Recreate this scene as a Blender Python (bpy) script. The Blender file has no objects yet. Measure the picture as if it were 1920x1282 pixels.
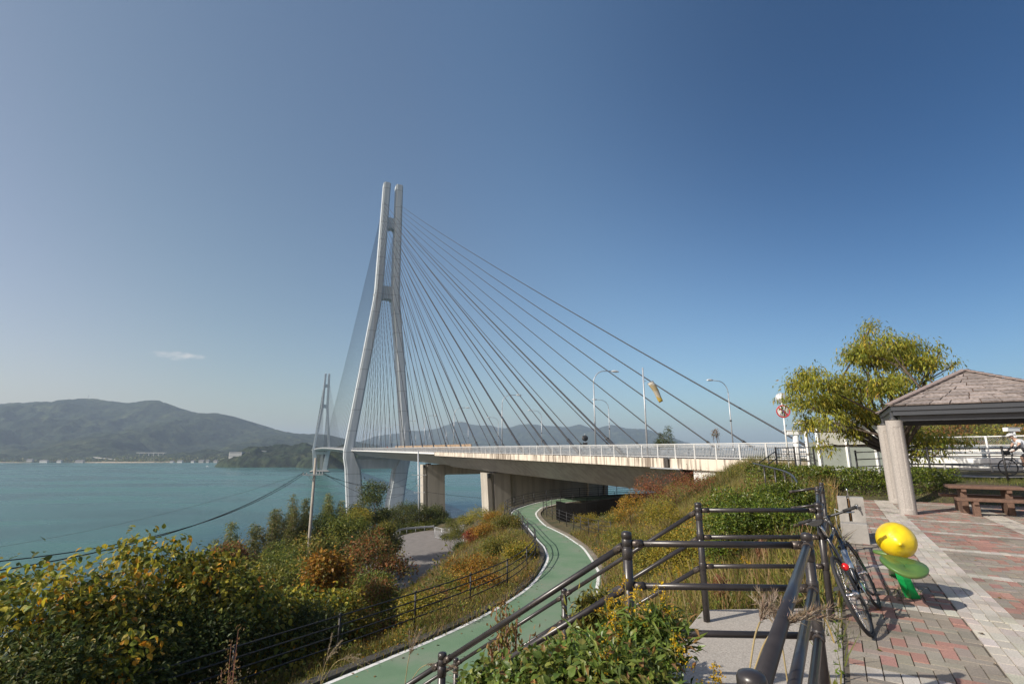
import bpy, math, random
import numpy as np
from mathutils import Vector, Matrix
R = math.radians
C = bpy.context.scene.collection
rnd = random.Random(7)
rng = np.random.default_rng(11)
# ------------------------------------------------------------------ camera model
F = 920.0; PITCH = math.atan((842-641)/F); EYE = 1.6
CP, SP = math.cos(PITCH), math.sin(PITCH)
def ray(px, py):
    dx, dy = px-960.0, py-641.0
    return dx, F*CP+dy*SP, F*SP-dy*CP
def at(px, py, Y):                        # point at distance Y in front of the camera
    a, b, c = ray(px, py); t = Y/b
    return Vector((a*t, Y, EYE+c*t))
def gp(px, py, z=0.0):                    # point on the level z
    a, b, c = ray(px, py); t = (z-EYE)/c
    return Vector((a*t, b*t, z))
E1 = Vector((.54, .84, 0)).normalized(); E2 = Vector((E1.y, -E1.x, 0))
def sq(s, q, z=0.0):                      # plaza coordinates: along / away from the fence
    p = E1*s+E2*q; return Vector((p.x, p.y, z))
# bridge axis
T1 = Vector((-79, 296, 0)); T2D = Vector((-428+79, 1128-296, 0)); SPAN = T2D.length
U = T2D.normalized(); W = Vector((U.y, -U.x, 0))
def BP(s, a, z=0.0):
    p = T1+U*s+W*a; return Vector((p.x, p.y, z))
def deck_z(s):
    return float(np.interp(s, [-340, -272, 0, 200, 451, 700, 902, 1250], [.78, .82, 1.1, 2.4, 3.2, 2.6, 1.5, -1.0]))
# ------------------------------------------------------------------ tagging
def tag(o, label=None, cat=None, group=None, kind=None):
    if label: o['label'] = label
    if cat: o['category'] = cat
    if group: o['group'] = group
    if kind: o['kind'] = kind
    return o
def thing(name, label, cat, loc=(0, 0, 0), rz=0.0, group=None):
    o = bpy.data.objects.new(name, None); C.objects.link(o)
    o.location = loc; o.rotation_euler = (0, 0, rz); o.empty_display_size = .2
    return tag(o, label, cat, group)
def origin_of(p):
    v = Vector((0, 0, 0))
    while p is not None:
        v = v+Vector(p.location); p = p.parent
    return v
def link(name, me, m=None, parent=None, loc=None):
    o = bpy.data.objects.new(name, me)
    if m is not None and not me.materials: me.materials.append(m)
    C.objects.link(o)
    if parent is not None: o.parent = parent
    if loc is not None: o.location = loc
    return o
def copy_tree(o, parent=None):
    c = o.copy(); C.objects.link(c); c.parent = parent
    for ch in list(o.children): copy_tree(ch, c)
    return c
# ------------------------------------------------------------------ numpy mesh
def np_mesh(name, verts, faces, col=None, smooth=False):
    """verts (n,3); faces (m,k) or a list of such arrays"""
    if not isinstance(faces, (list, tuple)): faces = [faces]
    me = bpy.data.meshes.new(name)
    verts = np.asarray(verts, dtype=np.float32)
    me.vertices.add(len(verts)); me.vertices.foreach_set('co', verts.ravel())
    loops = np.concatenate([f.ravel() for f in faces]).astype(np.int32)
    tot = np.concatenate([np.full(len(f), f.shape[1], np.int32) for f in faces])
    st = np.concatenate([[0], np.cumsum(tot)[:-1]]).astype(np.int32)
    me.loops.add(len(loops)); me.loops.foreach_set('vertex_index', loops)
    me.polygons.add(len(tot)); me.polygons.foreach_set('loop_start', st)
    try: me.polygons.foreach_set('loop_total', tot)
    except Exception: pass
    me.polygons.foreach_set('use_smooth', np.full(len(tot), bool(smooth)))
    me.update(calc_edges=True)
    if col is not None:
        ca = me.color_attributes.new('Col', 'FLOAT_COLOR', 'POINT')
        c4 = np.ones((len(verts), 4), np.float32); c4[:, :3] = col
        ca.data.foreach_set('color', c4.ravel())
    return me
# ------------------------------------------------------------------ mesh builder
class MB:
    def __init__(s): s.v = []; s.f = []; s.sm = []
    def add(s, vs, fs, smooth=False):
        n = len(s.v); s.v += [tuple(v) for v in vs]
        for f in fs: s.f.append(tuple(n+i for i in f)); s.sm.append(smooth)
        return s
    def box(s, c, size, rz=0.0, ax=None):
        """centre, full size, turned about z (or with explicit axes)"""
        hx, hy, hz = size[0]/2, size[1]/2, size[2]/2
        if ax is None:
            X = Vector((math.cos(rz), math.sin(rz), 0)); Y = Vector((-math.sin(rz), math.cos(rz), 0)); Z = Vector((0, 0, 1))
        else: X, Y, Z = ax
        c = Vector(c)
        vs = [c+X*(i*hx)+Y*(j*hy)+Z*(k*hz) for k in (-1, 1) for j in (-1, 1) for i in (-1, 1)]
        return s.add(vs, [(0, 2, 3, 1), (4, 5, 7, 6), (0, 1, 5, 4), (2, 6, 7, 3), (0, 4, 6, 2), (1, 3, 7, 5)])
    def bar(s, a, b, w, h, up=Vector((0, 0, 1))):
        a = Vector(a); b = Vector(b); d = b-a; L = d.length
        if L < 1e-6: return s
        X = d/L; Y = Vector(up).cross(X)
        if Y.length < 1e-4: Y = Vector((0, 1, 0)).cross(X)
        Y.normalize(); Z = X.cross(Y)
        return s.box((a+b)/2, (L, w, h), ax=(X, Y, Z))
    def tube(s, pts, r, n=8, caps=True, smooth=True, closed=False):
        pts = [Vector(p) for p in pts]; m = len(pts)
        rs = r if isinstance(r, (list, tuple)) else [r]*m
        base = len(s.v); ref = None
        for i, p in enumerate(pts):
            if closed: t = pts[(i+1) % m]-pts[i-1]
            elif i == 0: t = pts[1]-pts[0]
            elif i == m-1: t = pts[-1]-pts[-2]
            else: t = (pts[i+1]-p).normalized()+(p-pts[i-1]).normalized()
            if t.length < 1e-9: t = Vector((0, 0, 1))
            t.normalize()
            if ref is None:
                ref = Vector((0, 0, 1)) if abs(t.z) < .9 else Vector((1, 0, 0))
            x = ref-t*ref.dot(t)
            if x.length < 1e-5: x = Vector((1, 0, 0))-t*t.x
            x.normalize(); y = t.cross(x); ref = x
            for k in range(n):
                a = 2*math.pi*k/n
                s.v.append(tuple(p+(x*math.cos(a)+y*math.sin(a))*rs[i]))
        rg = m if closed else m-1
        for i in range(rg):
            j = (i+1) % m
            for k in range(n):
                k2 = (k+1) % n
                s.f.append((base+i*n+k, base+i*n+k2, base+j*n+k2, base+j*n+k)); s.sm.append(smooth)
        if caps and not closed:
            s.f.append(tuple(base+k for k in range(n-1, -1, -1))); s.sm.append(False)
            s.f.append(tuple(base+(m-1)*n+k for k in range(n))); s.sm.append(False)
        return s
    def lathe(s, prof, c=(0, 0, 0), n=24, axis=None, smooth=True, cap=True):
        """prof list of (radius, height)"""
        c = Vector(c)
        Z = Vector((0, 0, 1)) if axis is None else Vector(axis).normalized()
        X = Vector((1, 0, 0)) if abs(Z.x) < .9 else Vector((0, 1, 0))
        X = (X-Z*X.dot(Z)).normalized(); Y = Z.cross(X)
        base = len(s.v)
        for r, h in prof:
            for k in range(n):
                a = 2*math.pi*k/n
                s.v.append(tuple(c+Z*h+(X*math.cos(a)+Y*math.sin(a))*r))
        for i in range(len(prof)-1):
            for k in range(n):
                k2 = (k+1) % n
                s.f.append((base+i*n+k, base+i*n+k2, base+(i+1)*n+k2, base+(i+1)*n+k)); s.sm.append(smooth)
        if cap:
            s.f.append(tuple(base+k for k in range(n-1, -1, -1))); s.sm.append(False)
            s.f.append(tuple(base+(len(prof)-1)*n+k for k in range(n))); s.sm.append(False)
        return s
    def loft(s, secs, caps=True, smooth=False):
        """list of equally long rings of points"""
        n = len(secs[0]); base = len(s.v)
        for sec in secs: s.v += [tuple(p) for p in sec]
        for i in range(len(secs)-1):
            for k in range(n):
                k2 = (k+1) % n
                s.f.append((base+i*n+k, base+i*n+k2, base+(i+1)*n+k2, base+(i+1)*n+k)); s.sm.append(smooth)
        if caps:
            s.f.append(tuple(base+k for k in range(n-1, -1, -1))); s.sm.append(False)
            s.f.append(tuple(base+(len(secs)-1)*n+k for k in range(n))); s.sm.append(False)
        return s
    def prism(s, poly, d):
        d = Vector(d); return s.loft([[Vector(p) for p in poly], [Vector(p)+d for p in poly]])
    def sheet(s, A, B):
        """strip between two polylines"""
        base = len(s.v); n = len(A)
        s.v += [tuple(p) for p in A]+[tuple(p) for p in B]
        for i in range(n-1):
            s.f.append((base+i, base+i+1, base+n+i+1, base+n+i)); s.sm.append(True)
        return s
    def build(s, name, m, parent=None, loc=None, bevel=0.0, seg=2, fix=False):
        off = origin_of(parent) if parent is not None else (Vector(loc) if loc is not None else Vector((0, 0, 0)))
        me = bpy.data.meshes.new(name)
        me.from_pydata([(v[0]-off.x, v[1]-off.y, v[2]-off.z) for v in s.v], [], s.f)
        me.polygons.foreach_set('use_smooth', s.sm)
        if fix:
            import bmesh
            bm = bmesh.new(); bm.from_mesh(me); bmesh.ops.recalc_face_normals(bm, faces=bm.faces); bm.to_mesh(me); bm.free()
        me.materials.append(m); me.update()
        o = bpy.data.objects.new(name, me); C.objects.link(o)
        if parent is not None: o.parent = parent
        elif loc is not None: o.location = loc
        if bevel > 0:
            b = o.modifiers.new('bevel', 'BEVEL'); b.width = bevel; b.segments = seg; b.limit_method = 'ANGLE'; b.angle_limit = R(40)
        return o
# ------------------------------------------------------------------ materials
def new_mat(name):
    m = bpy.data.materials.new(name); m.use_nodes = True
    nt = m.node_tree; b = nt.nodes['Principled BSDF']
    return m, nt, b
def N(nt, t, **kw):
    n = nt.nodes.new(t)
    for k, v in kw.items(): setattr(n, k, v)
    return n
def ramp(nt, stops):
    r = nt.nodes.new('ShaderNodeValToRGB'); e = r.color_ramp.elements
    while len(e) < len(stops): e.new(.5)
    for i, (p, c) in enumerate(stops):
        e[i].position = p; e[i].color = (*c, 1) if len(c) == 3 else c
    return r
def mat(name, col, rough=.6, metal=0.0, var=.15, scale=6.0, bump=0.0, bscale=None, col2=None, world=False, spec=.5, coat=0.0, stretch=None):
    """a principled surface whose colour drifts with noise between darker and lighter (or col and col2)"""
    m, nt, b = new_mat(name)
    L = nt.links.new
    if world: src = N(nt, 'ShaderNodeNewGeometry').outputs['Position']
    else: src = N(nt, 'ShaderNodeTexCoord').outputs['Object']
    if stretch:
        mp = N(nt, 'ShaderNodeMapping'); mp.inputs['Scale'].default_value = stretch; L(src, mp.inputs['Vector']); src = mp.outputs[0]
    nz = N(nt, 'ShaderNodeTexNoise'); nz.inputs['Scale'].default_value = scale; nz.inputs['Detail'].default_value = 6; nz.inputs['Roughness'].default_value = .65
    L(src, nz.inputs['Vector'])
    c = Vector(col)
    lo = c*(1-var) if col2 is None else c; hi = c*(1+var) if col2 is None else Vector(col2)
    rp = ramp(nt, [(.3, tuple(lo)), (.7, tuple(hi))]); L(nz.outputs['Fac'], rp.inputs[0]); L(rp.outputs[0], b.inputs['Base Color'])
    b.inputs['Roughness'].default_value = rough; b.inputs['Metallic'].default_value = metal
    b.inputs['Specular IOR Level'].default_value = spec; b.inputs['Coat Weight'].default_value = coat
    if bump > 0:
        n2 = N(nt, 'ShaderNodeTexNoise'); n2.inputs['Scale'].default_value = bscale or scale*4; n2.inputs['Detail'].default_value = 5
        L(src, n2.inputs['Vector'])
        bp = N(nt, 'ShaderNodeBump'); bp.inputs['Strength'].default_value = 1.0; bp.inputs['Distance'].default_value = bump
        L(n2.outputs['Fac'], bp.inputs['Height']); L(bp.outputs[0], b.inputs['Normal'])
    return m
def leaf_mat(name, rough=.5, trans=.35, gain=1.0, hue=.009, val=.15):
    """leaf colour comes from each leaf's own colour attribute, drifting a little from plant to plant"""
    m, nt, b = new_mat(name); L = nt.links.new
    at_ = N(nt, 'ShaderNodeAttribute', attribute_name='Col')
    oi = N(nt, 'ShaderNodeObjectInfo')
    hs = N(nt, 'ShaderNodeHueSaturation')
    m1 = N(nt, 'ShaderNodeMapRange'); m1.inputs['To Min'].default_value = .5-hue; m1.inputs['To Max'].default_value = .5+hue
    m2 = N(nt, 'ShaderNodeMapRange'); m2.inputs['To Min'].default_value = gain*(1-val); m2.inputs['To Max'].default_value = gain*(1+val)
    L(oi.outputs['Random'], m1.inputs['Value']); L(oi.outputs['Random'], m2.inputs['Value'])
    L(m1.outputs[0], hs.inputs['Hue']); L(m2.outputs[0], hs.inputs['Value']); L(at_.outputs['Color'], hs.inputs['Color'])
    L(hs.outputs[0], b.inputs['Base Color']); b.inputs['Roughness'].default_value = rough; b.inputs['Specular IOR Level'].default_value = .35
    tr = N(nt, 'ShaderNodeBsdfTranslucent'); L(hs.outputs[0], tr.inputs['Color'])
    mx = N(nt, 'ShaderNodeMixShader'); mx.inputs[0].default_value = trans
    L(b.outputs[0], mx.inputs[1]); L(tr.outputs[0], mx.inputs[2])
    L(mx.outputs[0], nt.nodes['Material Output'].inputs['Surface'])
    return m
M = {}
def tower_mat():
    # painted steel with a site joint every twelve metres and faint rain streaks
    m, nt, b = new_mat('tower_paint'); L = nt.links.new
    ps = N(nt, 'ShaderNodeNewGeometry').outputs['Position']; sp = N(nt, 'ShaderNodeSeparateXYZ'); L(ps, sp.inputs[0])
    d = N(nt, 'ShaderNodeMath', operation='DIVIDE'); d.inputs[1].default_value = 12; L(sp.outputs['Z'], d.inputs[0])
    f = N(nt, 'ShaderNodeMath', operation='FRACT'); L(d.outputs[0], f.inputs[0])
    r = ramp(nt, [(0, (.62,)*3), (.035, (1,)*3), (.97, (1,)*3), (1, (.62,)*3)]); L(f.outputs[0], r.inputs[0])
    mp = N(nt, 'ShaderNodeMapping'); mp.inputs['Scale'].default_value = (.5, .5, .03); L(ps, mp.inputs[0])
    n1 = N(nt, 'ShaderNodeTexNoise'); n1.inputs['Scale'].default_value = 1; n1.inputs['Detail'].default_value = 5; L(mp.outputs[0], n1.inputs['Vector'])
    r2 = ramp(nt, [(.35, (.43, .465, .475)), (.65, (.54, .575, .59))]); L(n1.outputs['Fac'], r2.inputs[0])
    mx = N(nt, 'ShaderNodeMix', data_type='RGBA', blend_type='MULTIPLY'); mx.inputs['Factor'].default_value = 1; L(r.outputs[0], mx.inputs['A']); L(r2.outputs[0], mx.inputs['B'])
    L(mx.outputs['Result'], b.inputs['Base Color']); b.inputs['Roughness'].default_value = .5
    return m
M['tower'] = tower_mat()
M['girder'] = mat('girder_paint', (.33, .34, .33), .55, var=.10, scale=.25)
M['concrete'] = mat('pier_concrete', (.36, .33, .28), .85, var=.18, scale=.35, bump=.01, bscale=6, world=True)
M['concrete_pale'] = mat('pale_concrete', (.46, .44, .40), .85, var=.18, scale=2.2, bump=.004, bscale=60)
M['aggregate'] = mat('washed_aggregate', (.24, .215, .185), .9, scale=75, col2=(.48, .44, .39), bump=.004, bscale=110, world=True)
M['white_steel'] = mat('white_steel', (.72, .73, .72), .4, var=.06, scale=3)
M['galv'] = mat('galvanised_steel', (.45, .47, .49), .45, metal=.35, var=.12, scale=4)
M['cable'] = mat('cable_sheath', (.035, .038, .045), .6, var=.06, scale=.2)
M['black_pipe'] = mat('dark_pipe_paint', (.030, .026, .026), .34, var=.25, scale=9, bump=.0006, bscale=40, spec=.6)
M['black_fence'] = mat('dark_fence_paint', (.020, .019, .020), .5, var=.2, scale=3)
M['bolt'] = mat('worn_steel_bolt', (.30, .27, .25), .4, metal=.8, var=.3, scale=40)
M['asphalt'] = mat('old_asphalt', (.185, .17, .16), .9, var=.18, scale=.8, bump=.006, bscale=80, world=True)
M['road'] = mat('road_asphalt', (.09, .09, .09), .9, var=.15, scale=.6, world=True)
M['line'] = mat('road_line_paint', (.72, .72, .69), .7, var=.16, scale=5, world=True)
M['bark'] = mat('bark', (.10, .075, .055), .9, var=.35, scale=8, bump=.01, bscale=30)
M['bark_pale'] = mat('pale_bark', (.20, .17, .13), .85, var=.3, scale=8, bump=.006, bscale=30)
M['wood'] = mat('weathered_brown_wood', (.13, .075, .052), .75, var=.3, scale=3, bump=.003, bscale=30, stretch=(1, 8, 8))
M['dark_metal'] = mat('dark_grey_metal', (.045, .047, .05), .45, var=.15, scale=5)
M['rubber'] = mat('rubber', (.022, .022, .023), .75, var=.2, scale=20)
M['chrome'] = mat('chrome', (.62, .62, .62), .16, metal=1, var=.05, scale=20)
M['bike_paint'] = mat('bike_paint', (.018, .020, .028), .25, var=.1, scale=20, coat=.6)
M['wire'] = mat('wire_sheath', (.03, .03, .032), .7, var=.1, scale=2)
M['pole_concrete'] = mat('pole_concrete', (.30, .27, .23), .85, var=.15, scale=1.5)
M['leaf'] = leaf_mat('leaf', gain=1.25, trans=.42)
M['leaf_glossy'] = leaf_mat('glossy_leaf', rough=.38, trans=.25, gain=1.15)
M['grass'] = leaf_mat('grass_blade', rough=.6, trans=.4)
# ================================================================== camera, light, sky
sc = bpy.context.scene
cam = bpy.data.cameras.new('camera'); cam.sensor_width = 36; cam.lens = F/1920*36; cam.clip_end = 40000; cam.clip_start = .05
co = bpy.data.objects.new('camera', cam); C.objects.link(co); co.location = (0, 0, EYE); co.rotation_euler = (math.pi/2+PITCH, 0, 0)
sc.camera = co
SUN_EL = R(35); SUN_TO = Vector((-.90, -.435, 0)).normalized()      # towards the sun
SUN_V = (SUN_TO*math.cos(SUN_EL)+Vector((0, 0, math.sin(SUN_EL)))).normalized()
sun = bpy.data.lights.new('sun', 'SUN'); sun.energy = 5.0; sun.angle = R(.53); sun.color = (1, .93, .82)
so = bpy.data.objects.new('sun', sun); C.objects.link(so); so.rotation_euler = SUN_V.to_track_quat('Z', 'Y').to_euler()
wd = bpy.data.worlds.new('World'); sc.world = wd; wd.use_nodes = True
nt = wd.node_tree; bg = nt.nodes['Background']
sky = nt.nodes.new('ShaderNodeTexSky'); sky.sky_type = 'NISHITA'; sky.sun_disc = False
sky.sun_elevation = SUN_EL; sky.sun_rotation = math.atan2(SUN_TO.x, SUN_TO.y)
sky.altitude = 0; sky.air_density = 1.0; sky.dust_density = 1.6; sky.ozone_density = 2.6
bg.inputs['Strength'].default_value = .114
# one wisp of cloud low in the sky, and nothing else
tc = N(nt, 'ShaderNodeTexCoord')
cd = Vector(ray(334, 667)).normalized(); side = cd.cross(Vector((0, 0, 1))).normalized(); upv = side.cross(cd)
def dotn(vec):
    d = N(nt, 'ShaderNodeVectorMath', operation='DOT_PRODUCT'); nt.links.new(tc.outputs['Generated'], d.inputs[0]); d.inputs[1].default_value = vec; return d.outputs['Value']
def mth(op, a, b=None, clamp=False):
    n = N(nt, 'ShaderNodeMath', operation=op, use_clamp=clamp)
    for i, x in enumerate((a, b)):
        if x is None: continue
        if isinstance(x, (int, float)): n.inputs[i].default_value = x
        else: nt.links.new(x, n.inputs[i])
    return n.outputs[0]
sx = mth('DIVIDE', dotn(side), .042); sy = mth('DIVIDE', dotn(upv), .0085)
r2 = mth('ADD', mth('MULTIPLY', sx, sx), mth('MULTIPLY', sy, sy))
front = mth('GREATER_THAN', dotn(cd), .5)
nz = N(nt, 'ShaderNodeTexNoise'); nz.inputs['Scale'].default_value = 55; nz.inputs['Detail'].default_value = 6
mpn = N(nt, 'ShaderNodeMapping'); mpn.inputs['Scale'].default_value = (1, 1, 2.4); nt.links.new(tc.outputs['Generated'], mpn.inputs[0]); nt.links.new(mpn.outputs[0], nz.inputs['Vector'])
dens = mth('MULTIPLY', mth('SUBTRACT', mth('MULTIPLY', nz.outputs['Fac'], 2.1), mth('ADD', mth('MULTIPLY', r2, .8), .42), True), front)
mixc = N(nt, 'ShaderNodeMix', data_type='RGBA')
nt.links.new(mth('MULTIPLY', dens, .42), mixc.inputs['Factor'])
# the sky is deepest high up and away from the sun, warm and pale low on the sun's side
gr = ramp(nt, [(0, (1.19/2, .98/2, .88/2)), (.22, (1.04/2, .985/2, .83/2)), (.62, (.97/2, 1.02/2, 1.01/2)), (.76, (.89/2, 1.045/2, 1.06/2)), (.88, (.60/2, .80/2, .92/2)), (1, (.10/2, .34/2, .55/2))]); gr.color_ramp.interpolation = 'B_SPLINE'
nt.links.new(dotn(Vector((.645, .524, .557))), gr.inputs[0])
gm = N(nt, 'ShaderNodeMix', data_type='RGBA', blend_type='MULTIPLY'); gm.inputs['Factor'].default_value = 1
g2 = N(nt, 'ShaderNodeMix', data_type='RGBA', blend_type='MULTIPLY'); g2.inputs['Factor'].default_value = 1; g2.inputs['B'].default_value = (2, 2, 2, 1)
nt.links.new(gr.outputs[0], g2.inputs['A']); nt.links.new(sky.outputs[0], gm.inputs['A']); nt.links.new(g2.outputs['Result'], gm.inputs['B'])
nt.links.new(gm.outputs['Result'], mixc.inputs['A']); mixc.inputs['B'].default_value = (8.6, 7.6, 6.9, 1)
nt.links.new(mixc.outputs['Result'], bg.inputs['Color'])
sc.view_settings.view_transform = 'Standard'; sc.view_settings.look = 'None'; sc.view_settings.gamma = 1; sc.view_settings.exposure = .2
sc.cycles.max_bounces = 6; sc.cycles.transparent_max_bounces = 8; sc.cycles.volume_bounces = 0
sc.cycles.use_denoising = True
try: sc.cycles.volume_step_rate = 10
except Exception: pass
SEA = -48.0
# ================================================================== path outline (level -5)
PZ = -5.0
PL = [Vector((-19.5, -2.5, PZ)), Vector((-14.5, 4.2, PZ)), Vector((-9.6, 10.6, PZ))]+[gp(x, y, PZ) for x, y in
      ((600, 1282), (740, 1225), (859, 1174), (949, 1126), (996, 1091), (1020, 1055), (1022, 1040), (1016, 1025), (1005, 1013), (991, 995), (978, 980), (957, 968), (957, 961), (966, 954), (979, 949.5), (993, 945), (1020, 939), (1062, 933.5))]
PL += [PL[-1]+Vector((9, 5, 0)), PL[-1]+Vector((22, 10, 0))]
PR = [Vector((-16.6, -4.6, PZ)), Vector((-11.8, 1.8, PZ)), Vector((-7.0, 8.4, PZ)), Vector((-3.0, 13.4, PZ)), Vector((-.7, 16.0, PZ)), Vector((1.6, 19.2, PZ)), Vector((3.6, 23.4, PZ))]+[gp(x, y, PZ) for x, y in
      ((1127, 1079), (1121, 1061), (1098, 1028), (1080, 1015), (1062, 1003), (1040, 992), (1023, 983), (1008, 966), (1011, 957), (1026, 949), (1080, 940))]
PR += [PR[-1]+Vector((9, 4.6, 0)), PR[-1]+Vector((22, 9.5, 0))]
def catmull(P, k=6):
    out = []
    for i in range(len(P)-1):
        p0, p1, p2, p3 = P[max(i-1, 0)], P[i], P[i+1], P[min(i+2, len(P)-1)]
        for j in range(k):
            t = j/k
            out.append(.5*((2*p1)+(p2-p0)*t+(2*p0-5*p1+4*p2-p3)*t*t+(3*p1-p0-3*p2+p3)*t**3))
    return out+[P[-1]]
def resample(P, n):
    d = [0]
    for a, b in zip(P[:-1], P[1:]): d.append(d[-1]+(b-a).length)
    A = np.array([tuple(p) for p in P]); t = np.linspace(0, d[-1], n)
    return [Vector((float(np.interp(x, d, A[:, 0])), float(np.interp(x, d, A[:, 1])), float(np.interp(x, d, A[:, 2])))) for x in t]
PLs = resample(catmull(PL), 240); PRs = resample(catmull(PR), 240)
def offset(P, d):
    """shift a polyline sideways: positive to its left"""
    out = []
    for i, p in enumerate(P):
        t = (P[min(i+1, len(P)-1)]-P[max(i-1, 0)]); t.z = 0; t.normalize()
        out.append(p+Vector((-t.y, t.x, 0))*d)
    return out
# ================================================================== terrain
cps = []
def cp(x, y, z): cps.append((x, y, z))
for s in range(-8, 19, 3):
    for q, z in ((-.3, -.06), (3, -.06), (8, -.06), (15, -.05)):
        p = sq(s, q); cp(p.x, p.y, z+(max(0, s-14)*.05 if q > 5 else 0))
for s in range(-6, 15, 4):
    for q, z in ((-1.4, -.28), (-4, -2.0), (-7, -3.95)):
        p = sq(s, q); cp(p.x, p.y, z)
for s, q, z in ((18, -1.5, -.1), (22, -2.2, 0), (26, -3, .2), (33, -4.4, .3), (18, -5, -1.6), (22, -6, -2.0), (26, -7, -2.1), (33, -9.5, -2.7), (38, -8, -.7), (38, -12, -3.2)):
    p = sq(s, q); cp(p.x, p.y, z)
for p in PLs[::8]+PRs[::8]: cp(p.x, p.y, PZ-.07)
for d, z, k in ((1.2, -5.12, 7), (3.2, -6.0, 9), (7, -8.2, 11), (14, -12, 16)):
    for p in offset(PLs, d)[::k]:
        if p.y < 48 and p.x < 3: cp(p.x, p.y, z)
PARK = -12.4
for x, y in ((-14, 75), (-9, 75), (-20, 86), (-14, 92), (-11, 61), (-17, 66), (-24, 80), (-20, 74)): cp(x, y, PARK)
for x, y, z in ((-5, 88, -9.3), (6, 92, -9.4), (17, 97, -9.5), (-24, 133, -17), (-10, 138, -17.5), (2, 143, -17.5), (-3, 75, -8.6), (-1.5, 62, -5.4), (0, 70, -6.4), (-4, 66, -9.6),
                (10, 60, -5.0), (16, 58, -4.4), (20, 52, -3.4), (15, 45.5, -2.3), (25, 62, -4), (14, 75, -5.3), (22, 84, -6.2), (30, 72, -5.5), (40, 60, -1), (38, 45, .3), (13, 40, -1.1), (16, 39, .2), (9, 50, -4.4),
                (-45, 60, -22), (-60, 60, -30), (-90, 70, -50), (-60, 150, -44), (-40, 200, -47), (0, 200, -42), (30, 180, -37), (60, 150, -28), (80, 100, -5), (100, 60, 0), (120, 20, 1), (0, 262, -53), (-80, 250, -55), (60, 260, -54), (150, 200, -54),
                (-130, 40, -54), (-100, 0, -48), (-60, 0, -30), (-35, 0, -17), (-150, 120, -56), (-18, 112, -14.5), (-50, 110, -31), (-36, 78, -17), (-32, 45, -16.5), (-26, 28, -14), (20, 120, -15), (45, 110, -13),
                (30, 10, .3), (30, 25, .5), (50, 20, .6), (20, 21, .42), (60, 0, 0), (16, 25, .3), (24, 30, .6), (70, 40, .8), (95, 0, 1), (120, -15, 1), (12, 22, .15), (20, 36, .5), (30, 40, .5), (-22, 62, -12.8), (-30, 60, -15),
                (150, 290, -58), (-165, 290, -58), (0, 300, -58), (-165, -15, -58), (150, 100, -2), (150, 0, 2), (-40, -15, -16), (0, -15, -.3), (15, -15, 0)): cp(x, y, z)
for x, y, z in ((-7, 55, -10.8), (-7, 62, -12), (-6.5, 48, -9.6), (-9, 56, -12), (-8, 50, -10.6), (-6, 43, -8.6), (-12, 52, -12.2), (-10, 46, -10.8)): cp(x, y, z)
for s_ in range(-350, -286, 8):
    for a_, z_ in ((-11.5, .74), (-13.5, .66), (-16.5, .5)):
        p = BP(s_, a_); cp(p.x, p.y, z_)
for s_ in (-284, -279): p = BP(s_, -15.5); cp(p.x, p.y, .45)
CPA = np.array(cps); cx = CPA[:, :2]
_, ui = np.unique(np.round(cx, 2), axis=0, return_index=True); CPA = CPA[ui]; cx = CPA[:, :2]
Kd = np.linalg.norm(cx[:, None]-cx[None], axis=2); np.fill_diagonal(Kd, Kd.diagonal())
mu = CPA[:, 2].mean(); wts = np.linalg.solve(Kd+1e-6*np.eye(len(cx)), CPA[:, 2]-mu)
def seg_dist(X, Y, P):
    """distance from points to a polyline"""
    A = np.array([(p.x, p.y) for p in P]); best = np.full(X.shape, 1e9)
    for i in range(len(A)-1):
        a, b = A[i], A[i+1]; ab = b-a; L = (ab**2).sum()+1e-12
        t = np.clip(((X-a[0])*ab[0]+(Y-a[1])*ab[1])/L, 0, 1)
        best = np.minimum(best, np.hypot(X-a[0]-ab[0]*t, Y-a[1]-ab[1]*t))
    return best
PCs = [(a+b)/2 for a, b in zip(resample(PLs, 60), resample(PRs, 60))]
def vnoise(X, Y, f, seed=0):
    """smooth value noise"""
    X = np.asarray(X)*f; Y = np.asarray(Y)*f
    xi = np.floor(X).astype(int); yi = np.floor(Y).astype(int); xf = X-xi; yf = Y-yi
    def h(a, b):
        n = np.sin(a*127.1+b*311.7+seed*74.7)*43758.5453; return n-np.floor(n)
    u = xf*xf*(3-2*xf); v = yf*yf*(3-2*yf)
    return (h(xi, yi)*(1-u)+h(xi+1, yi)*u)*(1-v)+(h(xi, yi+1)*(1-u)+h(xi+1, yi+1)*u)*v
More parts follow.
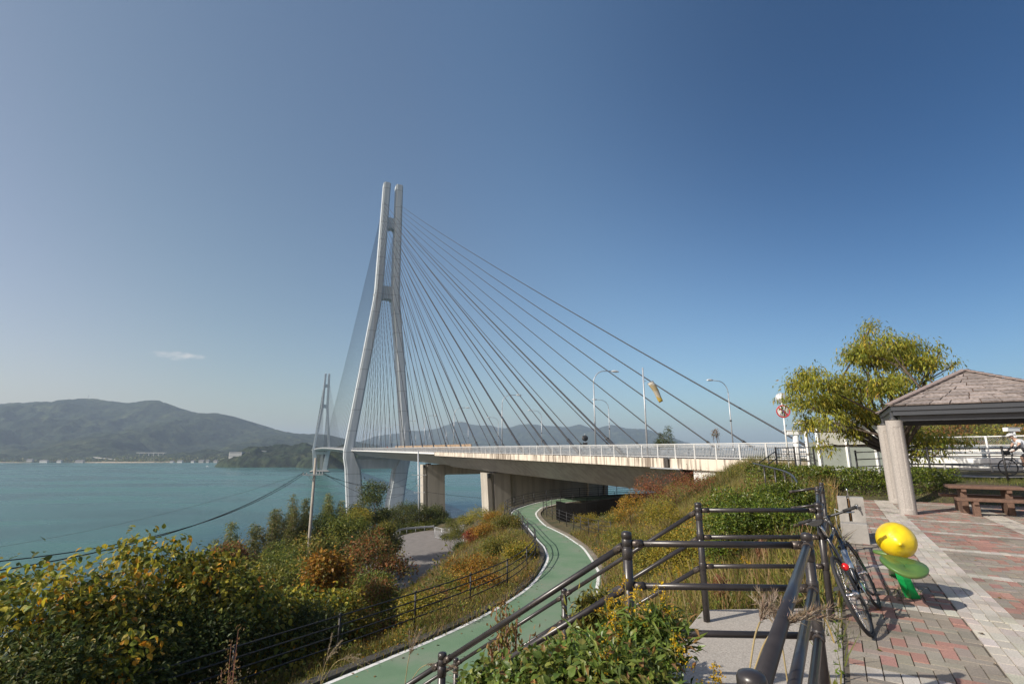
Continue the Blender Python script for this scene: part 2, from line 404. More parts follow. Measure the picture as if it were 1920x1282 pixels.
def H(X, Y, soft=True):
    X = np.atleast_1d(np.asarray(X, float)); Y = np.atleast_1d(np.asarray(Y, float)); sh = X.shape
    Xf, Yf = X.ravel(), Y.ravel(); z = np.empty(len(Xf))
    for i in range(0, len(Xf), 8000):
        d = np.hypot(Xf[i:i+8000, None]-cx[None, :, 0], Yf[i:i+8000, None]-cx[None, :, 1]); z[i:i+8000] = mu+d@wts
    s = Xf*E1.x+Yf*E1.y; q = Xf*E2.x+Yf*E2.y
    # bumps on the slopes
    z = z+(vnoise(Xf, Yf, .35, 1)-.5)*.35*np.clip((-q-1)/3, 0, 1)+(vnoise(Xf, Yf, .08, 2)-.5)*1.2*np.clip((-q-20)/20, 0, 1)
    d = np.minimum(seg_dist(Xf, Yf, PCs), 50)
    t = np.clip((d-1.9)/1.5, 0, 1); t = t*t*(3-2*t); z = (PZ-.07)*(1-t)+z*t
    t = np.clip((-q-.3)/1.0, 0, 1); lim = np.where(q > -.1, 20.6, 16.5); lev = (s > -9) & (s < lim); t = np.where(lev, t, np.clip(np.where(s > 16, s-lim, -9-s)/2.5, 0, 1))
    inn = (q > -1.4) & (s > -12) & (s < 24) & (q < 16)
    z = np.where(inn, -.06*(1-t)+z*t, z)
    e_ = np.sqrt(((Xf+13.5)/6.6)**2+((Yf-73)/18.5)**2); t = np.clip((e_-1)/.22, 0, 1); t = t*t*(3-2*t)      # level ground of the lower road
    z = np.where(e_ < 1.22, (PARK-.10)*(1-t)+z*t, z)
    lp = (np.abs(q+.75) < .95) & (s > 2.2) & (s < 5.4)          # landing at the head of the steps
    z = np.where(lp, np.minimum(z, -.12), z)
    return z.reshape(sh)
def h1(x, y): return float(H(x, y)[0])
def warp(lo, hi, n, k, c=0):
    a, b = math.asinh((lo-c)/k), math.asinh((hi-c)/k); return c+np.sinh(np.linspace(a, b, n))*k
gx = warp(-170, 150, 300, 14, 0); gy = warp(-15, 300, 330, 22, 12)
GX, GY = np.meshgrid(gx, gy); GZ = H(GX, GY)
nx, ny = len(gx), len(gy)
idx = np.arange(nx*ny).reshape(ny, nx)
faces = np.stack([idx[:-1, :-1], idx[:-1, 1:], idx[1:, 1:], idx[1:, :-1]], -1).reshape(-1, 4)
m, nt2, b = new_mat('bank_soil'); L = nt2.links.new
ps = N(nt2, 'ShaderNodeNewGeometry').outputs['Position']
n1 = N(nt2, 'ShaderNodeTexNoise'); n1.inputs['Scale'].default_value = .8; n1.inputs['Detail'].default_value = 8; L(ps, n1.inputs['Vector'])
n2 = N(nt2, 'ShaderNodeTexNoise'); n2.inputs['Scale'].default_value = 14; n2.inputs['Detail'].default_value = 6; L(ps, n2.inputs['Vector'])
r1 = ramp(nt2, [(.3, (.045, .050, .018)), (.5, (.085, .075, .03)), (.7, (.12, .085, .042))]); L(n1.outputs['Fac'], r1.inputs[0])
r2_ = ramp(nt2, [(.3, (.45, .45, .45)), (.7, (1.2, 1.2, 1.2))]); L(n2.outputs['Fac'], r2_.inputs[0])
mx = N(nt2, 'ShaderNodeMix', data_type='RGBA', blend_type='MULTIPLY'); mx.inputs['Factor'].default_value = 1; L(r1.outputs[0], mx.inputs['A']); L(r2_.outputs[0], mx.inputs['B']); L(mx.outputs['Result'], b.inputs['Base Color'])
b.inputs['Roughness'].default_value = .95
bp = N(nt2, 'ShaderNodeBump'); bp.inputs['Distance'].default_value = .06; L(n2.outputs['Fac'], bp.inputs['Height']); L(bp.outputs[0], b.inputs['Normal'])
M['soil'] = m
tag(link('terrain', np_mesh('terrain', np.stack([GX, GY, GZ], -1).reshape(-1, 3), faces, smooth=True), m), kind='structure')
# ------------------------------------------------------------------ sea
m, nt2, b = new_mat('sea_water'); L = nt2.links.new
ps = N(nt2, 'ShaderNodeNewGeometry').outputs['Position']
mp = N(nt2, 'ShaderNodeMapping'); mp.inputs['Scale'].default_value = (.004, .013, 1); mp.inputs['Rotation'].default_value = (0, 0, R(-8)); L(ps, mp.inputs[0])
n1 = N(nt2, 'ShaderNodeTexNoise'); n1.inputs['Scale'].default_value = 1; n1.inputs['Detail'].default_value = 5; n1.inputs['Distortion'].default_value = .6; L(mp.outputs[0], n1.inputs['Vector'])
r1 = ramp(nt2, [(.32, (.026, .094, .092)), (.5, (.040, .126, .116)), (.68, (.060, .156, .135))]); L(n1.outputs['Fac'], r1.inputs[0])
# a band of darker, bluer water runs close to the shore below the bridge
sxyz = N(nt2, 'ShaderNodeSeparateXYZ'); L(ps, sxyz.inputs[0])
fy = N(nt2, 'ShaderNodeMapRange', interpolation_type='SMOOTHSTEP'); fy.inputs['From Min'].default_value = 640; fy.inputs['From Max'].default_value = 400; L(sxyz.outputs['Y'], fy.inputs['Value'])
fx = N(nt2, 'ShaderNodeMapRange', interpolation_type='SMOOTHSTEP'); fx.inputs['From Min'].default_value = -230; fx.inputs['From Max'].default_value = -110; L(sxyz.outputs['X'], fx.inputs['Value'])
fm = N(nt2, 'ShaderNodeMath', operation='MULTIPLY'); L(fy.outputs[0], fm.inputs[0]); L(fx.outputs[0], fm.inputs[1])
f2 = N(nt2, 'ShaderNodeMapRange'); f2.inputs['From Min'].default_value = .40; f2.inputs['From Max'].default_value = .54; f2.inputs['To Min'].default_value = .45; L(n1.outputs['Fac'], f2.inputs['Value'])
f3 = N(nt2, 'ShaderNodeMath', operation='MULTIPLY'); L(fm.outputs[0], f3.inputs[0]); L(f2.outputs[0], f3.inputs[1])
mb2 = N(nt2, 'ShaderNodeMix', data_type='RGBA'); L(f3.outputs[0], mb2.inputs['Factor']); L(r1.outputs[0], mb2.inputs['A']); mb2.inputs['B'].default_value = (.012, .045, .085, 1); L(mb2.outputs['Result'], b.inputs['Base Color'])
rr = ramp(nt2, [(.4, (.16,)*3), (.62, (.34,)*3)]); L(n1.outputs['Fac'], rr.inputs[0]); L(rr.outputs[0], b.inputs['Roughness'])

b.inputs['IOR'].default_value = 1.33
n3 = N(nt2, 'ShaderNodeTexNoise'); n3.inputs['Scale'].default_value = .22; n3.inputs['Detail'].default_value = 7; n3.inputs['Roughness'].default_value = .7; L(ps, n3.inputs['Vector'])
bp = N(nt2, 'ShaderNodeBump'); bp.inputs['Distance'].default_value = 1.1; bp.inputs['Strength'].default_value = .55; L(n3.outputs['Fac'], bp.inputs['Height']); L(bp.outputs[0], b.inputs['Normal'])
M['sea'] = m
sxs = np.concatenate([[-9400], np.linspace(-3000, 3000, 40), [9400]]); sys_ = np.concatenate([[-250], np.linspace(-100, 4000, 60), [11000]])
SX, SY = np.meshgrid(sxs, sys_); ii = np.arange(SX.size).reshape(SX.shape)
tag(link('sea', np_mesh('sea', np.stack([SX, SY, np.full(SX.shape, SEA)], -1).reshape(-1, 3), np.stack([ii[:-1, :-1], ii[:-1, 1:], ii[1:, 1:], ii[1:, :-1]], -1).reshape(-1, 4)), m), kind='structure')
# ------------------------------------------------------------------ far hills
def hill_mat(name, a, b_, c, scale):
    m, nt2, b = new_mat(name); L = nt2.links.new
    ps = N(nt2, 'ShaderNodeNewGeometry').outputs['Position']
    n1 = N(nt2, 'ShaderNodeTexNoise'); n1.inputs['Scale'].default_value = scale; n1.inputs['Detail'].default_value = 9; n1.inputs['Roughness'].default_value = .68; L(ps, n1.inputs['Vector'])
    n2 = N(nt2, 'ShaderNodeTexNoise'); n2.inputs['Scale'].default_value = .035; n2.inputs['Detail'].default_value = 7; L(ps, n2.inputs['Vector'])
    r1 = ramp(nt2, [(.3, a), (.52, b_), (.72, c)]); L(n1.outputs['Fac'], r1.inputs[0])
    r2 = ramp(nt2, [(.32, (.30,)*3), (.68, (1.45,)*3)]); L(n2.outputs['Fac'], r2.inputs[0])
    mx = N(nt2, 'ShaderNodeMix', data_type='RGBA', blend_type='MULTIPLY'); mx.inputs['Factor'].default_value = 1; L(r1.outputs[0], mx.inputs['A']); L(r2.outputs[0], mx.inputs['B']); L(mx.outputs['Result'], b.inputs['Base Color'])
    b.inputs['Roughness'].default_value = 1; b.inputs['Specular IOR Level'].default_value = .1
    bp = N(nt2, 'ShaderNodeBump'); bp.inputs['Distance'].default_value = 14; bp.inputs['Strength'].default_value = .9; L(n2.outputs['Fac'], bp.inputs['Height']); L(bp.outputs[0], b.inputs['Normal'])
    return m
M['far_wood'] = hill_mat('far_wooded_slope', (.010, .020, .012), (.026, .037, .019), (.080, .090, .042), .009)
M['headland_wood'] = hill_mat('headland_wood', (.009, .018, .009), (.024, .034, .015), (.065, .068, .028), .02)
def ridge(name, prof, Yr, Ys, Yb, nxx, nyy, seed, mat_, rough=1.0, power=1.25):
    """real relief: shore at distance Ys, crest at Yr falling again to Yb; crest heights from the skyline"""
    pts = [at(px, py, Yr) for px, py in prof]
    xs = np.array([p.x for p in pts]); zs = np.array([p.z for p in pts])
    X = np.linspace(xs[0], xs[-1], nxx); Y = np.concatenate([np.linspace(Ys, Yr, int(nyy*.72)), np.linspace(Yr, Yb, nyy-int(nyy*.72)+1)[1:]])
    XX, YY = np.meshgrid(X, Y)
    crest = np.interp(XX, xs, zs)-SEA+(vnoise(XX, 0*XX, .012, seed+7)-.5)*9+(vnoise(XX, 0*XX, .05, seed+8)-.5)*5
    t = np.where(YY <= Yr, (YY-Ys)/(Yr-Ys), (Yb-YY)/(Yb-Yr)); t = np.clip(t, 0, 1)
    env = np.where(YY <= Yr, t**power, t**.8)
    k = (Yr-Ys)
    spur = (vnoise(XX, YY*.35, 4.2/k, seed)-.5)+.55*(vnoise(XX, YY*.5, 9/k, seed+1)-.5)+.3*(vnoise(XX, YY, 22/k, seed+2)-.5)+.12*(vnoise(XX, YY, 60/k, seed+3)-.5)
    bulge = np.sin(np.pi*np.clip(t, 0, 1))
    Z = crest*env+crest*.55*rough*spur*bulge+np.where(t > .97, 0, 0)
    Z += (vnoise(XX, YY, .05, seed+5)-.5)*9*np.clip(t*6, 0, 1)*(.3+.7*bulge)
    Z = np.minimum(Z, crest*(.55+.47*t))+SEA
    Z = np.where(t <= 0, SEA-4, Z)
    ii = np.arange(XX.size).reshape(XX.shape)
    tag(link(name, np_mesh(name, np.stack([XX, YY, Z], -1).reshape(-1, 3), np.stack([ii[:-1, :-1], ii[:-1, 1:], ii[1:, 1:], ii[1:, :-1]], -1).reshape(-1, 4), smooth=True), mat_), kind='structure')
    return lambda x, y: float(np.interp(x, X, [Z[np.abs(Y-y).argmin(), j] for j in range(len(X))]))
ridge('island_mountain', [(-420, 790), (-200, 770), (-90, 765), (0, 758), (60, 753), (110, 752), (160, 747.5), (185, 748), (215, 754), (240, 755), (275, 751), (300, 751), (322, 759), (345, 769), (375, 774), (400, 774), (430, 779), (470, 795), (500, 804), (520, 805.5), (545, 812), (590, 813), (620, 818), (650, 824), (690, 832), (740, 842), (800, 850)], 3300, 1930, 4600, 330, 130, 3, M['far_wood'])
ridge('far_island_hills', [(620, 846), (655, 838), (677, 829), (702, 818), (734, 813), (752, 812), (771, 807), (799, 807), (820, 803), (839, 796), (852, 791), (867, 790.5), (884, 796), (902, 798), (917, 797), (932, 801), (947, 803), (974, 796), (990, 794.5), (1010, 797), (1033, 798), (1060, 801), (1087, 796), (1113, 804), (1147, 796.5), (1177, 803), (1213, 804), (1240, 814), (1267, 824), (1300, 834), (1350, 846)], 6400, 4700, 8600, 300, 90, 12, M['far_wood'], rough=.9)
# a wooded headland before the mountain, carrying the far end of the bridge
def mound(name, px0, px1, py_top, Yc, depth, seed, mat_, base=SEA, skew=0):
    a = at(px0, 842, Yc).x; b = at(px1, 842, Yc).x; hh = at((px0+px1)/2, py_top, Yc).z-base
    X = np.linspace(a, b, 110); Y = np.linspace(Yc-depth, Yc+depth, 70); XX, YY = np.meshgrid(X, Y)
    u = (XX-(a+b)/2)/((b-a)/2); v = (YY-Yc)/depth
    r = np.clip(1-(np.abs(u)**2.6+np.abs(v)**2.4), 0, 1)
    Z = base-3+(hh+3)*r**.55*(.72+.5*vnoise(XX, YY, 5/(b-a), seed)+.14*(vnoise(XX, YY, 16/(b-a), seed+1)-.5))
    Z += np.where(r > .03, (vnoise(XX, YY, .13, seed+2)-.5)*6*min(1, hh/30), 0)
    ii = np.arange(XX.size).reshape(XX.shape)
    tag(link(name, np_mesh(name, np.stack([XX, YY, Z], -1).reshape(-1, 3), np.stack([ii[:-1, :-1], ii[:-1, 1:], ii[1:, 1:], ii[1:, :-1]], -1).reshape(-1, 4), smooth=True), mat_), kind='structure')
mound('wooded_headland', 425, 640, 836, 1560, 150, 21, M['headland_wood'])
mound('wooded_headland', 570, 760, 840, 1500, 150, 27, M['headland_wood'])
mound('shore_hillock', 300, 470, 846, 2150, 130, 31, M['headland_wood'])
mound('shore_hillock', -60, 60, 853, 2050, 110, 37, M['headland_wood'])
# a strip of pale beach and rock at the foot of the mountain
bm_ = mat('beach_sand', (.42, .33, .22), .95, var=.3, scale=.05, world=True)
a = MB(); xs_ = np.linspace(at(-60, 868, 1900).x, at(560, 868, 1900).x, 60)
fr = [Vector((x, 1880+60*vnoise(x, 0, .004, 5)-120*max(0, (x+1000)/1000)**2, SEA-.5)) for x in xs_]; bk = [Vector((p.x, p.y+70, SEA+3.2)) for p in fr]
a.sheet([Vector(tuple(map(float, p))) for p in fr], [Vector(tuple(map(float, p))) for p in bk]); tag(a.build('beach', bm_), kind='structure')
# ------------------------------------------------------------------ haze
hz = MB().box((0, 5450, 150), (19000, 11500, 470))
m, nt2, b = new_mat('haze_air'); nt2.nodes.remove(b)
pv = N(nt2, 'ShaderNodeVolumePrincipled'); pv.inputs['Color'].default_value = (.63, .80, 1.0, 1); pv.inputs['Density'].default_value = 1.15e-4; pv.inputs['Anisotropy'].default_value = .1
nt2.links.new(pv.outputs[0], nt2.nodes['Material Output'].inputs['Volume'])
HAZE = hz.build('haze', m); tag(HAZE, kind='stuff')
# ================================================================== the cable-stayed bridge
# stained concrete: rain streaks running down the fascia
def streak_mat(name, col, stain, vscale=1.0):
    m, nt, b = new_mat(name); L = nt.links.new
    ps = N(nt, 'ShaderNodeNewGeometry').outputs['Position']
    mp = N(nt, 'ShaderNodeMapping'); mp.inputs['Scale'].default_value = (2.2*vscale, 2.2*vscale, .16*vscale); L(ps, mp.inputs[0])
    n1 = N(nt, 'ShaderNodeTexNoise'); n1.inputs['Scale'].default_value = 2; n1.inputs['Detail'].default_value = 6; L(mp.outputs[0], n1.inputs['Vector'])
    n2 = N(nt, 'ShaderNodeTexNoise'); n2.inputs['Scale'].default_value = .12; n2.inputs['Detail'].default_value = 3; L(ps, n2.inputs['Vector'])
    ad = N(nt, 'ShaderNodeMath', operation='ADD'); L(n1.outputs['Fac'], ad.inputs[0]); 
    m2 = N(nt, 'ShaderNodeMath', operation='MULTIPLY'); m2.inputs[1].default_value = .45; L(n2.outputs['Fac'], m2.inputs[0]); L(m2.outputs[0], ad.inputs[1])
    r = ramp(nt, [(.62, stain), (.70, tuple((Vector(stain)+Vector(col))/2)), (.78, col)]); L(ad.outputs[0], r.inputs[0]); L(r.outputs[0], b.inputs['Base Color'])
    b.inputs['Roughness'].default_value = .85
    return m
M['parapet'] = streak_mat('stained_parapet', (.62, .56, .47), (.20, .165, .13))
M['pier'] = streak_mat('pier_concrete_streaked', (.44, .41, .355), (.35, .325, .28), .35)
M['web'] = streak_mat('girder_web_concrete', (.34, .335, .32), (.27, .265, .25), .3)
M['rail_white'] = mat('railing_paint', (.50, .51, .51), .45, var=.08, scale=2)
M['rail_grey'] = mat('grey_guard_rail', (.17, .20, .23), .5, metal=.2, var=.15, scale=2)
bridge = thing('cable_stayed_bridge', 'long white cable-stayed bridge with two inverted-Y towers crossing the strait', 'bridge', T1)
# ---- towers: built at the near tower, copied to the far one
def leg_secs(side):
    # (z, centre a, width, depth, notch)
    rows = [(-47.5, -9.4, 9.6, 10.5, 1.0), (-28, -11.2, 9.2, 10, 1.0), (-9, -13.6, 8.4, 9.6, 1.0), (-3.5, -15.5, 6.9, 9.4, .95), (1.0, -16.35, 5.6, 9.0, .9), (4, -16.15, 5.2, 8.9, .9), (92, -5.6, 4.9, 8.0, .8), (99, -5.1, 4.8, 7.9, .8), (172.2, -3.95, 4.5, 7.0, .75)]
    secs = []
    for z, a, w, d, n in rows:
        hw, hd = w/2, d/2
        ring = [(hw, -hd+n), (hw, hd-n), (hw-n, hd-n), (hw-n, hd), (-hw+n, hd), (-hw+n, hd-n), (-hw, hd-n), (-hw, -hd+n), (-hw+n, -hd+n), (-hw+n, -hd), (hw-n, -hd), (hw-n, -hd+n)]
        secs.append([BP(ds, (a+da) if side < 0 else -(a+da), z) for da, ds in ring])
    # slanted head: the inner edge of each leg stands a little lower
    return secs
def make_tower():
    t = thing('tower', None, None, T1); t.parent = bridge; t.location = (0, 0, 0)
    for side in (-1, 1):
        leg = MB().loft(leg_secs(side)).build('leg', M['tower'], t, fix=True)
        MB().box(BP(0, -side*(-3.95), 172.45), (5.2, 3.0, .5), ax=(U, W, Vector((0, 0, 1)))).tube([BP(1.5, side*3.95, 172.6), BP(1.5, side*3.95, 174.2)], .12).build('beacon', M['white_steel'], leg)
        MB().box(BP(-1.6, side*(5.1+2.9), 95), (1.6, .9, .3), ax=(U, W, Vector((0, 0, 1)))).box(BP(-1.6, side*(5.1+2.9), 95.6), (.5, .5, .9), ax=(U, W, Vector((0, 0, 1)))).build('light_platform', M['white_steel'], leg)
    def arch_beam(z0, z1, a_in, dep, r, name, under=True):
        poly = []                                                  # fillets where the beam meets the legs
        for k in range(9):
            th = math.pi/2*k/8; poly.append((-a_in+r-r*math.sin(th), z0-r+r*(1-math.cos(th))+0 if under else z0))
        top = [(-a_in, z1), (a_in, z1)]
        prof = [(-a_in, z0-r)]+[(-a_in+r*(1-math.cos(math.pi/2*k/8)), z0-r+r*math.sin(math.pi/2*k/8)) for k in range(1, 9)]
        prof += [(-p[0], p[1]) for p in reversed(prof)]
        prof += [(a_in, z1), (-a_in, z1)]
        MB().prism([BP(-dep/2, a, z) for a, z in prof], U*dep).build(name, M['tower'], t, fix=True)
    arch_beam(141, 148, 2.1, 5.2, 1.5, 'crossbeam')
    arch_beam(93.5, 101.5, 3.2, 5.8, 1.9, 'crossbeam')
    arch_beam(-9.3, -3.9, 12.5, 7.0, .5, 'crossbeam')
    MB().box(BP(0, 0, -47.0), (24, 40, 3.2), ax=(U, W, Vector((0, 0, 1)))).box(BP(0, 0, -44.6), (16, 34, 1.7), ax=(U, W, Vector((0, 0, 1)))).build('pier_base', M['concrete_pale'], t, bevel=.5)
    f = MB().box(BP(0, 0, -47.4), (25.6, 41.6, 1.2), ax=(U, W, Vector((0, 0, 1))))
    for sd in (-1, 1): f.box(BP(sd*12.4, 0, -46.8), (.8, 41.6, 1.6), ax=(U, W, Vector((0, 0, 1))))
    for sd in (-1, 1): f.box(BP(0, sd*20.4, -46.8), (24, .8, 1.6), ax=(U, W, Vector((0, 0, 1))))
    f.build('fender', M['rubber'], t)
    return t
near_t = make_tower()
far_t = copy_tree(near_t, bridge); far_t.location = U*SPAN
# ---- girder
def sec_pts(s, prof): z = deck_z(s); return [BP(s, a, z+dz) for a, dz in prof]
prof = [(-14.5, -.56), (-14.5, -.02), (14.5, -.02), (14.5, -.56), (11.5, -2.95), (-11.5, -2.95)]
def profile_loft(ss, prof, name, m, parent=bridge, cap=True):
    o = MB().loft([sec_pts(s, prof) for s in ss], caps=cap).build(name, m, parent, fix=True); return o
profile_loft(np.linspace(-271.6, -198, 12), prof, 'approach_girder', M['web'])
steel_prof = [(-14.9, -.35), (-14.9, -.02), (14.9, -.02), (14.9, -.35), (11.5, -2.7), (-11.5, -2.7)]
profile_loft([-198]+list(np.linspace(-180, 1230, 60)), steel_prof, 'steel_girder', M['girder'])
par = [(-15.35, -.62), (-15.35, .10), (-14.9, .10), (-14.9, -.62)]
def mirror(p): return [(-a, z) for a, z in reversed(p)]
for p in (par, mirror(par)):
    profile_loft(np.linspace(-271.6, -198, 10), p, 'parapet', M['parapet'])
    profile_loft(np.linspace(-284 if p[0][0] < 0 else -330, -272.3, 8), [(a, z-(.0 if z > 0 else .05)) for a, z in p], 'abutment_parapet', M['parapet'])
edge = [(-15.4, -.32), (-15.4, .06), (-14.9, .06), (-14.9, -.32)]
for p in (edge, mirror(edge)): profile_loft([-198]+list(np.linspace(-180, 1230, 60)), p, 'deck_edge', M['white_steel'])
# carriageway and walkway surfaces
for a0, a1, nm, mm in ((-11.2, 11.2, 'carriageway', 'road'), (-14.9, -11.6, 'walkway', 'asphalt'), (11.6, 14.9, 'walkway', 'asphalt')):
    ss = ([-360, -272] if nm == 'carriageway' or a0 > 0 else [-284, -272])+list(np.linspace(-260, 1230, 70))
    A = [BP(s, a0, deck_z(s)+.02) for s in ss]; B = [BP(s, a1, deck_z(s)+.02) for s in ss]
    MB().sheet(B, A).build(nm, M[mm], bridge)
# low guard walls between walkway, road and median
for a in (-11.4, 11.4, 0):
    g = MB()
    for s0 in np.arange(-350, 900, 20.0):
        s1 = s0+20
        for hz in (.35, .62, .88): g.bar(BP(s0, a, deck_z(s0)+hz), BP(s1, a, deck_z(s1)+hz), .10, .12)
    for s0 in np.arange(-350, 300, 2.5): g.box(BP(s0, a, deck_z(s0)+.45), (.12, .12, .9))
    g.build('traffic_rail', M['rail_grey'], bridge)
# abutment: white retaining wall under the start of the deck
ab = MB().loft([[BP(s, a, z) for a, z in ((-15.1, deck_z(s)-.62), (-15.1, -7), (15.1, -7), (15.1, deck_z(s)-.62))] for s in (-285, -274.5)])
ab.loft([[BP(s, a, z) for a, z in ((-11.5, deck_z(s)-.01), (-11.5, -4), (15.1, -4), (15.1, deck_z(s)-.01))] for s in (-360, -285.01)])
ab.build('abutment', mat('abutment_white', (.66, .65, .62), .85, var=.14, scale=.8, world=True), bridge, fix=True)
MB().loft([[BP(s, a, z) for a, z in ((-14.4, .80), (-14.4, .2), (14.4, .2), (14.4, .80))] for s in (-274.5, -271.7)]).build('expansion_joint', M['dark_metal'], bridge, fix=True)
MB().box(BP(-272, -15.42, deck_z(-272)-.66), (3.4, .5, .07), ax=(U, W, Vector((0, 0, 1)))).build('joint_gutter', M['galv'], bridge)
# concrete piers: a portal and a wall
def pier(s, zb, opening):
    p = thing('pier', None, None, T1); p.parent = bridge; p.location = (0, 0, 0)
    zt = deck_z(s)-3.25; d = 3.4
    def col(ain0, ain1, aout0, aout1):                             # battered column: (top, bottom)
        r = []
        for k, (z, ai, ao) in enumerate(((zt, ain0, aout0), (zb-3, ain1, aout1))):
            sg = -1 if ao < 0 else 1
            g = .45                                               # vertical grooves near the outer face
            r.append([BP(s-d/2, ai, z), BP(s-d/2, ao-sg*1.25, z), BP(s-d/2+g, ao-sg*1.25, z), BP(s-d/2+g, ao-sg*.75, z), BP(s-d/2, ao-sg*.75, z), BP(s-d/2, ao, z), BP(s+d/2, ao, z), BP(s+d/2, ai, z)])
        MB().loft(r).build('column', M['pier'], p, fix=True)
    if opening:
        col(-6.4, -5.6, -12.2, -11.3); col(6.4, 5.6, 12.2, 11.3)
        MB().loft([[BP(s+ds, a, z) for a, z in ((-6.6, zt-.01), (6.6, zt-.01), (6.6, zt-3.2), (5.9, zt-2.6), (-5.9, zt-2.6), (-6.6, zt-3.2))] for ds in (-d/2+.3, d/2-.3)]).build('crossbeam', M['pier'], p, fix=True)
    else:
        col(-7.9, -7.5, -12.2, -11.5); col(7.9, 7.5, 12.2, 11.5)
        MB().loft([[BP(s+ds, a, z) for a, z in ((-8.0, zt-.01), (8.0, zt-.01), (7.6, zb-3), (-7.6, zb-3))] for ds in (-d/2+.5, d/2-.5)]).build('wall_panel', M['pier'], p, fix=True)
    for a in (-10.4, 10.4): MB().box(BP(s, a, zt+.14), (2.4, .9, .29), ax=(U, W, Vector((0, 0, 1)))).build('bearing', M['dark_metal'], p)
    for a in (-11.9,): MB().box(BP(s-1.9, a, zt-.4), (.35, .5, .8), ax=(U, W, Vector((0, 0, 1)))).build('junction_box', M['dark_metal'], p)
pier((133-296+12*.387)/.922, -17.5, True)
pier((88-296+12*.387)/.922, -9.6, False)
# ---- railings
def railing(side, s0, s1, dense_to, nm='railing'):
    a = side*15.12; g = MB()
    def P(s, h): return BP(s, a, deck_z(s)+.1+h)
    st = np.arange(s0, s1, 8.0).tolist()+[s1]
    for u0, u1 in zip(st[:-1], st[1:]):
        g.bar(P(u0, 1.06), P(u1, 1.06), .10, .07); g.bar(P(u0, .96), P(u1, .96), .03, .035); g.bar(P(u0, .12), P(u1, .12), .04, .045)
    bal = np.arange(s0, dense_to, .135)
    for s in bal: g.bar(P(s, .12), P(s, .96), .022, .022, up=U)
    post_s = np.arange(s0, s1, 2.05)
    far = post_s[62:] if side < 0 else post_s
    for s in far: g.bar(P(s, -.02), P(s, 1.03), .09, .09, up=U)
    r = g.build(nm, M['rail_white'], bridge)
    if side < 0:
        for s in post_s[:62]: MB().bar(P(s, -.02), P(s, 1.03), .07, .11, up=U).build('post', M['rail_white'], r)
    return r
railing(-1, -283, 300, -60)
railing(1, -330, 100, -329)
# beyond the near tower only the top rail and posts can be made out
g = MB()
for a in (-15.12, 15.12):
    for s in np.arange(300, 1200, 20.0): g.bar(BP(s, a, deck_z(s)+1.15), BP(s+20, a, deck_z(s+20)+1.15), .16, .12); g.box(BP(s, a, deck_z(s)+.6), (.12, .12, 1.1)); g.box(BP(s+10, a, deck_z(s+10)+.6), (.12, .12, 1.1))
g.build('railing', M['white_steel'], bridge)
# ---- stay cables: two planes, 21 each side of each tower
def stays(base_s):
    out = []
    back = [264, 256, 249.5, 241, 232.5, 223, 213, 202.5, 191.5, 180, 168, 156, 144, 132, 120, 108, 96, 84, 71, 57, 43]
    for k in range(21):
        zt = 157.5-k*3.05
        at_ = float(np.interp(zt, [92, 99, 172], [-5.6, -5.1, -3.95]))
        main = 424-k*19.6
        for side in (-1, 1):
            for d, s in ((-1, -back[k] if base_s == 0 else -main), (1, main if base_s == 0 else back[k])):
                out.append((base_s, d, side, zt, side*abs(at_)+side*1.0, s))
    return out
def stay_mesh(mb, base_s, d, side, zt, at_, s, r, n=6):
    A = BP(base_s+d*3.2, at_, zt); e = base_s+s; B = BP(e, side*13.6, deck_z(e)+.1)
    L = (A-B).length; pts = []
    for k in range(9):
        t = k/8; p = A.lerp(B, t); p.z -= L*L*4.2e-5*4*t*(1-t)*.5; pts.append(p)
    mb.tube(pts, r, n=n, caps=False)
    return pts
al = stays(0); be = stays(SPAN)
be.sort(key=lambda c: c[1]); n_obj = 0; rest = MB()
for c in al+be:
    r = .112 if c[0] == 0 and c[1] < 0 else .09
    if n_obj < 100 and (c[0] == 0 or n_obj >= 84):
        o = MB(); pts = stay_mesh(o, *c, r); o = o.build('stay_cable', M['cable'], bridge); n_obj += 1
        if c[0] == 0 and c[1] < 0:
            dr = (pts[-2]-pts[-1]).normalized()
            MB().tube([pts[-1], pts[-1]+dr*3.4], .17, n=8).tube([pts[-1]+dr*3.3, pts[-1]+dr*3.7], [.2, .12], n=8).build('anchor_sleeve', M['dark_metal'], o)
    else: stay_mesh(rest, *c, .075, n=4)
tag(rest.build('distant_stay_cable', M['cable'], bridge), kind='stuff')
# shore pier beyond the far tower
for s in (SPAN+130, SPAN+200):
    q = MB()
    for a in (-8, 8): q.box(BP(s, a, -25), (3, 3.4, 45), ax=(U, W, Vector((0, 0, 1))))
    q.box(BP(s, 0, -4.5), (3, 22, 2.4), ax=(U, W, Vector((0, 0, 1))))
    q.build('pier', M['pier'], bridge)
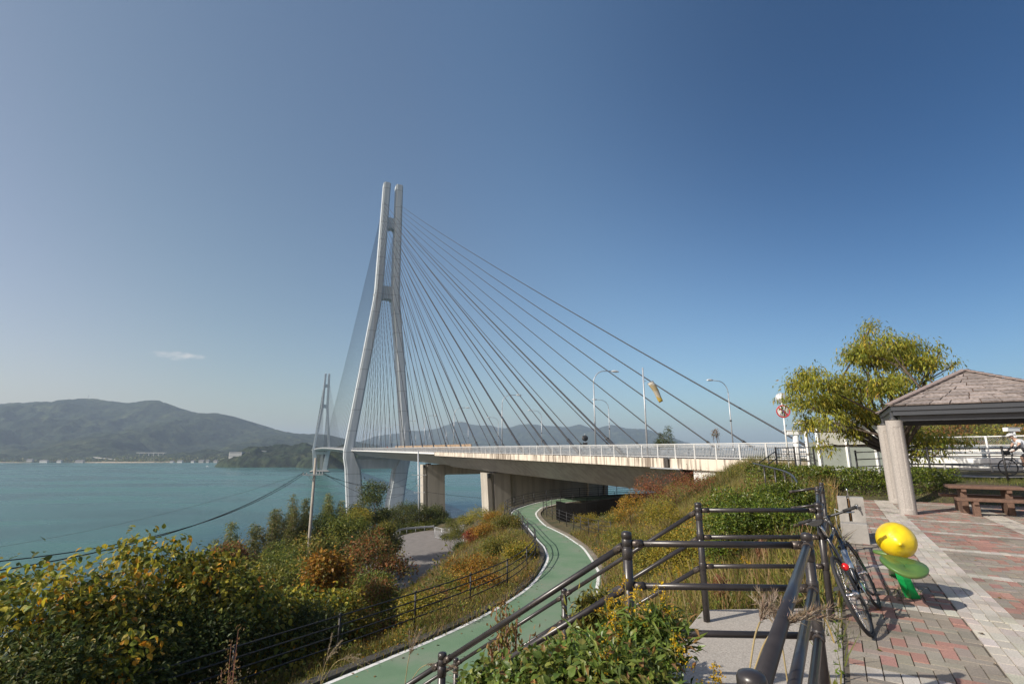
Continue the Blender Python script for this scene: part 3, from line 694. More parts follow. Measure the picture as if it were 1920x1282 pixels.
# ================================================================== things standing on the bridge
def lamp_at(s, a, reach, label, group):
    """pole with a bent arm reaching over the road"""
    z = deck_z(s); b = BP(s, a, z)
    t = thing('street_lamp', label, 'street lamp', b, group=group)
    d = W*reach
    pole = MB().tube([b, b+Vector((0, 0, .9))], [.13, .13], n=10).tube([b+Vector((0, 0, .9)), b+Vector((0, 0, 8.2))], [.085, .065], n=10)
    arm = [b+Vector((0, 0, 8.2))]
    for k in range(1, 8):
        th = math.pi/2*k/7*.94; arm.append(b+Vector((0, 0, 8.2))+Vector((0, 0, 1.55))*math.sin(th)+d*.62*(1-math.cos(th)))
    arm.append(b+Vector((0, 0, 9.80))+d)
    pole.build('pole', M['galv'], t)
    MB().tube(arm, .05, n=8).build('arm', M['galv'], t)
    e = b+Vector((0, 0, 9.81))+d; dn = d.normalized()
    hd = MB().loft([[e+dn*l+W.cross(Vector((0, 0, 1)))*(w*sx)+Vector((0, 0, zz)) for sx, zz in ((-1, -.03), (-.75, h), (.75, h), (1, -.03), (.7, -.10), (-.7, -.10))] for l, w, h in ((-.1, .05, .04), (.15, .15, .10), (.45, .19, .12), (.8, .16, .07), (.92, .09, .0))])
    hd.build('lamp_head', M['white_steel'], t, fix=True)
    MB().box(e+dn*.48+Vector((0, 0, -.115)), (.5, .24, .03), rz=math.atan2(dn.y, dn.x)).build('lens', M['glass_pale'], t)
    if a > 0: MB().tube([b+Vector((0, 0, 4.4)), b+Vector((0, 0, 4.6))], .14, n=8).build('collar', M['dark_metal'], t)
    return t
M['glass_pale'] = mat('lamp_lens', (.70, .70, .66), .2, var=.03)
ords = ['first', 'second', 'third', 'fourth', 'fifth', 'sixth', 'seventh', 'eighth', 'ninth', 'tenth', 'eleventh', 'twelfth']
def Y_to_s(Y, a): return (Y-296-a*W.y)/U.y
for k in range(9):
    s = Y_to_s(56.6, -11)+28.7*k
    lb = 'grey street lamp on the near deck side, arm pointing away, beside the windsock' if k == 0 else f'grey street lamp on the near deck side, {ords[k]} from the windsock'
    lamp_at(s, -11.05, 2.6, lb, 'street lamps along the near side of the bridge')
for k in range(9):
    s = Y_to_s(66.4, 11)+28.7*k
    lb = 'grey street lamp on the far deck side, closest to the round sign' if k == 0 else f'grey street lamp on the far deck side, {ords[k]} from the round sign'
    lamp_at(s, 11.05, -2.6, lb, 'street lamps along the far side of the bridge')
# ---- windsock
def windsock():
    s = Y_to_s(45.3, -13.2); z = deck_z(s); b = BP(s, -14.6, z); 
    b = Vector((at(1213, 830, 45.3).x, 45.3, z))
    t = thing('windsock', 'faded yellow and white windsock hanging limp from a grey pole on the bridge deck', 'windsock', b)
    top = b+Vector((0, 0, 8.1))
    MB().tube([b, top], [.085, .06], n=10).lathe([(.07, 0), (.09, .05), (.02, .12)], top, n=8).build('pole', M['galv'], t)
    r0 = b+Vector((.62, 0, 6.85)); dr = Vector((.46, -.05, -.88)).normalized()
    MB().tube([b+Vector((0, 0, 6.95)), b+Vector((.26, 0, 6.95))], .03).build('swivel', M['galv'], t)
    sk = MB(); secs = []
    n = 18; X = Vector((0, 1, 0)); Yv = dr.cross(X).normalized()
    for k in range(13):
        u = k/12; c = r0+dr*(2.05*u)+Vector((.05*math.sin(u*5), 0, 0))
        rx = .30-.10*u; ry = rx*(1-.45*u)
        secs.append([c+(X*math.cos(th)*ry+Yv*math.sin(th)*rx)*(1+.10*math.sin(3*th+u*6)*u) for th in [2*math.pi*j/n for j in range(n)]])
    sk.loft(secs, caps=False, smooth=True)
    m, nt, bb = new_mat('windsock_cloth'); L = nt.links.new
    tc = N(nt, 'ShaderNodeTexCoord'); sp = N(nt, 'ShaderNodeSeparateXYZ'); L(tc.outputs['Object'], sp.inputs[0])
    nz = N(nt, 'ShaderNodeTexNoise'); nz.inputs['Scale'].default_value = 5; L(tc.outputs['Object'], nz.inputs['Vector'])
    md = N(nt, 'ShaderNodeMapRange'); md.inputs['From Min'].default_value = 5.0; md.inputs['From Max'].default_value = 6.9; L(sp.outputs['Z'], md.inputs['Value'])
    ad = N(nt, 'ShaderNodeMath', operation='ADD'); L(md.outputs[0], ad.inputs[0]); m3 = N(nt, 'ShaderNodeMath', operation='MULTIPLY'); m3.inputs[1].default_value = .18; L(nz.outputs['Fac'], m3.inputs[0]); L(m3.outputs[0], ad.inputs[1])
    rp = ramp(nt, [(.0, (.42, .28, .03)), (.30, (.42, .29, .06)), (.36, (.42, .38, .30)), (.60, (.40, .36, .28)), (.66, (.34, .27, .13)), (.9, (.38, .32, .2)), (.97, (.55, .52, .46))]); L(ad.outputs[0], rp.inputs[0]); L(rp.outputs[0], bb.inputs['Base Color']); bb.inputs['Roughness'].default_value = .9
    so_ = sk.build('sock', m, t); so_.modifiers.new('solid', 'SOLIDIFY').thickness = .012
    ringp = secs[0]; MB().tube(ringp, .018, n=6, closed=True).build('ring', M['galv'], t)
windsock()
# ---- the back of a road sign, the tan site fence, the walkers
def back_sign():
    b = BP(Y_to_s(70, 3), 3, 0); b = Vector((at(1097, 830, 74).x, 74, deck_z(-240)))
    t = thing('road_sign', 'dark backs of a round road sign and small plate between the stay cables', 'road sign', b)
    MB().tube([b, b+Vector((0, 0, 3.0))], .05).build('pole', M['galv'], t)
    MB().lathe([(.0, -.02), (.45, -.02), (.45, .02), (.0, .02)], b+Vector((0, -.07, 2.35)), axis=(0, 1, 0), cap=False).build('round_plate', M['dark_metal'], t)
    MB().box(b+Vector((0, -.07, 1.55)), (.7, .03, .4)).build('small_plate', M['dark_metal'], t)
back_sign()
M['tan'] = mat('tan_board', (.30, .215, .14), .8, var=.18, scale=.5, stretch=(1, 1, .2))
def site_fence():
    s0, s1 = Y_to_s(95, -11.5), Y_to_s(172, -11.5)
    b = BP(s0, -11.9, deck_z(s0)); t = thing('site_fence', 'long tan hoarding standing behind the railing of the bridge deck', 'fence', b)
    n = 40
    g = MB()
    for k in range(n):
        u = s0+(s1-s0)*k/n; v = s0+(s1-s0)*(k+.94)/n
        g.bar(BP(u, -12.1, deck_z(u)+1.15), BP(v, -12.1, deck_z(v)+1.15), .05, 1.1)
    g.build('board', M['tan'], t)
    f = MB()
    for k in range(n+1):
        u = s0+(s1-s0)*k/n; f.bar(BP(u, -12.0, deck_z(u)+.04), BP(u, -12.0, deck_z(u)+1.62), .07, .07, up=U)
    f.build('frame', M['wood'], t)
site_fence()
# ================================================================== plaza paving
m, nt, b = new_mat('paver'); L = nt.links.new
at_ = N(nt, 'ShaderNodeAttribute', attribute_name='Col'); ps = N(nt, 'ShaderNodeNewGeometry').outputs['Position']
n1 = N(nt, 'ShaderNodeTexNoise'); n1.inputs['Scale'].default_value = 1.3; n1.inputs['Detail'].default_value = 6; L(ps, n1.inputs['Vector'])
n2 = N(nt, 'ShaderNodeTexNoise'); n2.inputs['Scale'].default_value = 90; n2.inputs['Detail'].default_value = 4; L(ps, n2.inputs['Vector'])
r1 = ramp(nt, [(.28, (.58, .57, .54)), (.45, (.92, .92, .91)), (.68, (1.10,)*3)]); L(n1.outputs['Fac'], r1.inputs[0])
r2 = ramp(nt, [(.3, (.78,)*3), (.7, (1.2,)*3)]); L(n2.outputs['Fac'], r2.inputs[0])
m1 = N(nt, 'ShaderNodeMix', data_type='RGBA', blend_type='MULTIPLY'); m1.inputs['Factor'].default_value = 1; L(at_.outputs['Color'], m1.inputs['A']); L(r1.outputs[0], m1.inputs['B'])
m2 = N(nt, 'ShaderNodeMix', data_type='RGBA', blend_type='MULTIPLY'); m2.inputs['Factor'].default_value = 1; L(m1.outputs['Result'], m2.inputs['A']); L(r2.outputs[0], m2.inputs['B'])
L(m2.outputs['Result'], b.inputs['Base Color']); b.inputs['Roughness'].default_value = .88
bp = N(nt, 'ShaderNodeBump'); bp.inputs['Distance'].default_value = .002; L(n2.outputs['Fac'], bp.inputs['Height']); L(bp.outputs[0], b.inputs['Normal'])
M['paver'] = m
S0, S1, Q0, Q1 = -2.0, 20.3, -.10, 13.0
BS, BQ = 4.83, 1.07; PS, PQ = 2.08, 2.0; HB, HQ = .105, .21      # band positions, periods and half widths
pv = []                                                           # s0, s1, q0, q1, kind
def in_fields(lo, hi, first, period, half):
    k0 = math.floor((lo-first)/period)-1; out = []
    for k in range(k0, k0+30):
        a, b_ = first+k*period+half, first+(k+1)*period-half
        a, b_ = max(a, lo), min(b_, hi)
        if b_-a > .05: out.append((a, b_))
    return out
fs = in_fields(S0, S1, BS, PS, HB); fq = in_fields(Q0, Q1, BQ, PQ, HQ)
cell = .105; gap = .0035
for (a0, a1) in fs:
    for (b0, b1) in fq:
        ni = int(math.ceil((a1-a0)/cell)); nj = int(math.ceil((b1-b0)/cell)); oi_ = rnd.randrange(4)
        for i in range(-1, ni+1):
            for j in range(-1, nj+1):
                k = (i-j+oi_) % 4
                if k == 0: r = (i, i+2, j, j+1)
                elif k == 3: r = (i, i+1, j, j+2)
                else: continue
                x0, x1, y0, y1 = a0+r[0]*cell, a0+r[1]*cell, b0+r[2]*cell, b0+r[3]*cell
                x0, x1, y0, y1 = max(x0, a0), min(x1, a1), max(y0, b0), min(y1, b1)
                if x1-x0 > .02 and y1-y0 > .02: pv.append((x0, x1, y0, y1, 0))
for k in range(-6, 12):                                            # cross bands: one row of pale pavers, two deep
    c = BS+k*PS
    if c-HB < S0 or c+HB > S1: continue
    q = Q0
    while q < Q1:
        pv.append((c-HB, c+HB, q, min(q+cell, Q1), 1)); q += cell
for k in range(-2, 8):                                             # wide bands along the fence direction
    c = BQ+k*PQ
    if c-HQ < Q0 or c+HQ > Q1: continue
    for (a0, a1) in fs:
        n = max(1, round((a1-a0)/(2*cell)))
        for i in range(n):
            for j in range(4):
                pv.append((a0+(a1-a0)*i/n, a0+(a1-a0)*(i+1)/n, c-HQ+j*HQ/2, c-HQ+(j+1)*HQ/2, 1))
P_ = np.array([p[:4] for p in pv]); K_ = np.array([p[4] for p in pv]); n = len(pv)
# pull the first rows away from the planted pocket under the lemon seat
zt = rng.normal(0, .0012, n); tilt = rng.normal(0, .0012, (n, 2))
def corner(ci, cj, top):
    s = P_[:, 0]+gap/2 if ci == 0 else P_[:, 1]-gap/2; q = P_[:, 2]+gap/2 if cj == 0 else P_[:, 3]-gap/2
    if top: s = s+(.003 if ci == 0 else -.003); q = q+(.003 if cj == 0 else -.003)
    z = (zt+tilt[:, 0]*(2*ci-1)+tilt[:, 1]*(2*cj-1)) if top else np.full(n, -.02)
    return np.stack([E1.x*s+E2.x*q, E1.y*s+E2.y*q, z], -1)
V = np.stack([corner(0, 0, 0), corner(1, 0, 0), corner(1, 1, 0), corner(0, 1, 0), corner(0, 0, 1), corner(1, 0, 1), corner(1, 1, 1), corner(0, 1, 1)], 1)
base = np.arange(n)[:, None]*8
fa = np.concatenate([base+np.array(f) for f in ((4, 7, 6, 5), (0, 4, 5, 1), (1, 5, 6, 2), (2, 6, 7, 3), (3, 7, 4, 0))], 0)
mid_s = (P_[:, 0]+P_[:, 1])/2; mid_q = (P_[:, 2]+P_[:, 3])/2
pinkness = .20+.55*np.clip((vnoise(mid_s, mid_q, 1.6, 9)-.35)*1.6, 0, 1)*(.55+.45*vnoise(mid_s, mid_q, .45, 10))
pink = (rng.random(n) < pinkness) & (K_ == 0)
colr = np.where(K_[:, None] == 1, np.array([.455, .415, .365]), np.where(pink[:, None], np.array([.325, .18, .145]), np.array([.262, .228, .188])))
colr = colr*(1+rng.normal(0, .08, (n, 1)))*(1+rng.normal(0, .02, (n, 3)))
tag(link('plaza_paving', np_mesh('plaza_paving', V.reshape(-1, 3), fa, col=np.repeat(colr, 8, 0)), m), kind='structure')
jm = mat('joint_sand', (.10, .085, .065), .95, var=.3, scale=30, world=True)
tag(MB().add([sq(S0, Q0-.03, -.012), sq(S1, Q0-.03, -.012), sq(S1, Q1, -.012), sq(S0, Q1, -.012)], [(0, 3, 2, 1)]).build('plaza_bed', jm), kind='structure')
# edging kerb, landing and steps
tag(MB().prism([sq(S0, Q0-.17, -.3), sq(S0, Q0-.035, -.3), sq(S1, Q0-.035, -.3), sq(S1, Q0-.17, -.3)], (0, 0, .28)).build('plaza_kerb', M['aggregate'], fix=True, bevel=.008), kind='structure')
tag(MB().prism([sq(2.0, -1.34, -.3), sq(2.0, -.28, -.3), sq(6.5, -.28, -.3), sq(5.75, -1.34, -.3)], (0, 0, .28)).build('step_landing', M['aggregate'], fix=True, bevel=.01), kind='structure')
SL = .66
st = MB(); k = 0
nst = 27; rise = 4.98/nst; run = rise/SL
for k in range(nst):
    z = -.02-rise*(k+1); q = -1.34-run*k
    sh = .0
    st.prism([sq(3.2, q-run-.02, z-.4), sq(3.2, q, z-.4), sq(5.42, q, z-.4), sq(5.42, q-run-.02, z-.4)], (0, 0, .4))
tag(st.build('steps', M['aggregate'], fix=True), kind='structure')
# ================================================================== cycle path
m, nt, b = new_mat('green_path'); L = nt.links.new
ps = N(nt, 'ShaderNodeNewGeometry').outputs['Position']
n1 = N(nt, 'ShaderNodeTexNoise'); n1.inputs['Scale'].default_value = .55; n1.inputs['Detail'].default_value = 7; L(ps, n1.inputs['Vector'])
n2 = N(nt, 'ShaderNodeTexNoise'); n2.inputs['Scale'].default_value = 70; n2.inputs['Detail'].default_value = 3; L(ps, n2.inputs['Vector'])
r1 = ramp(nt, [(.28, (.098, .175, .100)), (.46, (.128, .212, .125)), (.58, (.155, .218, .145)), (.72, (.215, .225, .175))]); L(n1.outputs['Fac'], r1.inputs[0])
r2 = ramp(nt, [(.3, (.86,)*3), (.7, (1.1,)*3)]); L(n2.outputs['Fac'], r2.inputs[0])
mx = N(nt, 'ShaderNodeMix', data_type='RGBA', blend_type='MULTIPLY'); mx.inputs['Factor'].default_value = 1; L(r1.outputs[0], mx.inputs['A']); L(r2.outputs[0], mx.inputs['B']); L(mx.outputs['Result'], b.inputs['Base Color'])
b.inputs['Roughness'].default_value = .85
M['green'] = m
def strip(A, B, z): 
    f = lambda P: [Vector((p.x, p.y, z)) for p in P]
    return MB().sheet(f(B), f(A))
tag(strip(PLs, PRs, PZ).build('cycle_path', m), kind='structure')
tag(strip(offset(PLs, -.05), offset(PLs, -.21), PZ+.005).build('path_edge_line', M['line']), kind='structure')
tag(strip(offset(PRs, .22), offset(PRs, .06), PZ+.005).build('path_edge_line', M['line']), kind='structure')
def kerb(P, d0, d1, z0, z1, name, mm):
    A, B = offset(P, d0), offset(P, d1)
    secs = [[Vector((a.x, a.y, z0)), Vector((a.x, a.y, z1)), Vector((b_.x, b_.y, z1)), Vector((b_.x, b_.y, z0))] for a, b_ in zip(A, B)]
    return tag(MB().loft(secs).build(name, mm, fix=True), kind='structure')
M['gutter'] = mat('dark_kerb', (.055, .050, .045), .9, var=.35, scale=2, bump=.004, world=True)
kerb(PLs, .36, .02, PZ-.4, PZ+.09, 'path_kerb', M['gutter'])
kerb(PRs, -.02, -.35, PZ-.4, PZ+.02, 'path_kerb', mat('worn_kerb', (.20, .17, .13), .9, var=.3, scale=1.2, world=True))
# lower road with its bend
pk = [Vector((-13.5+6.9*math.cos(a), 73+19.2*math.sin(a), PARK-.03)) for a in [2*math.pi*k/40 for k in range(40)]]
tag(MB().add(pk, [tuple(range(40))]).build('lower_road', M['asphalt']), kind='structure')
# ================================================================== pipe handrails at the steps
UPV = Vector((0, 0, 1))
def joint(mb, c, d):
    d = Vector(d).normalized(); mb.tube([c-d*.028, c+d*.028], .027, n=10)
def pipe_post(parent, base, h=1.06, r=.031):
    p = MB().tube([base-UPV*.1, base+UPV*(h-.04)], r, n=14).build('post', M['black_pipe'], parent)
    MB().lathe([(r*1.0, h-.075), (r*1.10, h-.07), (r*1.10, h-.035), (r*1.04, h-.033), (r*1.04, h-.028), (r*1.12, h-.026), (r*1.12, h+.0), (r*.98, h+.010), (r*.5, h+.016), (.001, h+.017)], base, n=14).build('cap', M['black_pipe'], p)
    for z in (h-.12, h-.30, h-.58):
        MB().lathe([(r*1.02, z-.035), (r*1.14, z-.03), (r*1.14, z+.03), (r*1.02, z+.035)], base, n=14).build('collar', M['black_pipe'], p)
    return p
RH = (1.0, .745, .475)
def pipe_rail(parent, a, b, r=.0205):
    d = (b-a).normalized(); a2, b2 = a+d*.05, b-d*.05
    o = MB().tube([a2, b2], r, n=12).build('rail', M['black_pipe'], parent)
    for e, sgn in ((a, 1), (b, -1)):
        MB().tube([e+d*sgn*.032, e+d*sgn*.10], r*1.25, n=10).lathe([(.013, -.03), (.013, .03)], e+d*sgn*.06, axis=Vector((-d.y, d.x, 0)), n=8).build('fitting', M['bolt_dark'], o)
    return o
M['bolt_dark'] = mat('worn_pipe_fitting', (.085, .07, .062), .4, metal=.5, var=.5, scale=60)
pA, pB, pC, pD, pF = Vector((.75, 3.41, 0)), Vector((1.879, 5.196, 0)), Vector((1.895, 3.35, 0)), Vector((3.09, 5.196, 0)), Vector((.58, 1.334, 0))
pG, pH = Vector((4.16, 6.96, 0)), Vector((5.0, 8.24, 0))
# fence on the plaza edge towards the camera
hr = thing('handrail', 'thick dark pipe railing nearest the camera, ending at a round cap', 'railing', pF)
for p in (pF, pC): pipe_post(hr, p)
pF2 = pF-E1*2.0
for z in RH: pipe_rail(hr, pF+UPV*z, pC+UPV*z, .024); pipe_rail(hr, pF2+UPV*z, pF+UPV*z, .024)
# side rails of the landing and the flights
dn_ = Vector((-.841, .541, 0)); STEP = 1.535
def flight(start, side_end, name, label, n, first_level):
    t = thing('handrail', label, 'railing', start)
    posts = [start]+[start+dn_*STEP*k+UPV*(-SL*STEP*k) for k in range(1, n)]
    for p in posts: pipe_post(t, p)
    for a, b in zip(posts[:-1], posts[1:]):
        for z in RH: pipe_rail(t, a+UPV*z, b+UPV*z)
    for z in RH: pipe_rail(t, start+UPV*z, side_end+UPV*z)
    return t
flight(pA, pC, 'handrail', 'dark pipe handrail of the steps on the side nearer the camera', 6, True)
flight(pB, pD, 'handrail', 'dark pipe handrail of the steps on the side farther from the camera', 6, True)
hr = thing('handrail', 'dark pipe railing on the plaza edge that the bicycle leans against', 'railing', pD)
for p in (pD, pG, pH): pipe_post(hr, p)
for z in RH: pipe_rail(hr, pD+UPV*z, pG+UPV*z); pipe_rail(hr, pG+UPV*z, pH+UPV*z)
e_ = pH+dn_*.5+UPV*(-.10)
for z in RH: pipe_rail(hr, pH+UPV*z, e_+UPV*z)
# curved handrail over the hedge
cu = thing('handrail', 'slim grey handrail curving down over the clipped hedge', 'railing', Vector((8.2, 16.6, 0)))
cpts = [at(1412, 868, 18.6), at(1432, 873, 17.6), at(1452, 878, 16.6), at(1470, 883, 15.4), at(1484, 890, 14.2), at(1492, 899, 13.1), at(1496, 909, 12.3), at(1500, 922, 11.6)]
MB().tube(catmull(cpts, 4), .028, n=8).build('rail', M['galv_dark'] if 'galv_dark' in M else M['dark_metal'], cu)
for p in cpts[1:7:1]: MB().tube([Vector((p.x, p.y, min(-.1, p.z-.9))), p], .024, n=8).build('post', M['black_pipe'], cu)
# ================================================================== railings of the cycle path
def rail_fence(P, h, zs, spacing, name, label, group=None, rpost=.032, rr=.019, mm=None, zf=None):
    mm = mm or M['black_fence']
    L_ = sum((b-a).length for a, b in zip(P[:-1], P[1:])); n = max(2, int(round(L_/spacing))+1)
    pp = resample(P, n)
    if zf: pp = [Vector((p.x, p.y, zf(p.x, p.y))) for p in pp]
    t = thing(name, label, 'fence', pp[0], group=group)
    for p in pp:
        MB().tube([p-UPV*.15, p+UPV*h], rpost, n=8).lathe([(rpost*1.25, 0), (rpost*1.25, .03), (.005, .045)], p+UPV*h, n=8).build('post', mm, t)
    fine = resample(P, n*4-3)
    if zf: fine = [Vector((p.x, p.y, zf(p.x, p.y))) for p in fine]
    for z in zs: MB().tube([p+UPV*z for p in (fine if not zf else pp)], rr, n=6).build('rail', mm, t)
    return t
def var_offset(P, fn): 
    out = []
    for i, p in enumerate(P):
        t = (P[min(i+1, len(P)-1)]-P[max(i-1, 0)]); t.z = 0; t.normalize(); out.append(p+Vector((-t.y, t.x, 0))*fn(p))
    return out
lf = var_offset(PLs, lambda p: float(np.interp(p.y, [20, 29, 36], [1.45, .75, .5])))
i0 = next(i for i, p in enumerate(lf) if p.y > 7.0)
rail_fence(lf[i0:222], 1.2, (1.17, .88, .58, .28), 3.4, 'path_fence', 'black rail fence on the seaward side of the green path, casting bars of shadow', rpost=.04, rr=.027)
rf_ = [gp(1146, 1012, -4.3), gp(1110, 1004, -4.6), gp(1082, 994, -4.85), gp(1058, 984, PZ), gp(1036, 974, PZ), gp(1022, 966, PZ), gp(1018, 960, PZ), gp(1024, 954, PZ), gp(1045, 947.5, PZ), gp(1085, 943.5, PZ)]
rail_fence(catmull(rf_, 5)+[rf_[-1]+Vector((7, 3.4, 0))], 1.15, (1.12, .84, .56, .28), 2.2, 'path_fence', 'black rail fence inside the bend of the green path under the bridge', rpost=.03, rr=.018)
# added wall painted black as shade under the deck, with a fringe of creeper
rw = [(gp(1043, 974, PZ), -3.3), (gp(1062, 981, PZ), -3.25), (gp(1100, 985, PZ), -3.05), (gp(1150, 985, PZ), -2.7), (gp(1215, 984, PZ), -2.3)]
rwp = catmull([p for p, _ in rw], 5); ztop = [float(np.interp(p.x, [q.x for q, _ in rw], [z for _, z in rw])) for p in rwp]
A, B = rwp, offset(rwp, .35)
wl = MB().loft([[Vector((a.x, a.y, PZ-1)), Vector((a.x, a.y, z)), Vector((b_.x, b_.y, z)), Vector((b_.x, b_.y, PZ-1))] for a, b_, z in zip(A, B, ztop)]).build('shade_wall', mat('shade_black_wall', (.006, .0055, .005), 1.0, var=.3, scale=1.5, world=True, spec=.08), fix=True)
tag(wl, 'low wall painted black as shade beneath the bridge deck inside the path bend', 'wall')
# ================================================================== bicycle
def make_bike(label, group=None, paint='bike_paint', drop=False):
    t = thing('bicycle', label, 'bicycle', (0, 0, 0), group=group)
    RW = .335; xr, xf = 0.0, 1.02
    for x in (xr, xf):
        w = thing('wheel', None, None); w.parent = t
        ring = lambda r: [Vector((x+r*math.cos(a), 0, RW+r*math.sin(a))) for a in [2*math.pi*k/40 for k in range(40)]]
        MB().tube(ring(RW-.016), .0165, n=8, closed=True).build('tyre', M['rubber'], w)
        MB().tube(ring(RW-.040), .010, n=6, closed=True).build('rim', M['dark_metal'], w)
        sp = MB()
        for k in range(28):
            a = 2*math.pi*k/28; sd = .028 if k % 2 else -.028; a2 = a+(.5 if k % 4 < 2 else -.5)
            sp.tube([Vector((x+.022*math.cos(a2), sd, RW+.022*math.sin(a2))), Vector((x+(RW-.045)*math.cos(a), 0, RW+(RW-.045)*math.sin(a)))], .0013, n=4, caps=False)
        sp.build('spokes', M['chrome'], w)
        MB().lathe([(.01, -.06), (.026, -.045), (.016, -.03), (.016, .03), (.026, .045), (.01, .06)], (x, 0, RW), axis=(0, 1, 0), n=12).build('hub', M['chrome'], w)
    bb = Vector((.42, 0, .285)); st = Vector((.255, 0, .80)); hd = Vector((.80, 0, .84)); hl = Vector((.84, 0, .69)); ra = Vector((xr, 0, RW)); fa = Vector((xf, 0, RW))
    f = MB()
    f.tube([bb, st], .016, n=10).tube([st+Vector((.01, 0, -.04)), hd+Vector((.012, 0, -.03))], .017, n=10).tube([bb, hl+Vector((-.01, 0, .03))], .019, n=10).tube([hd, hl], .020, n=10)
    for sd in (-1, 1):
        o = Vector((0, .055*sd, 0)); f.tube([bb+Vector((-.03, .03*sd, 0)), ra+o], .010, n=8).tube([st+Vector((0, .012*sd, -.05)), ra+o], .008, n=8)
    f.tube([bb+Vector((0, -.04, 0)), bb+Vector((0, .04, 0))], .023, n=12)
    f.build('frame', M[paint], t)
    fk = MB().tube([hl, hl+Vector((.012, 0, -.05))], .02, n=10)
    for sd in (-1, 1): fk.tube([hl+Vector((.01, .045*sd, -.05)), Vector((.93, .05*sd, .52)), fa+Vector((0, .05*sd, 0))], [.013, .012, .009], n=8)
    fk.tube([hl+Vector((.01, -.05, -.05)), hl+Vector((.01, .05, -.05))], .015, n=8)
    fk.build('fork', M[paint], t)
    top = hd+Vector((-.02, 0, .075)); ste = top+Vector((.09, 0, .03))
    MB().tube([hd, top], .015, n=10).tube([top, ste], .016, n=10).build('stem', M['dark_metal'], t)
    h = thing('handlebar', None, None); h.parent = t
    if not drop:
        MB().tube([ste+Vector((-.03, -.29, .015)), ste+Vector((0, -.09, 0)), ste+Vector((0, .09, 0)), ste+Vector((-.03, .29, .015))], .0125, n=10).build('bar', M['dark_metal'], h)
        for sd in (-1, 1):
            MB().tube([ste+Vector((-.026, .165*sd, .01)), ste+Vector((-.034, .30*sd, .016))], .0175, n=10).build('grip', M['rubber'], h)
            MB().tube([ste+Vector((.0, .14*sd, .0)), ste+Vector((.05, .16*sd, -.01)), ste+Vector((.045, .25*sd, -.03))], .007, n=6).build('brake_lever', M['chrome'], h)
            MB().tube([ste+Vector((.03, .14*sd, 0)), ste+Vector((.12, .08*sd, .05)), ste+Vector((.10, .02*sd, -.12)), Vector((.90, .02*sd, .60))], .0035, n=6, caps=False).build('brake_cable', M['cable_pale'], h)
        MB().lathe([(.0, 0), (.022, 0), (.022, .018), (.012, .03), (.001, .033)], ste+Vector((0, .11, .015)), n=12).build('bell', M['bell'], h)
    else:
        b = MB().tube([ste+Vector((0, -.2, 0)), ste+Vector((0, .2, 0))], .013, n=8)
        for sd in (-1, 1): b.tube([ste+Vector((0, .2*sd, 0)), ste+Vector((.09, .21*sd, .0)), ste+Vector((.12, .21*sd, -.06)), ste+Vector((.08, .21*sd, -.12)), ste+Vector((0, .21*sd, -.13))], .015, n=8)
        b.build('bar', M['rubber'], h)
        MB().box(ste+Vector((.12, 0, -.04)), (.16, .24, .18)).build('bag', M['rubber'], h, bevel=.03)
    sp_ = MB().tube([st, st+Vector((-.045, 0, .14))], .0135, n=10).build('seat_post', M['chrome'], t)
    if not drop: MB().lathe([(.0, 0), (.030, 0), (.034, .012), (.026, .024), (.001, .03)], Vector((.12, -.04, .545)), axis=(-1, -.3, .2), n=14).build('reflector', M['red_lens'], sp_)
    s = MB(); c = st+Vector((-.045, 0, .155)); secs = []
    for x, w, z, hh in ((-.13, .062, .012, .03), (-.10, .072, .016, .04), (-.04, .062, .012, .04), (.03, .034, .006, .035), (.10, .021, .004, .03), (.145, .014, -.002, .022)):
        secs.append([c+Vector((x, w*math.cos(a), z+(hh*.5*math.sin(a) if math.sin(a) > 0 else hh*math.sin(a)))) for a in [2*math.pi*k/12 for k in range(12)]])
    s.loft(secs, smooth=True).build('saddle', M['rubber'], t)
    cr = thing('crankset', None, None); cr.parent = t
    MB().lathe([(.04, -.003), (.088, -.003), (.088, .003), (.04, .003)], bb+Vector((0, -.05, 0)), axis=(0, 1, 0), n=32).build('chainring', M['chrome'], cr)
    for sd, a in ((-1, -.5), (1, math.pi-.5)):
        e = bb+Vector((.165*math.cos(a), .07*sd, .165*math.sin(a)))
        MB().bar(bb+Vector((0, .065*sd, 0)), e, .014, .022).build('crank_arm', M['dark_metal'], cr)
        p = MB()
        p.box(e+Vector((0, .06*sd, 0)), (.085, .02, .012)).box(e+Vector((.035, .06*sd, 0)), (.012, .09, .022)).box(e+Vector((-.035, .06*sd, 0)), (.012, .09, .022)).tube([e, e+Vector((0, .09*sd, 0))], .008, n=8)
        p.build('pedal', M['dark_metal'], t)
    ca = MB()
    for k in range(6): ca.lathe([(.012, -.0015), (.050-.005*k, -.0015), (.050-.005*k, .0015), (.012, .0015)], ra+Vector((0, -.025-.006*k, 0)), axis=(0, 1, 0), n=20)
    ca.build('cassette', M['chrome'], t)
    MB().tube([bb+Vector((0, -.05, .088)), ra+Vector((0, -.045, .036))], .0045, n=5).tube([bb+Vector((0, -.05, -.088)), ra+Vector((.02, -.045, -.12)), ra+Vector((-.005, -.045, -.075)), ra+Vector((.03, -.045, -.03))], .0045, n=5).build('chain', M['dark_metal'], t)
    MB().bar(ra+Vector((.005, -.065, -.02)), ra+Vector((.02, -.065, -.125)), .012, .022).lathe([(.005, -.006), (.022, -.006), (.022, .006), (.005, .006)], ra+Vector((.02, -.05, -.12)), axis=(0, 1, 0), n=14).lathe([(.005, -.006), (.02, -.006), (.02, .006), (.005, .006)], ra+Vector((-.003, -.05, -.06)), axis=(0, 1, 0), n=14).build('derailleur', M['dark_metal'], t)
    MB().tube([bb.lerp(hl, .3)+Vector((.02, 0, .045)), bb.lerp(hl, .68)+Vector((.02, 0, .045))], .034, n=14).build('water_bottle', M['silver_bottle'], t, bevel=.006)
    return t
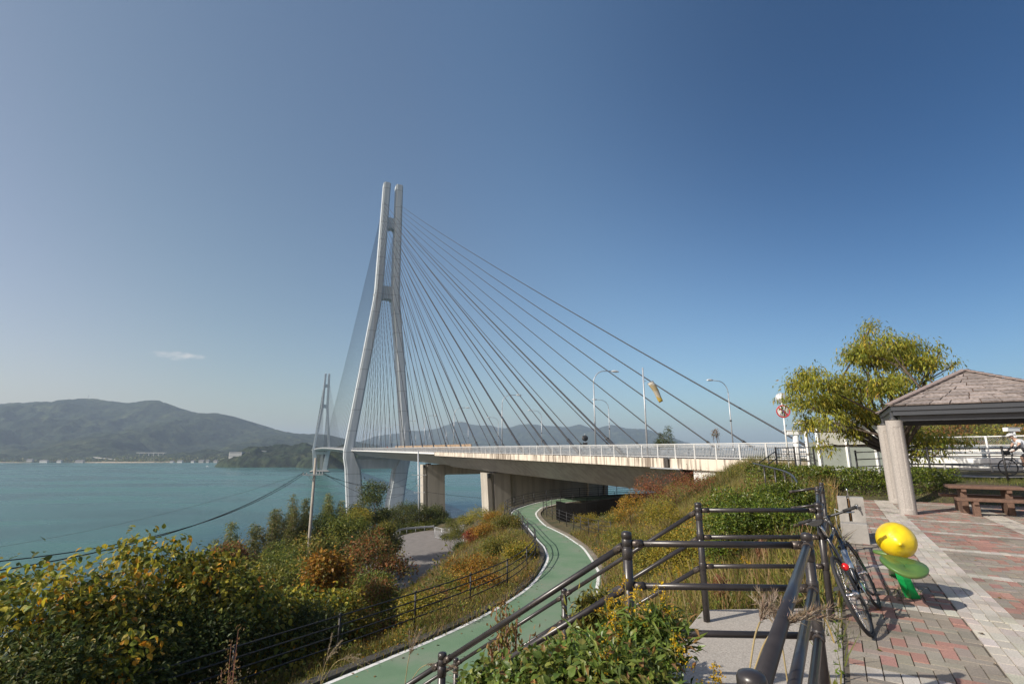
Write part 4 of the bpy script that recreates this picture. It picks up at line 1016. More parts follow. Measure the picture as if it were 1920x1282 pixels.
M['red_lens'] = mat('red_reflector', (.62, .012, .015), .2, var=.1)
M['cable_pale'] = mat('pale_cable', (.55, .55, .52), .4)
M['bell'] = mat('yellow_teal_bell', (.75, .55, .03), .3, scale=30, col2=(.02, .45, .42))
M['silver_bottle'] = mat('silver_bottle', (.55, .57, .6), .25, metal=.8, var=.2, scale=20)
bike = make_bike('black flat-bar bicycle with red reflector leaning on the dark pipe railing')
c0 = gp(1638, 1192); c1 = gp(1652, 1131)
rz = math.atan2(c1.y-c0.y, c1.x-c0.x)
bike.location = c0+Vector((0, 0, .0)); bike.rotation_euler = (R(-22), R(0), rz)
bike.rotation_euler = (R(-21), 0, rz)
# ================================================================== lemon seat
lb = gp(1707, 1118)
lt = thing('lemon_seat', 'yellow lemon sculpture over green leaf seats on a green stalk in the paving', 'seat', lb)
m, nt, b = new_mat('lemon_paint'); L = nt.links.new
tcx = N(nt, 'ShaderNodeTexCoord'); vz = N(nt, 'ShaderNodeTexNoise'); vz.inputs['Scale'].default_value = 6; vz.inputs['Detail'].default_value = 8; L(tcx.outputs['Object'], vz.inputs['Vector'])
r1 = ramp(nt, [(.28, (.60, .40, .012)), (.42, (.74, .52, .010)), (.7, (.80, .60, .018))]); L(vz.outputs['Fac'], r1.inputs[0]); L(r1.outputs[0], b.inputs['Base Color'])
vv = N(nt, 'ShaderNodeTexNoise'); vv.inputs['Scale'].default_value = 14; vv.inputs['Detail'].default_value = 2; L(tcx.outputs['Object'], vv.inputs['Vector'])
bp = N(nt, 'ShaderNodeBump'); bp.inputs['Distance'].default_value = .012; bp.inputs['Strength'].default_value = .5; L(vv.outputs['Fac'], bp.inputs['Height']); L(bp.outputs[0], b.inputs['Normal'])
b.inputs['Roughness'].default_value = .34; b.inputs['Coat Weight'].default_value = .2
lc = at(1680, 1012, 5.75)
axl = Vector((-.48, -.86, -.02)).normalized()
pr = [(0.001, -.228), (.026, -.224), (.06, -.213)]
for k in range(1, 20):
    u = -1+2*k/20; pr.append((.184*(1-abs(u)**2.25)**.52, u*.213))
pr += [(.054, .215), (.030, .228), (.022, .240), (.014, .251), (.001, .256)]
MB().lathe(pr, lc, n=40, axis=axl, cap=False).build('lemon', m, lt)
M['leaf_green'] = mat('leaf_seat_paint', (.045, .13, .035), .4, var=.0, scale=5, col2=(.12, .19, .045), coat=.2)
M['stalk_green'] = mat('stalk_paint', (.005, .36, .085), .38, var=.12, scale=7, bump=.004, bscale=20, coat=.3)
def leaf_plate(c, d, ln, wd, name, roll=0.0):
    d = Vector(d).normalized(); sdv = (Matrix.Rotation(roll, 3, d) @ UPV.cross(d)).normalized(); up = d.cross(sdv)
    ring = []
    for k in range(28):
        a = 2*math.pi*k/28; x = math.cos(a); y = math.sin(a)
        ring.append((x*ln*(1 if x < 0 else 1.06), y*wd*(1-.18*x)))
    def lay(z, sc_): return [c+d*(x*sc_)+sdv*(y*sc_)+up*(z-.035*(y/wd)**2*0+.02*(x/ln)**2) for x, y in ring]
    return MB().loft([lay(-.018, .97), lay(-.014, 1.0), lay(.008, 1.0), lay(.016, .97), lay(.013, .5), lay(.010, .04)], smooth=True).build(name, M['leaf_green'], lt)
leaf_plate(at(1695, 1062, 5.42), (.93, -.10, -.06), .20, .19, 'leaf_seat', R(20))
leaf_plate(at(1676, 1038, 6.15), (-.85, .40, -.04), .19, .13, 'leaf_seat')
s = MB()
lz = at(1694, 1060, 5.42).z
p0 = gp(1713, 1120); p1 = gp(1690, 1082)+Vector((.0, .1, 0))
tp = Vector((lc.x+.02, lc.y+.05, lz-.01))
for pb, wd in ((p0, .15), (p1, .14)):
    secs = []
    for k in range(7):
        u = k/6; c = pb.lerp(tp, u)+Vector((-.03, -.02, 0))*math.sin(u*math.pi)
        w2 = wd*(1-.25*u)/2; secs.append([c+Vector((-w2, .02, 0)), c+Vector((w2, .02, 0)), c+Vector((w2*.6, -.045, 0)), c+Vector((-w2*.6, -.045, 0))])
    s.loft(secs, smooth=False)
s.build('stalk', M['stalk_green'], lt, fix=True)
MB().tube([tp, Vector((lc.x, lc.y+.03, lc.z-.16))], [.10, .085], n=14).build('neck', M['stalk_green'], lt)
# ================================================================== drinking fountain
M['fountain'] = mat('fountain_concrete', (.30, .285, .265), .9, var=.22, scale=4, bump=.003, bscale=60)
fb = gp(1606, 1018); fd = E1
ft = thing('drinking_fountain', 'grey concrete drinking fountain block with metal taps at the plaza edge', 'fountain', fb)
def fl(a, b_, z): return fb+E1*a+E2*b_+UPV*z                       # a away along the fence, b towards the plaza
o = MB().prism([fl(0, -.20, -.1), fl(0, .20, -.1), fl(.62, .20, -.1), fl(.62, -.20, -.1)], (0, 0, .42))
o.build('basin', M['fountain'], ft, bevel=.012, fix=True)
o = MB()
for b0, b1 in ((-.20, -.055), (-.005, .20)): o.prism([fl(.32, b0, .32), fl(.32, b1, .32), fl(.62, b1, .32), fl(.62, b0, .32)], (0, 0, .42))
o.prism([fl(.42, -.054, .32), fl(.42, -.006, .32), fl(.60, -.006, .32), fl(.60, -.054, .32)], (0, 0, .40))
o.build('upright', M['fountain'], ft, fix=True)
MB().tube([fl(.37, -.03, .33), fl(.37, -.03, .72)], .014, n=8).build('pipe', mat('bronze_pipe', (.16, .085, .03), .5, metal=.4), ft)
MB().tube([fl(.30, .08, .58), fl(.22, .08, .585), fl(.20, .08, .54)], [.016, .014, .012], n=8).lathe([(.03, 0), (.03, .012), (.008, .02)], fl(.26, .08, .60), n=10).bar(fl(.26, .05, .625), fl(.26, .11, .625), .012, .012).build('tap', M['chrome'], ft)
MB().lathe([(.02, 0), (.016, .04), (.02, .06), (.012, .10), (.018, .12), (.006, .16)], fl(.5, -.03, .73), n=10).build('bubbler', M['chrome'], ft)
# ================================================================== pavilion
PV = Vector((9.9, 12.9, 0)); LS = 3.85; pe1, pe2 = E1, E2
pvt = thing('pavilion', 'open rest pavilion with shingled pyramid roof on pairs of round concrete columns', 'pavilion', PV)
def pp_(a, b_, z): return PV+pe1*a+pe2*b_+UPV*z
M['column'] = mat('pavilion_column', (.27, .25, .23), .9, scale=38, col2=(.42, .39, .36), bump=.003, bscale=80)
EZ = 2.58
def column(c, name='column'):
    r = .185; ring = []
    n = 40; rel = (c-Vector((0, 0, 0)))
    vang = math.atan2(-c.y, -c.x)
    for k in range(n):
        a = 2*math.pi*k/n; ring.append(a)
    dd = [((a-vang+math.pi) % (2*math.pi))-math.pi for a in ring]
    rr = [r*(1-.06) if -.25 < d < .62 else r for d in dd]
    secs = []
    for z, fl_ in ((-.1, 0), (.10, 0), (.14, 1), (2.14, 1), (2.18, 0), (2.34, 0)):
        secs.append([c+Vector((math.cos(a)*(q if fl_ else r), math.sin(a)*(q if fl_ else r), z)) for a, q in zip(ring, rr)])
    o = MB().loft(secs).build(name, M['column'], pvt)
    MB().lathe([(.10, 2.34), (.10, 2.40), (.06, 2.41), (.06, EZ-.02)], c, n=14).build('column_head', M['dark_metal'], o)
    return o
cA = gp(1704, 963); cB = gp(1681, 942)
column(cA); column(cB)
column(pp_(LS-.3, LS-.3, 0)); column(pp_(.3, LS-.3, 0))
# eaves beam: two steps of dark metal
def square_ring(in0, in1, z0, z1, name):
    c = lambda d, z: [pp_(d, d, z), pp_(LS-d, d, z), pp_(LS-d, LS-d, z), pp_(d, LS-d, z)]
    o = MB(); a, b_ = c(in0, z0), c(in0, z1); e, f = c(in1, z0), c(in1, z1)
    vs = a+b_+e+f
    fs_ = []
    for k in range(4):
        k2 = (k+1) % 4; fs_ += [(k, k2, 4+k2, 4+k), (8+k, 12+k, 12+k2, 8+k2), (4+k, 4+k2, 12+k2, 12+k), (k, 8+k, 8+k2, k2)]
    return o.add(vs, fs_).build(name, M['fascia'], pvt, fix=True)
M['fascia'] = mat('dark_fascia', (.060, .066, .076), .42, var=.1, scale=2, metal=.2)
square_ring(0, .10, EZ, EZ+.12, 'fascia'); square_ring(.035, .14, EZ-.12, EZ-.001, 'fascia'); square_ring(.18, .32, EZ-.26, EZ-.02, 'beam')
MB().add([pp_(.1, .1, EZ+.0), pp_(LS-.1, .1, EZ), pp_(LS-.1, LS-.1, EZ), pp_(.1, LS-.1, EZ)], [(0, 1, 2, 3)]).build('ceiling', mat('dark_ceiling', (.05, .04, .035), .8, var=.2), pvt)
apex = pp_(LS/2, LS/2, 3.72)
m, nt, b = new_mat('weathered_shingle'); L = nt.links.new
at2 = N(nt, 'ShaderNodeAttribute', attribute_name='Col'); ps = N(nt, 'ShaderNodeNewGeometry').outputs['Position']
n1 = N(nt, 'ShaderNodeTexNoise'); n1.inputs['Scale'].default_value = 16; n1.inputs['Detail'].default_value = 6; L(ps, n1.inputs['Vector'])
r1 = ramp(nt, [(.3, (.6,)*3), (.7, (1.3,)*3)]); L(n1.outputs['Fac'], r1.inputs[0])
mx = N(nt, 'ShaderNodeMix', data_type='RGBA', blend_type='MULTIPLY'); mx.inputs['Factor'].default_value = 1; L(at2.outputs['Color'], mx.inputs['A']); L(r1.outputs[0], mx.inputs['B']); L(mx.outputs['Result'], b.inputs['Base Color']); b.inputs['Roughness'].default_value = .9
sv, sf, scol = [], [], []
NR = 10
for fi in range(4):
    cs = [(-.04, -.04), (LS+.04, -.04), (LS+.04, LS+.04), (-.04, LS+.04)]
    A = pp_(*cs[fi], EZ+.125); B = pp_(*cs[(fi+1) % 4], EZ+.125)
    nrm = (B-A).cross(apex-A).normalized()
    if nrm.z < 0: nrm = -nrm
    for r in range(NR):
        u0, u1 = r/NR, min((r+1.12)/NR, 1)
        a0, b0 = A.lerp(apex, u0), B.lerp(apex, u0); a1, b1 = A.lerp(apex, u1), B.lerp(apex, u1)
        L0 = (b0-a0).length; nn = max(1, round(L0/.5)); off = rnd.random()*.5
        xs = sorted(set([0, 1]+[min(max((k+off+rnd.uniform(-.18, .18))/nn, 0), 1) for k in range(nn)]))
        for x0, x1 in zip(xs[:-1], xs[1:]):
            if (x1-x0)*L0 < .05: continue
            g_ = .012/L0 if L0 > 0 else 0
            th = .03+rnd.uniform(-.004, .008)
            q = [a0.lerp(b0, x0+g_), a0.lerp(b0, x1-g_), a1.lerp(b1, x1-g_), a1.lerp(b1, x0+g_)]
            t4 = [q[0]+nrm*th, q[1]+nrm*(th+rnd.uniform(-.003, .003)), q[2]+nrm*.004, q[3]+nrm*.004]
            kk = len(sv); sv += [tuple(p) for p in q]+[tuple(p) for p in t4]
            sf += [(kk+4, kk+5, kk+6, kk+7), (kk, kk+1, kk+5, kk+4), (kk, kk+4, kk+7, kk+3), (kk+1, kk+2, kk+6, kk+5)]
            cc = np.array([.25, .215, .20])*(1+rnd.uniform(-.22, .2)); scol += [cc*1.25]*4+[cc]*4
sv = np.array(sv)-np.array(PV)
roof = link('roof', np_mesh('roof', sv, np.array(sf), col=np.array(scol)), m, pvt)
fl_ = MB()
for fi in range(4):
    cs = [(-.03, -.03), (LS+.03, -.03), (LS+.03, LS+.03), (-.03, LS+.03)]; A = pp_(*cs[fi], EZ+.13)
    nseg = 14
    for k in range(nseg):
        a_, b_ = A.lerp(apex, k/nseg), A.lerp(apex, (k+1.15)/nseg if k < nseg-1 else 1)
        fl_.bar(a_+UPV*(.035+.012), b_+UPV*.035, .20, .03)
fl_.build('hip_capping', mat('hip_shingle', (.25, .20, .185), .9, var=.3, scale=14, bump=.004), roof)
MB().add([pp_(-.02, -.02, EZ+.115), pp_(LS+.02, -.02, EZ+.115), pp_(LS+.02, LS+.02, EZ+.115), pp_(-.02, LS+.02, EZ+.115), tuple(apex-UPV*.01)], [(0, 1, 4), (1, 2, 4), (2, 3, 4), (3, 0, 4)]).build('roof_boarding', M['wood'], roof)
# ================================================================== picnic table and benches under the roof
def plank_set(name, label, cat, c, ln, wd, top, th, legs_in, planks):
    t = thing(name, label, cat, c, rz=math.atan2(E2.y, E2.x))
    t.rotation_euler = (0, 0, 0)
    X, Y = E2, E1
    w1 = wd/planks
    tb = MB()
    for k in range(planks): tb.box(c+Y*(-wd/2+w1*(k+.5))+UPV*(top-th/2), (ln, w1-.012, th), ax=(X, Y, UPV))
    tb.build('table_top' if cat == 'table' else 'seat', M['wood'], t, bevel=.012)
    for sd in (-1, 1):
        MB().box(c+X*(sd*(ln/2-legs_in))+UPV*((top-th)/2-.02), (.13, wd*.62, top-th-.005+.04), ax=(X, Y, UPV)).build('leg', M['wood'], t, bevel=.012)
        MB().box(c+X*(sd*(ln/2-legs_in))+UPV*(top-th-.04), (.10, wd*.92, .075), ax=(X, Y, UPV)).build('bearer', M['wood'], t, bevel=.008)
    return t
tc_ = (Vector((11.3, 13.2, 0))+Vector((12.5, 12.43, 0)))/2+E1*.36
plank_set('picnic_table', 'brown weathered timber table between two benches under the pavilion', 'table', tc_, 1.45, .72, .69, .075, .30, 4)
plank_set('bench', 'brown timber bench in front of the picnic table, on the paving side', 'bench', tc_-E1*.66+E2*.28, 1.9, .34, .42, .075, .36, 2)
plank_set('bench', 'brown timber bench behind the picnic table, on the hedge side', 'bench', tc_+E1*.62+E2*.02, 1.65, .34, .42, .075, .36, 2)
# ================================================================== right-hand side: expressway edge, shelter, signs, rider
# round prohibition sign with a second one above it
def round_sign():
    Y = 26.0; b = Vector((at(1476, 842, Y).x, Y, .55)); c = at(1468.5, 771, Y)
    t = thing('road_sign', 'round red-rimmed prohibition sign on a white pole, a second disc above it', 'road sign', b)
    ax = Vector((-.36, -.93, 0)).normalized(); sx_ = Vector((ax.y, -ax.x, 0))*-1
    tp = c-ax*.05+UPV*.95; MB().tube([b, tp], .038, n=10).build('pole', M['white_steel'], t)
    r = .335
    MB().lathe([(.001, .0), (r, 0), (r, .012), (.001, .012)], c, axis=ax, n=32, cap=False).build('disc', M['white_sign'], t)
    MB().lathe([(r*.82, .0135), (r*.82, .0175), (r*1.0, .0175), (r*1.0, .0135)], c, axis=ax, n=32, cap=False).lathe([(r*.0, 0)], c, n=3, cap=False).build('red_rim', M['sign_red'], t)
    o = c+ax*.016
    sl = MB(); a_, b_ = o-sx_*r*.6+UPV*r*.6, o+sx_*r*.6-UPV*r*.6; sl.bar(a_, b_, .004, .075, up=ax.cross((b_-a_).normalized())); sl.build('red_slash', M['sign_red'], t)
    pg = MB()                                                      # walking figure and bicycle in dark blue
    w = lambda x, z: o+ax*.004+sx_*(x*r)+UPV*(z*r)
    pg.tube([w(-.05, .52), w(-.05, .50)], .035, n=8).tube([w(-.05, .36), w(-.02, .0), w(-.2, -.35)], .022, n=6).tube([w(-.02, 0), w(.16, -.34)], .022, n=6).tube([w(-.05, .3), w(-.24, .08)], .016, n=6).tube([w(-.05, .3), w(.16, .1)], .016, n=6)
    for x in (-.30, .30): pg.tube([w(x+.16*math.cos(k/10*2*math.pi), -.45+.16*math.sin(k/10*2*math.pi)) for k in range(10)], .008, n=4, closed=True)
    pg.build('pictogram', M['sign_blue'], t)
    c2 = c+UPV*.69-ax*.07
    MB().lathe([(.001, .0), (.30, 0), (.30, .012), (.001, .012)], c2, axis=ax, n=32, cap=False).build('upper_disc', M['galv'], t)
M['white_sign'] = mat('sign_white', (.52, .52, .53), .4, var=.03)
M['sign_red'] = mat('sign_red', (.42, .018, .022), .4, var=.05)
M['sign_blue'] = mat('sign_blue', (.02, .03, .10), .4, var=.05)
round_sign()
def t_post(px, py, Y, h, label, face):
    b = Vector((at(px, 840, Y).x, Y, at(px, py, Y).z-h)); t = thing('traffic_detector', label, 'camera post', b)
    MB().tube([b-UPV*.2, b+UPV*(h-.12)], .135, n=14).lathe([(.17, h-.5), (.17, h-.44)], b, n=14).build('post', M['white_steel'], t)
    d = Vector((math.cos(face), math.sin(face), 0))
    MB().tube([b+UPV*(h-.13), b+UPV*(h+.0)], .09, n=10).build('neck', M['white_steel'], t)
    o = MB().box(b+UPV*(h+.02)-d*.05, (.95, .30, .22), rz=face).box(b+UPV*(h+.145)+d*.05, (1.05, .36, .035), rz=face)
    o.build('head', M['white_steel'], t, bevel=.02)
t_post(1494, 812, 27, 1.75, 'white T-headed detector post beside the round red-rimmed sign', 2.9)
t_post(1905, 806, 33, 2.0, 'white T-headed detector post above the expressway wall, behind the rider', .1)
# dark bar fence at the end of the bridge railing
def bar_fence(P, h, name, label, gap_=.13):
    t = thing(name, label, 'fence', P[0])
    for p in P: MB().bar(p-UPV*.15, p+UPV*(h+.03), .06, .06, up=U).build('post', M['black_fence'], t)
    for a, b in zip(P[:-1], P[1:]):
        for z in (h-.02, h*.58, .14): MB().bar(a+UPV*z, b+UPV*z, .03, .035).build('rail', M['black_fence'], t)
        n = int((b-a).length/gap_); o = MB()
        for k in range(1, n): p = a.lerp(b, k/n); o.bar(p+UPV*.14, p+UPV*(h-.04), .014, .014, up=U)
        o.build('bars', M['black_fence'], t)
p0, p1, p2 = at(1457, 868, 26.5), at(1492, 868, 25.6), at(1528, 869, 24.5)
bar_fence([p0, p1, p2], .80, 'bar_fence', 'short dark bar fence between the bridge railing and the white shelter')
hr = thing('handrail', 'dark sloping handrail rising to the end of the bridge railing', 'railing', at(1415, 868, 26))
a_, b_ = at(1418, 871, 25), at(1455, 845, 26.3)
for dz in (0, -.36): MB().tube([a_+UPV*dz, b_+UPV*dz], .025, n=8).build('rail', M['black_fence'], hr)
for u in (.15, .6, .95): p = a_.lerp(b_, u); MB().tube([p-UPV*1.2, p], .025, n=8).build('post', M['black_fence'], hr)
# glazed bus shelter behind the tree
def shelter():
    Y = 24.0; zb = .55
    xs = [at(x, 845, Y).x for x in (1536, 1584, 1632, 1664)]
    t = thing('bus_shelter', 'white framed shelter with frosted panels half hidden behind the tree', 'shelter', (xs[0], Y, zb))
    sl = (-.15); pos = [Vector((x, Y+(x-xs[0])*sl, zb)) for x in xs]
    back = [p+Vector((.35, 1.5, 0)) for p in pos]
    for p in pos: MB().bar(p-UPV*.2, p+UPV*2.25, .13, .13, up=U).build('post', M['white_steel'], t)
    for p in (back[0], back[-1]): MB().bar(p-UPV*.2, p+UPV*2.25, .12, .12, up=U).build('post', M['white_steel'], t)
    for a, b in zip(pos[:-1], pos[1:]):
        d = (b-a).normalized()*.08
        for z, hh in ((1.22, .09), (.12, .08), (2.2, .10)): MB().bar(a+d+UPV*z, b-d+UPV*z, .07, hh).build('frame', M['white_steel'], t)
        MB().bar(a+d+UPV*.67, b-d+UPV*.67, .012, 1.0).build('panel', M['frosted'], t)
        MB().bar(a+d+UPV*1.71, b-d+UPV*1.71, .012, .87).build('panel', M['frosted_pale'], t)
    MB().bar(back[0]+UPV*.75, back[-1]+UPV*.75, .03, 1.3).build('back_panel', M['frosted'], t)
    mid = (pos[0]+pos[-1]+back[0]+back[-1])/4
    MB().bar(pos[0]+Vector((-.2, .75, 2.36)), pos[-1]+Vector((.2, .75, 2.36)), 2.1, .10).build('roof', M['white_steel'], t, bevel=.02)
M['frosted'] = mat('frosted_panel', (.36, .40, .36), .25, var=.12, scale=1.5)
M['frosted_pale'] = mat('pale_panel', (.55, .55, .50), .3, var=.08, scale=1.5)
shelter()
# chain-link fence with white tubes, and the concrete barrier behind
M['wall_white'] = mat('barrier_wall_white', (.60, .585, .55), .85, var=.15, scale=.6, bump=.004, world=True, stretch=(1, 1, .3))
def chain_fence():
    s0, s1 = Y_to_s(28.5, -12), Y_to_s(15, -12)
    P0, P1 = BP(s0, -12.2, .72), BP(s1, -12.2, .72)
    t = thing('chain_link_fence', 'white tubed chain-link fence standing before the expressway barrier', 'fence', P0)
    n = 9
    for k in range(n): p = P0.lerp(P1, k/(n-1)); MB().tube([p-UPV*.2, p+UPV*1.5], .04, n=8).build('post', M['white_steel'], t)
    for z in (1.46, .72): MB().tube([P0+UPV*z, P1+UPV*z], .028, n=8).build('rail', M['white_steel'], t)
    o = MB(); L_ = (P1-P0).length; d = (P1-P0).normalized(); st_ = .085; hh = .66; z0 = .76
    k = 0
    x = -hh
    while x < L_:
        for sg in (1, -1):
            xa, xb = (x, x+hh) if sg > 0 else (x+hh, x)
            za, zb_ = z0, z0+hh
            pa, pb = max(min(xa, L_), 0), max(min(xb, L_), 0)
            if xa != xb:
                fa = (pa-xa)/(xb-xa); fb_ = (pb-xa)/(xb-xa)
                if abs(fb_-fa) > .02: o.tube([P0+d*pa+UPV*(za+hh*fa), P0+d*pb+UPV*(za+hh*fb_)], .0035, n=3, caps=False)
        x += st_
    o.build('mesh_panel', M['galv'], t)
    MB().bar(P0+UPV*.32, P1+UPV*.32, .05, .30).build('guard_beam', M['white_steel'], t)
chain_fence()
P0, P1 = BP(Y_to_s(47, 0), -.2, .55), BP(Y_to_s(24, 0), -.2, .55)
bw = thing('barrier_wall', 'long white concrete barrier wall in the middle of the expressway', 'wall', P0)
n = 10
for k in range(n):
    a, b_ = P0.lerp(P1, k/n), P0.lerp(P1, (k+.995)/n)
    MB().loft([[p+W*x+UPV*z for x, z in ((-.30, 0), (-.26, .25), (-.12, .45), (-.10, 1.15), (.10, 1.15), (.12, .45), (.26, .25), (.30, 0))] for p in (a, b_)]).build('wall_segment', M['wall_white'], bw, fix=True)
# black four-rail fence behind the hedge on the right
rp = [Vector((12.9, 18.9, .25)), Vector((14.6, 18.4, .28)), Vector((17.2, 17.8, .32)), Vector((20.5, 17.0, .35)), Vector((24, 16.2, .4))]
rail_fence(rp, 1.16, (1.12, .86, .6, .3), 2.1, 'rail_fence', 'black four-rail fence between the pavilion and the road of the rider', zf=lambda x, y: h1(x, y)+.02)
# road of the rider
rd = [BP(Y_to_s(Y, -15), -16.9, 0) for Y in (29, 26, 23, 20, 17, 14, 8)]; rd2 = [BP(Y_to_s(Y, -15), -14.9, 0) for Y in (29, 26, 23, 20, 17, 14, 8)]
rA, rB = resample(rd, 30), resample(rd2, 30)
zr = lambda p: max(h1(p.x, p.y), .2)+.03
zz = [max(zr(a), zr(b_))+.02 for a, b_ in zip(rA, rB)]
tag(MB().sheet([Vector((b_.x, b_.y, z)) for b_, z in zip(rB, zz)], [Vector((a.x, a.y, z)) for a, z in zip(rA, zz)]).build('side_path', M['asphalt']), kind='structure')
# ------------------------------------------------------------------ people
M['skin'] = mat('skin', (.42, .26, .19), .5, var=.06, scale=20)
M['jersey'] = mat('white_jersey', (.66, .68, .72), .8, var=.06, scale=9)
M['dark_cloth'] = mat('dark_cloth', (.03, .03, .035), .85, var=.2, scale=12)
M['red_cloth'] = mat('red_cloth', (.28, .03, .03), .85, var=.2, scale=12)
def skin_obj(name, joints, edges, m, parent, root=0, sub=1):
    me = bpy.data.meshes.new(name); me.from_pydata([j[:3] for j in joints], edges, []); me.materials.append(m); me.update()
    o = bpy.data.objects.new(name, me); C.objects.link(o); o.parent = parent
    o.modifiers.new('skin', 'SKIN').use_smooth_shade = True
    for i, j in enumerate(joints):
        d = me.skin_vertices[0].data[i]; d.radius = (j[3], j[4] if len(j) > 4 else j[3]); d.use_root = (i == root)
    s_ = o.modifiers.new('sub', 'SUBSURF'); s_.levels = sub; s_.render_levels = sub
    return o
def human(name, label, loc, rz, pose, top, legs, helmet=None, group=None):
    """pose: dict of joint positions (x forward, y left, z up)"""
    t = thing(name, label, 'person', loc, rz=rz, group=group)
    P = pose; J = []; E = []; ix = {}
    def add(k, r, r2=None):
        ix[k] = len(J); J.append((*P[k], r, r2 or r))
    for k, r, r2 in (('pelvis', .13, .155), ('waist', .115, .14), ('chest', .12, .16), ('neckb', .07, .085), ('neck', .052, .052), ('head', .080, .078), ('crown', .072, .072)): add(k, r, r2)
    for a, b in (('pelvis', 'waist'), ('waist', 'chest'), ('chest', 'neckb'), ('neckb', 'neck'), ('neck', 'head'), ('head', 'crown')): E.append((ix[a], ix[b]))
    for s in 'lr':
        for k, r in (('sh'+s, .062), ('el'+s, .043), ('wr'+s, .029), ('pa'+s, .033)): add(k, r)
        E += [(ix['neckb'], ix['sh'+s]), (ix['sh'+s], ix['el'+s]), (ix['el'+s], ix['wr'+s]), (ix['wr'+s], ix['pa'+s])]
        for k, r in (('hip'+s, .095), ('kn'+s, .062), ('an'+s, .040), ('toe'+s, .032)): add(k, r)
        E += [(ix['pelvis'], ix['hip'+s]), (ix['hip'+s], ix['kn'+s]), (ix['kn'+s], ix['an'+s]), (ix['an'+s], ix['toe'+s])]
        pa = Vector(P['pa'+s]); wr = Vector(P['wr'+s]); d = (pa-wr).normalized(); sd = Vector((-d.y, d.x, 0)); sd = sd.normalized() if sd.length > .01 else Vector((0, 1, 0))
        for q, (off, ln) in enumerate(((-.024, .062), (-.008, .072), (.008, .068), (.024, .052))):
            b0 = pa+sd*off+d*.02; b1 = b0+d*ln*.5; b2 = b1+Vector((0, 0, -ln*.5))+d*.005
            n0 = len(J); J.extend([(*b0, .010, .010), (*b1, .009, .009), (*b2, .008, .008)]); E += [(ix['pa'+s], n0), (n0, n0+1), (n0+1, n0+2)]
        n0 = len(J); b0 = wr+(pa-wr)*.6+sd*(.03 if s == 'r' else -.03); J.extend([(*b0, .011, .011), (*(b0+d*.035+sd*(.014 if s == 'r' else -.014)), .009, .009)]); E += [(ix['wr'+s], n0), (n0, n0+1)]
    body = skin_obj('body', J, E, M['skin'], t)
    f = Vector(P['face']).normalized() if 'face' in P else Vector((1, 0, 0)); hc = Vector(P['head']); lf_ = UPV.cross(f).normalized()
    mb = MB().tube([hc+f*.072+UPV*.02, hc+f*.098-UPV*.012, hc+f*.07-UPV*.022], [.006, .014, .008], n=8)
    for sd in (-1, 1): mb.lathe([(.012, -.012), (.022, 0), (.012, .012)], hc+lf_*(.078*sd), axis=lf_, n=10)
    mb.build_local = None
    o = mb.build('nose_and_ears', M['skin'], None); o.parent = body
    ey = MB()
    for sd in (-1, 1): ey.lathe([(.001, -.011), (.010, -.006), (.010, .006), (.001, .011)], hc+f*.070+lf_*(.03*sd)+UPV*.022, axis=f, n=8)
    o = ey.build('eyes', M['dark_cloth'], None); o.parent = body
    mo = MB().bar(hc+f*.074-lf_*.02-UPV*.045, hc+f*.074+lf_*.02-UPV*.045, .01, .007); o = mo.build('mouth', M['sign_red'], None); o.parent = body
    g = 1.12
    def sub(nm, keys, edges, radii, m):
        jj = [(*P[k], r[0], r[1]) for k, r in zip(keys, radii)]; return skin_obj(nm, jj, edges, m, t)
    sub('jersey' if helmet else 'jacket', ['pelvis', 'waist', 'chest', 'neckb', 'shl', 'shr', 'mul', 'mur'], [(0, 1), (1, 2), (2, 3), (3, 4), (3, 5), (4, 6), (5, 7)], [(.142, .168), (.13, .155), (.136, .178), (.085, .10), (.075, .075), (.075, .075), (.060, .060), (.060, .060)], top)
    sub('trousers', ['pelvis', 'hipl', 'hipr', 'knl', 'knr']+([] if helmet else ['anl', 'anr']), [(0, 1), (0, 2), (1, 3), (2, 4)]+([] if helmet else [(3, 5), (4, 6)]), [(.145, .172), (.108, .108), (.108, .108), (.074, .074), (.074, .074)]+([] if helmet else [(.055, .055)]*2), legs)
    for s in 'lr':
        sub('sleeve', ['mu'+s, 'el'+s, 'wr'+s], [(0, 1), (1, 2)], [(.056, .056), (.050, .050), (.036, .036)], M['dark_cloth'] if helmet else top)
        sub('shoe', ['an'+s, 'toe'+s], [(0, 1)], [(.050, .050), (.042, .042)], M['dark_cloth'])
    if helmet:
        hm = MB(); secs = []
        for u, r, zz in ((-.14, .05, .06), (-.10, .085, .075), (-.02, .104, .085), (.06, .098, .085), (.12, .07, .07), (.155, .03, .05)):
            secs.append([hc+f*u+UPV*(zz-.01)+lf_*(r*math.cos(a))+UPV*(max(math.sin(a), -.25)*r*.95) for a in [2*math.pi*k/16 for k in range(16)]])
        o = hm.loft(secs, smooth=True).build('helmet', helmet, None); o.parent = t
        vt = MB()
        for y in (-.045, 0, .045): vt.tube([hc+f*(-.08)+lf_*y+UPV*.157, hc+f*.02+lf_*y+UPV*(.173-abs(y)*.35), hc+f*.10+lf_*y+UPV*(.145-abs(y)*.3)], .009, n=6)
        v = vt.build('vents', M['dark_cloth'], None); v.parent = o
        st_ = MB().tube([hc+lf_*.082+UPV*.06, hc+lf_*.06+f*.02-UPV*.075, hc-lf_*.06+f*.02-UPV*.075, hc-lf_*.082+UPV*.06], .006, n=6).build('strap', M['dark_cloth'], None); st_.parent = o
    else:
        h = MB().lathe([(.001, .105), (.05, .098), (.083, .06), (.09, .01), (.082, -.04)], hc-f*.014+UPV*.022, n=16, cap=False).build('hair', M['dark_cloth'], None); h.parent = t
    return t
gz = .50
rx_, ry_ = at(1891, 893, 20.4).x, 20.4
heading = math.atan2(.30, -.955)
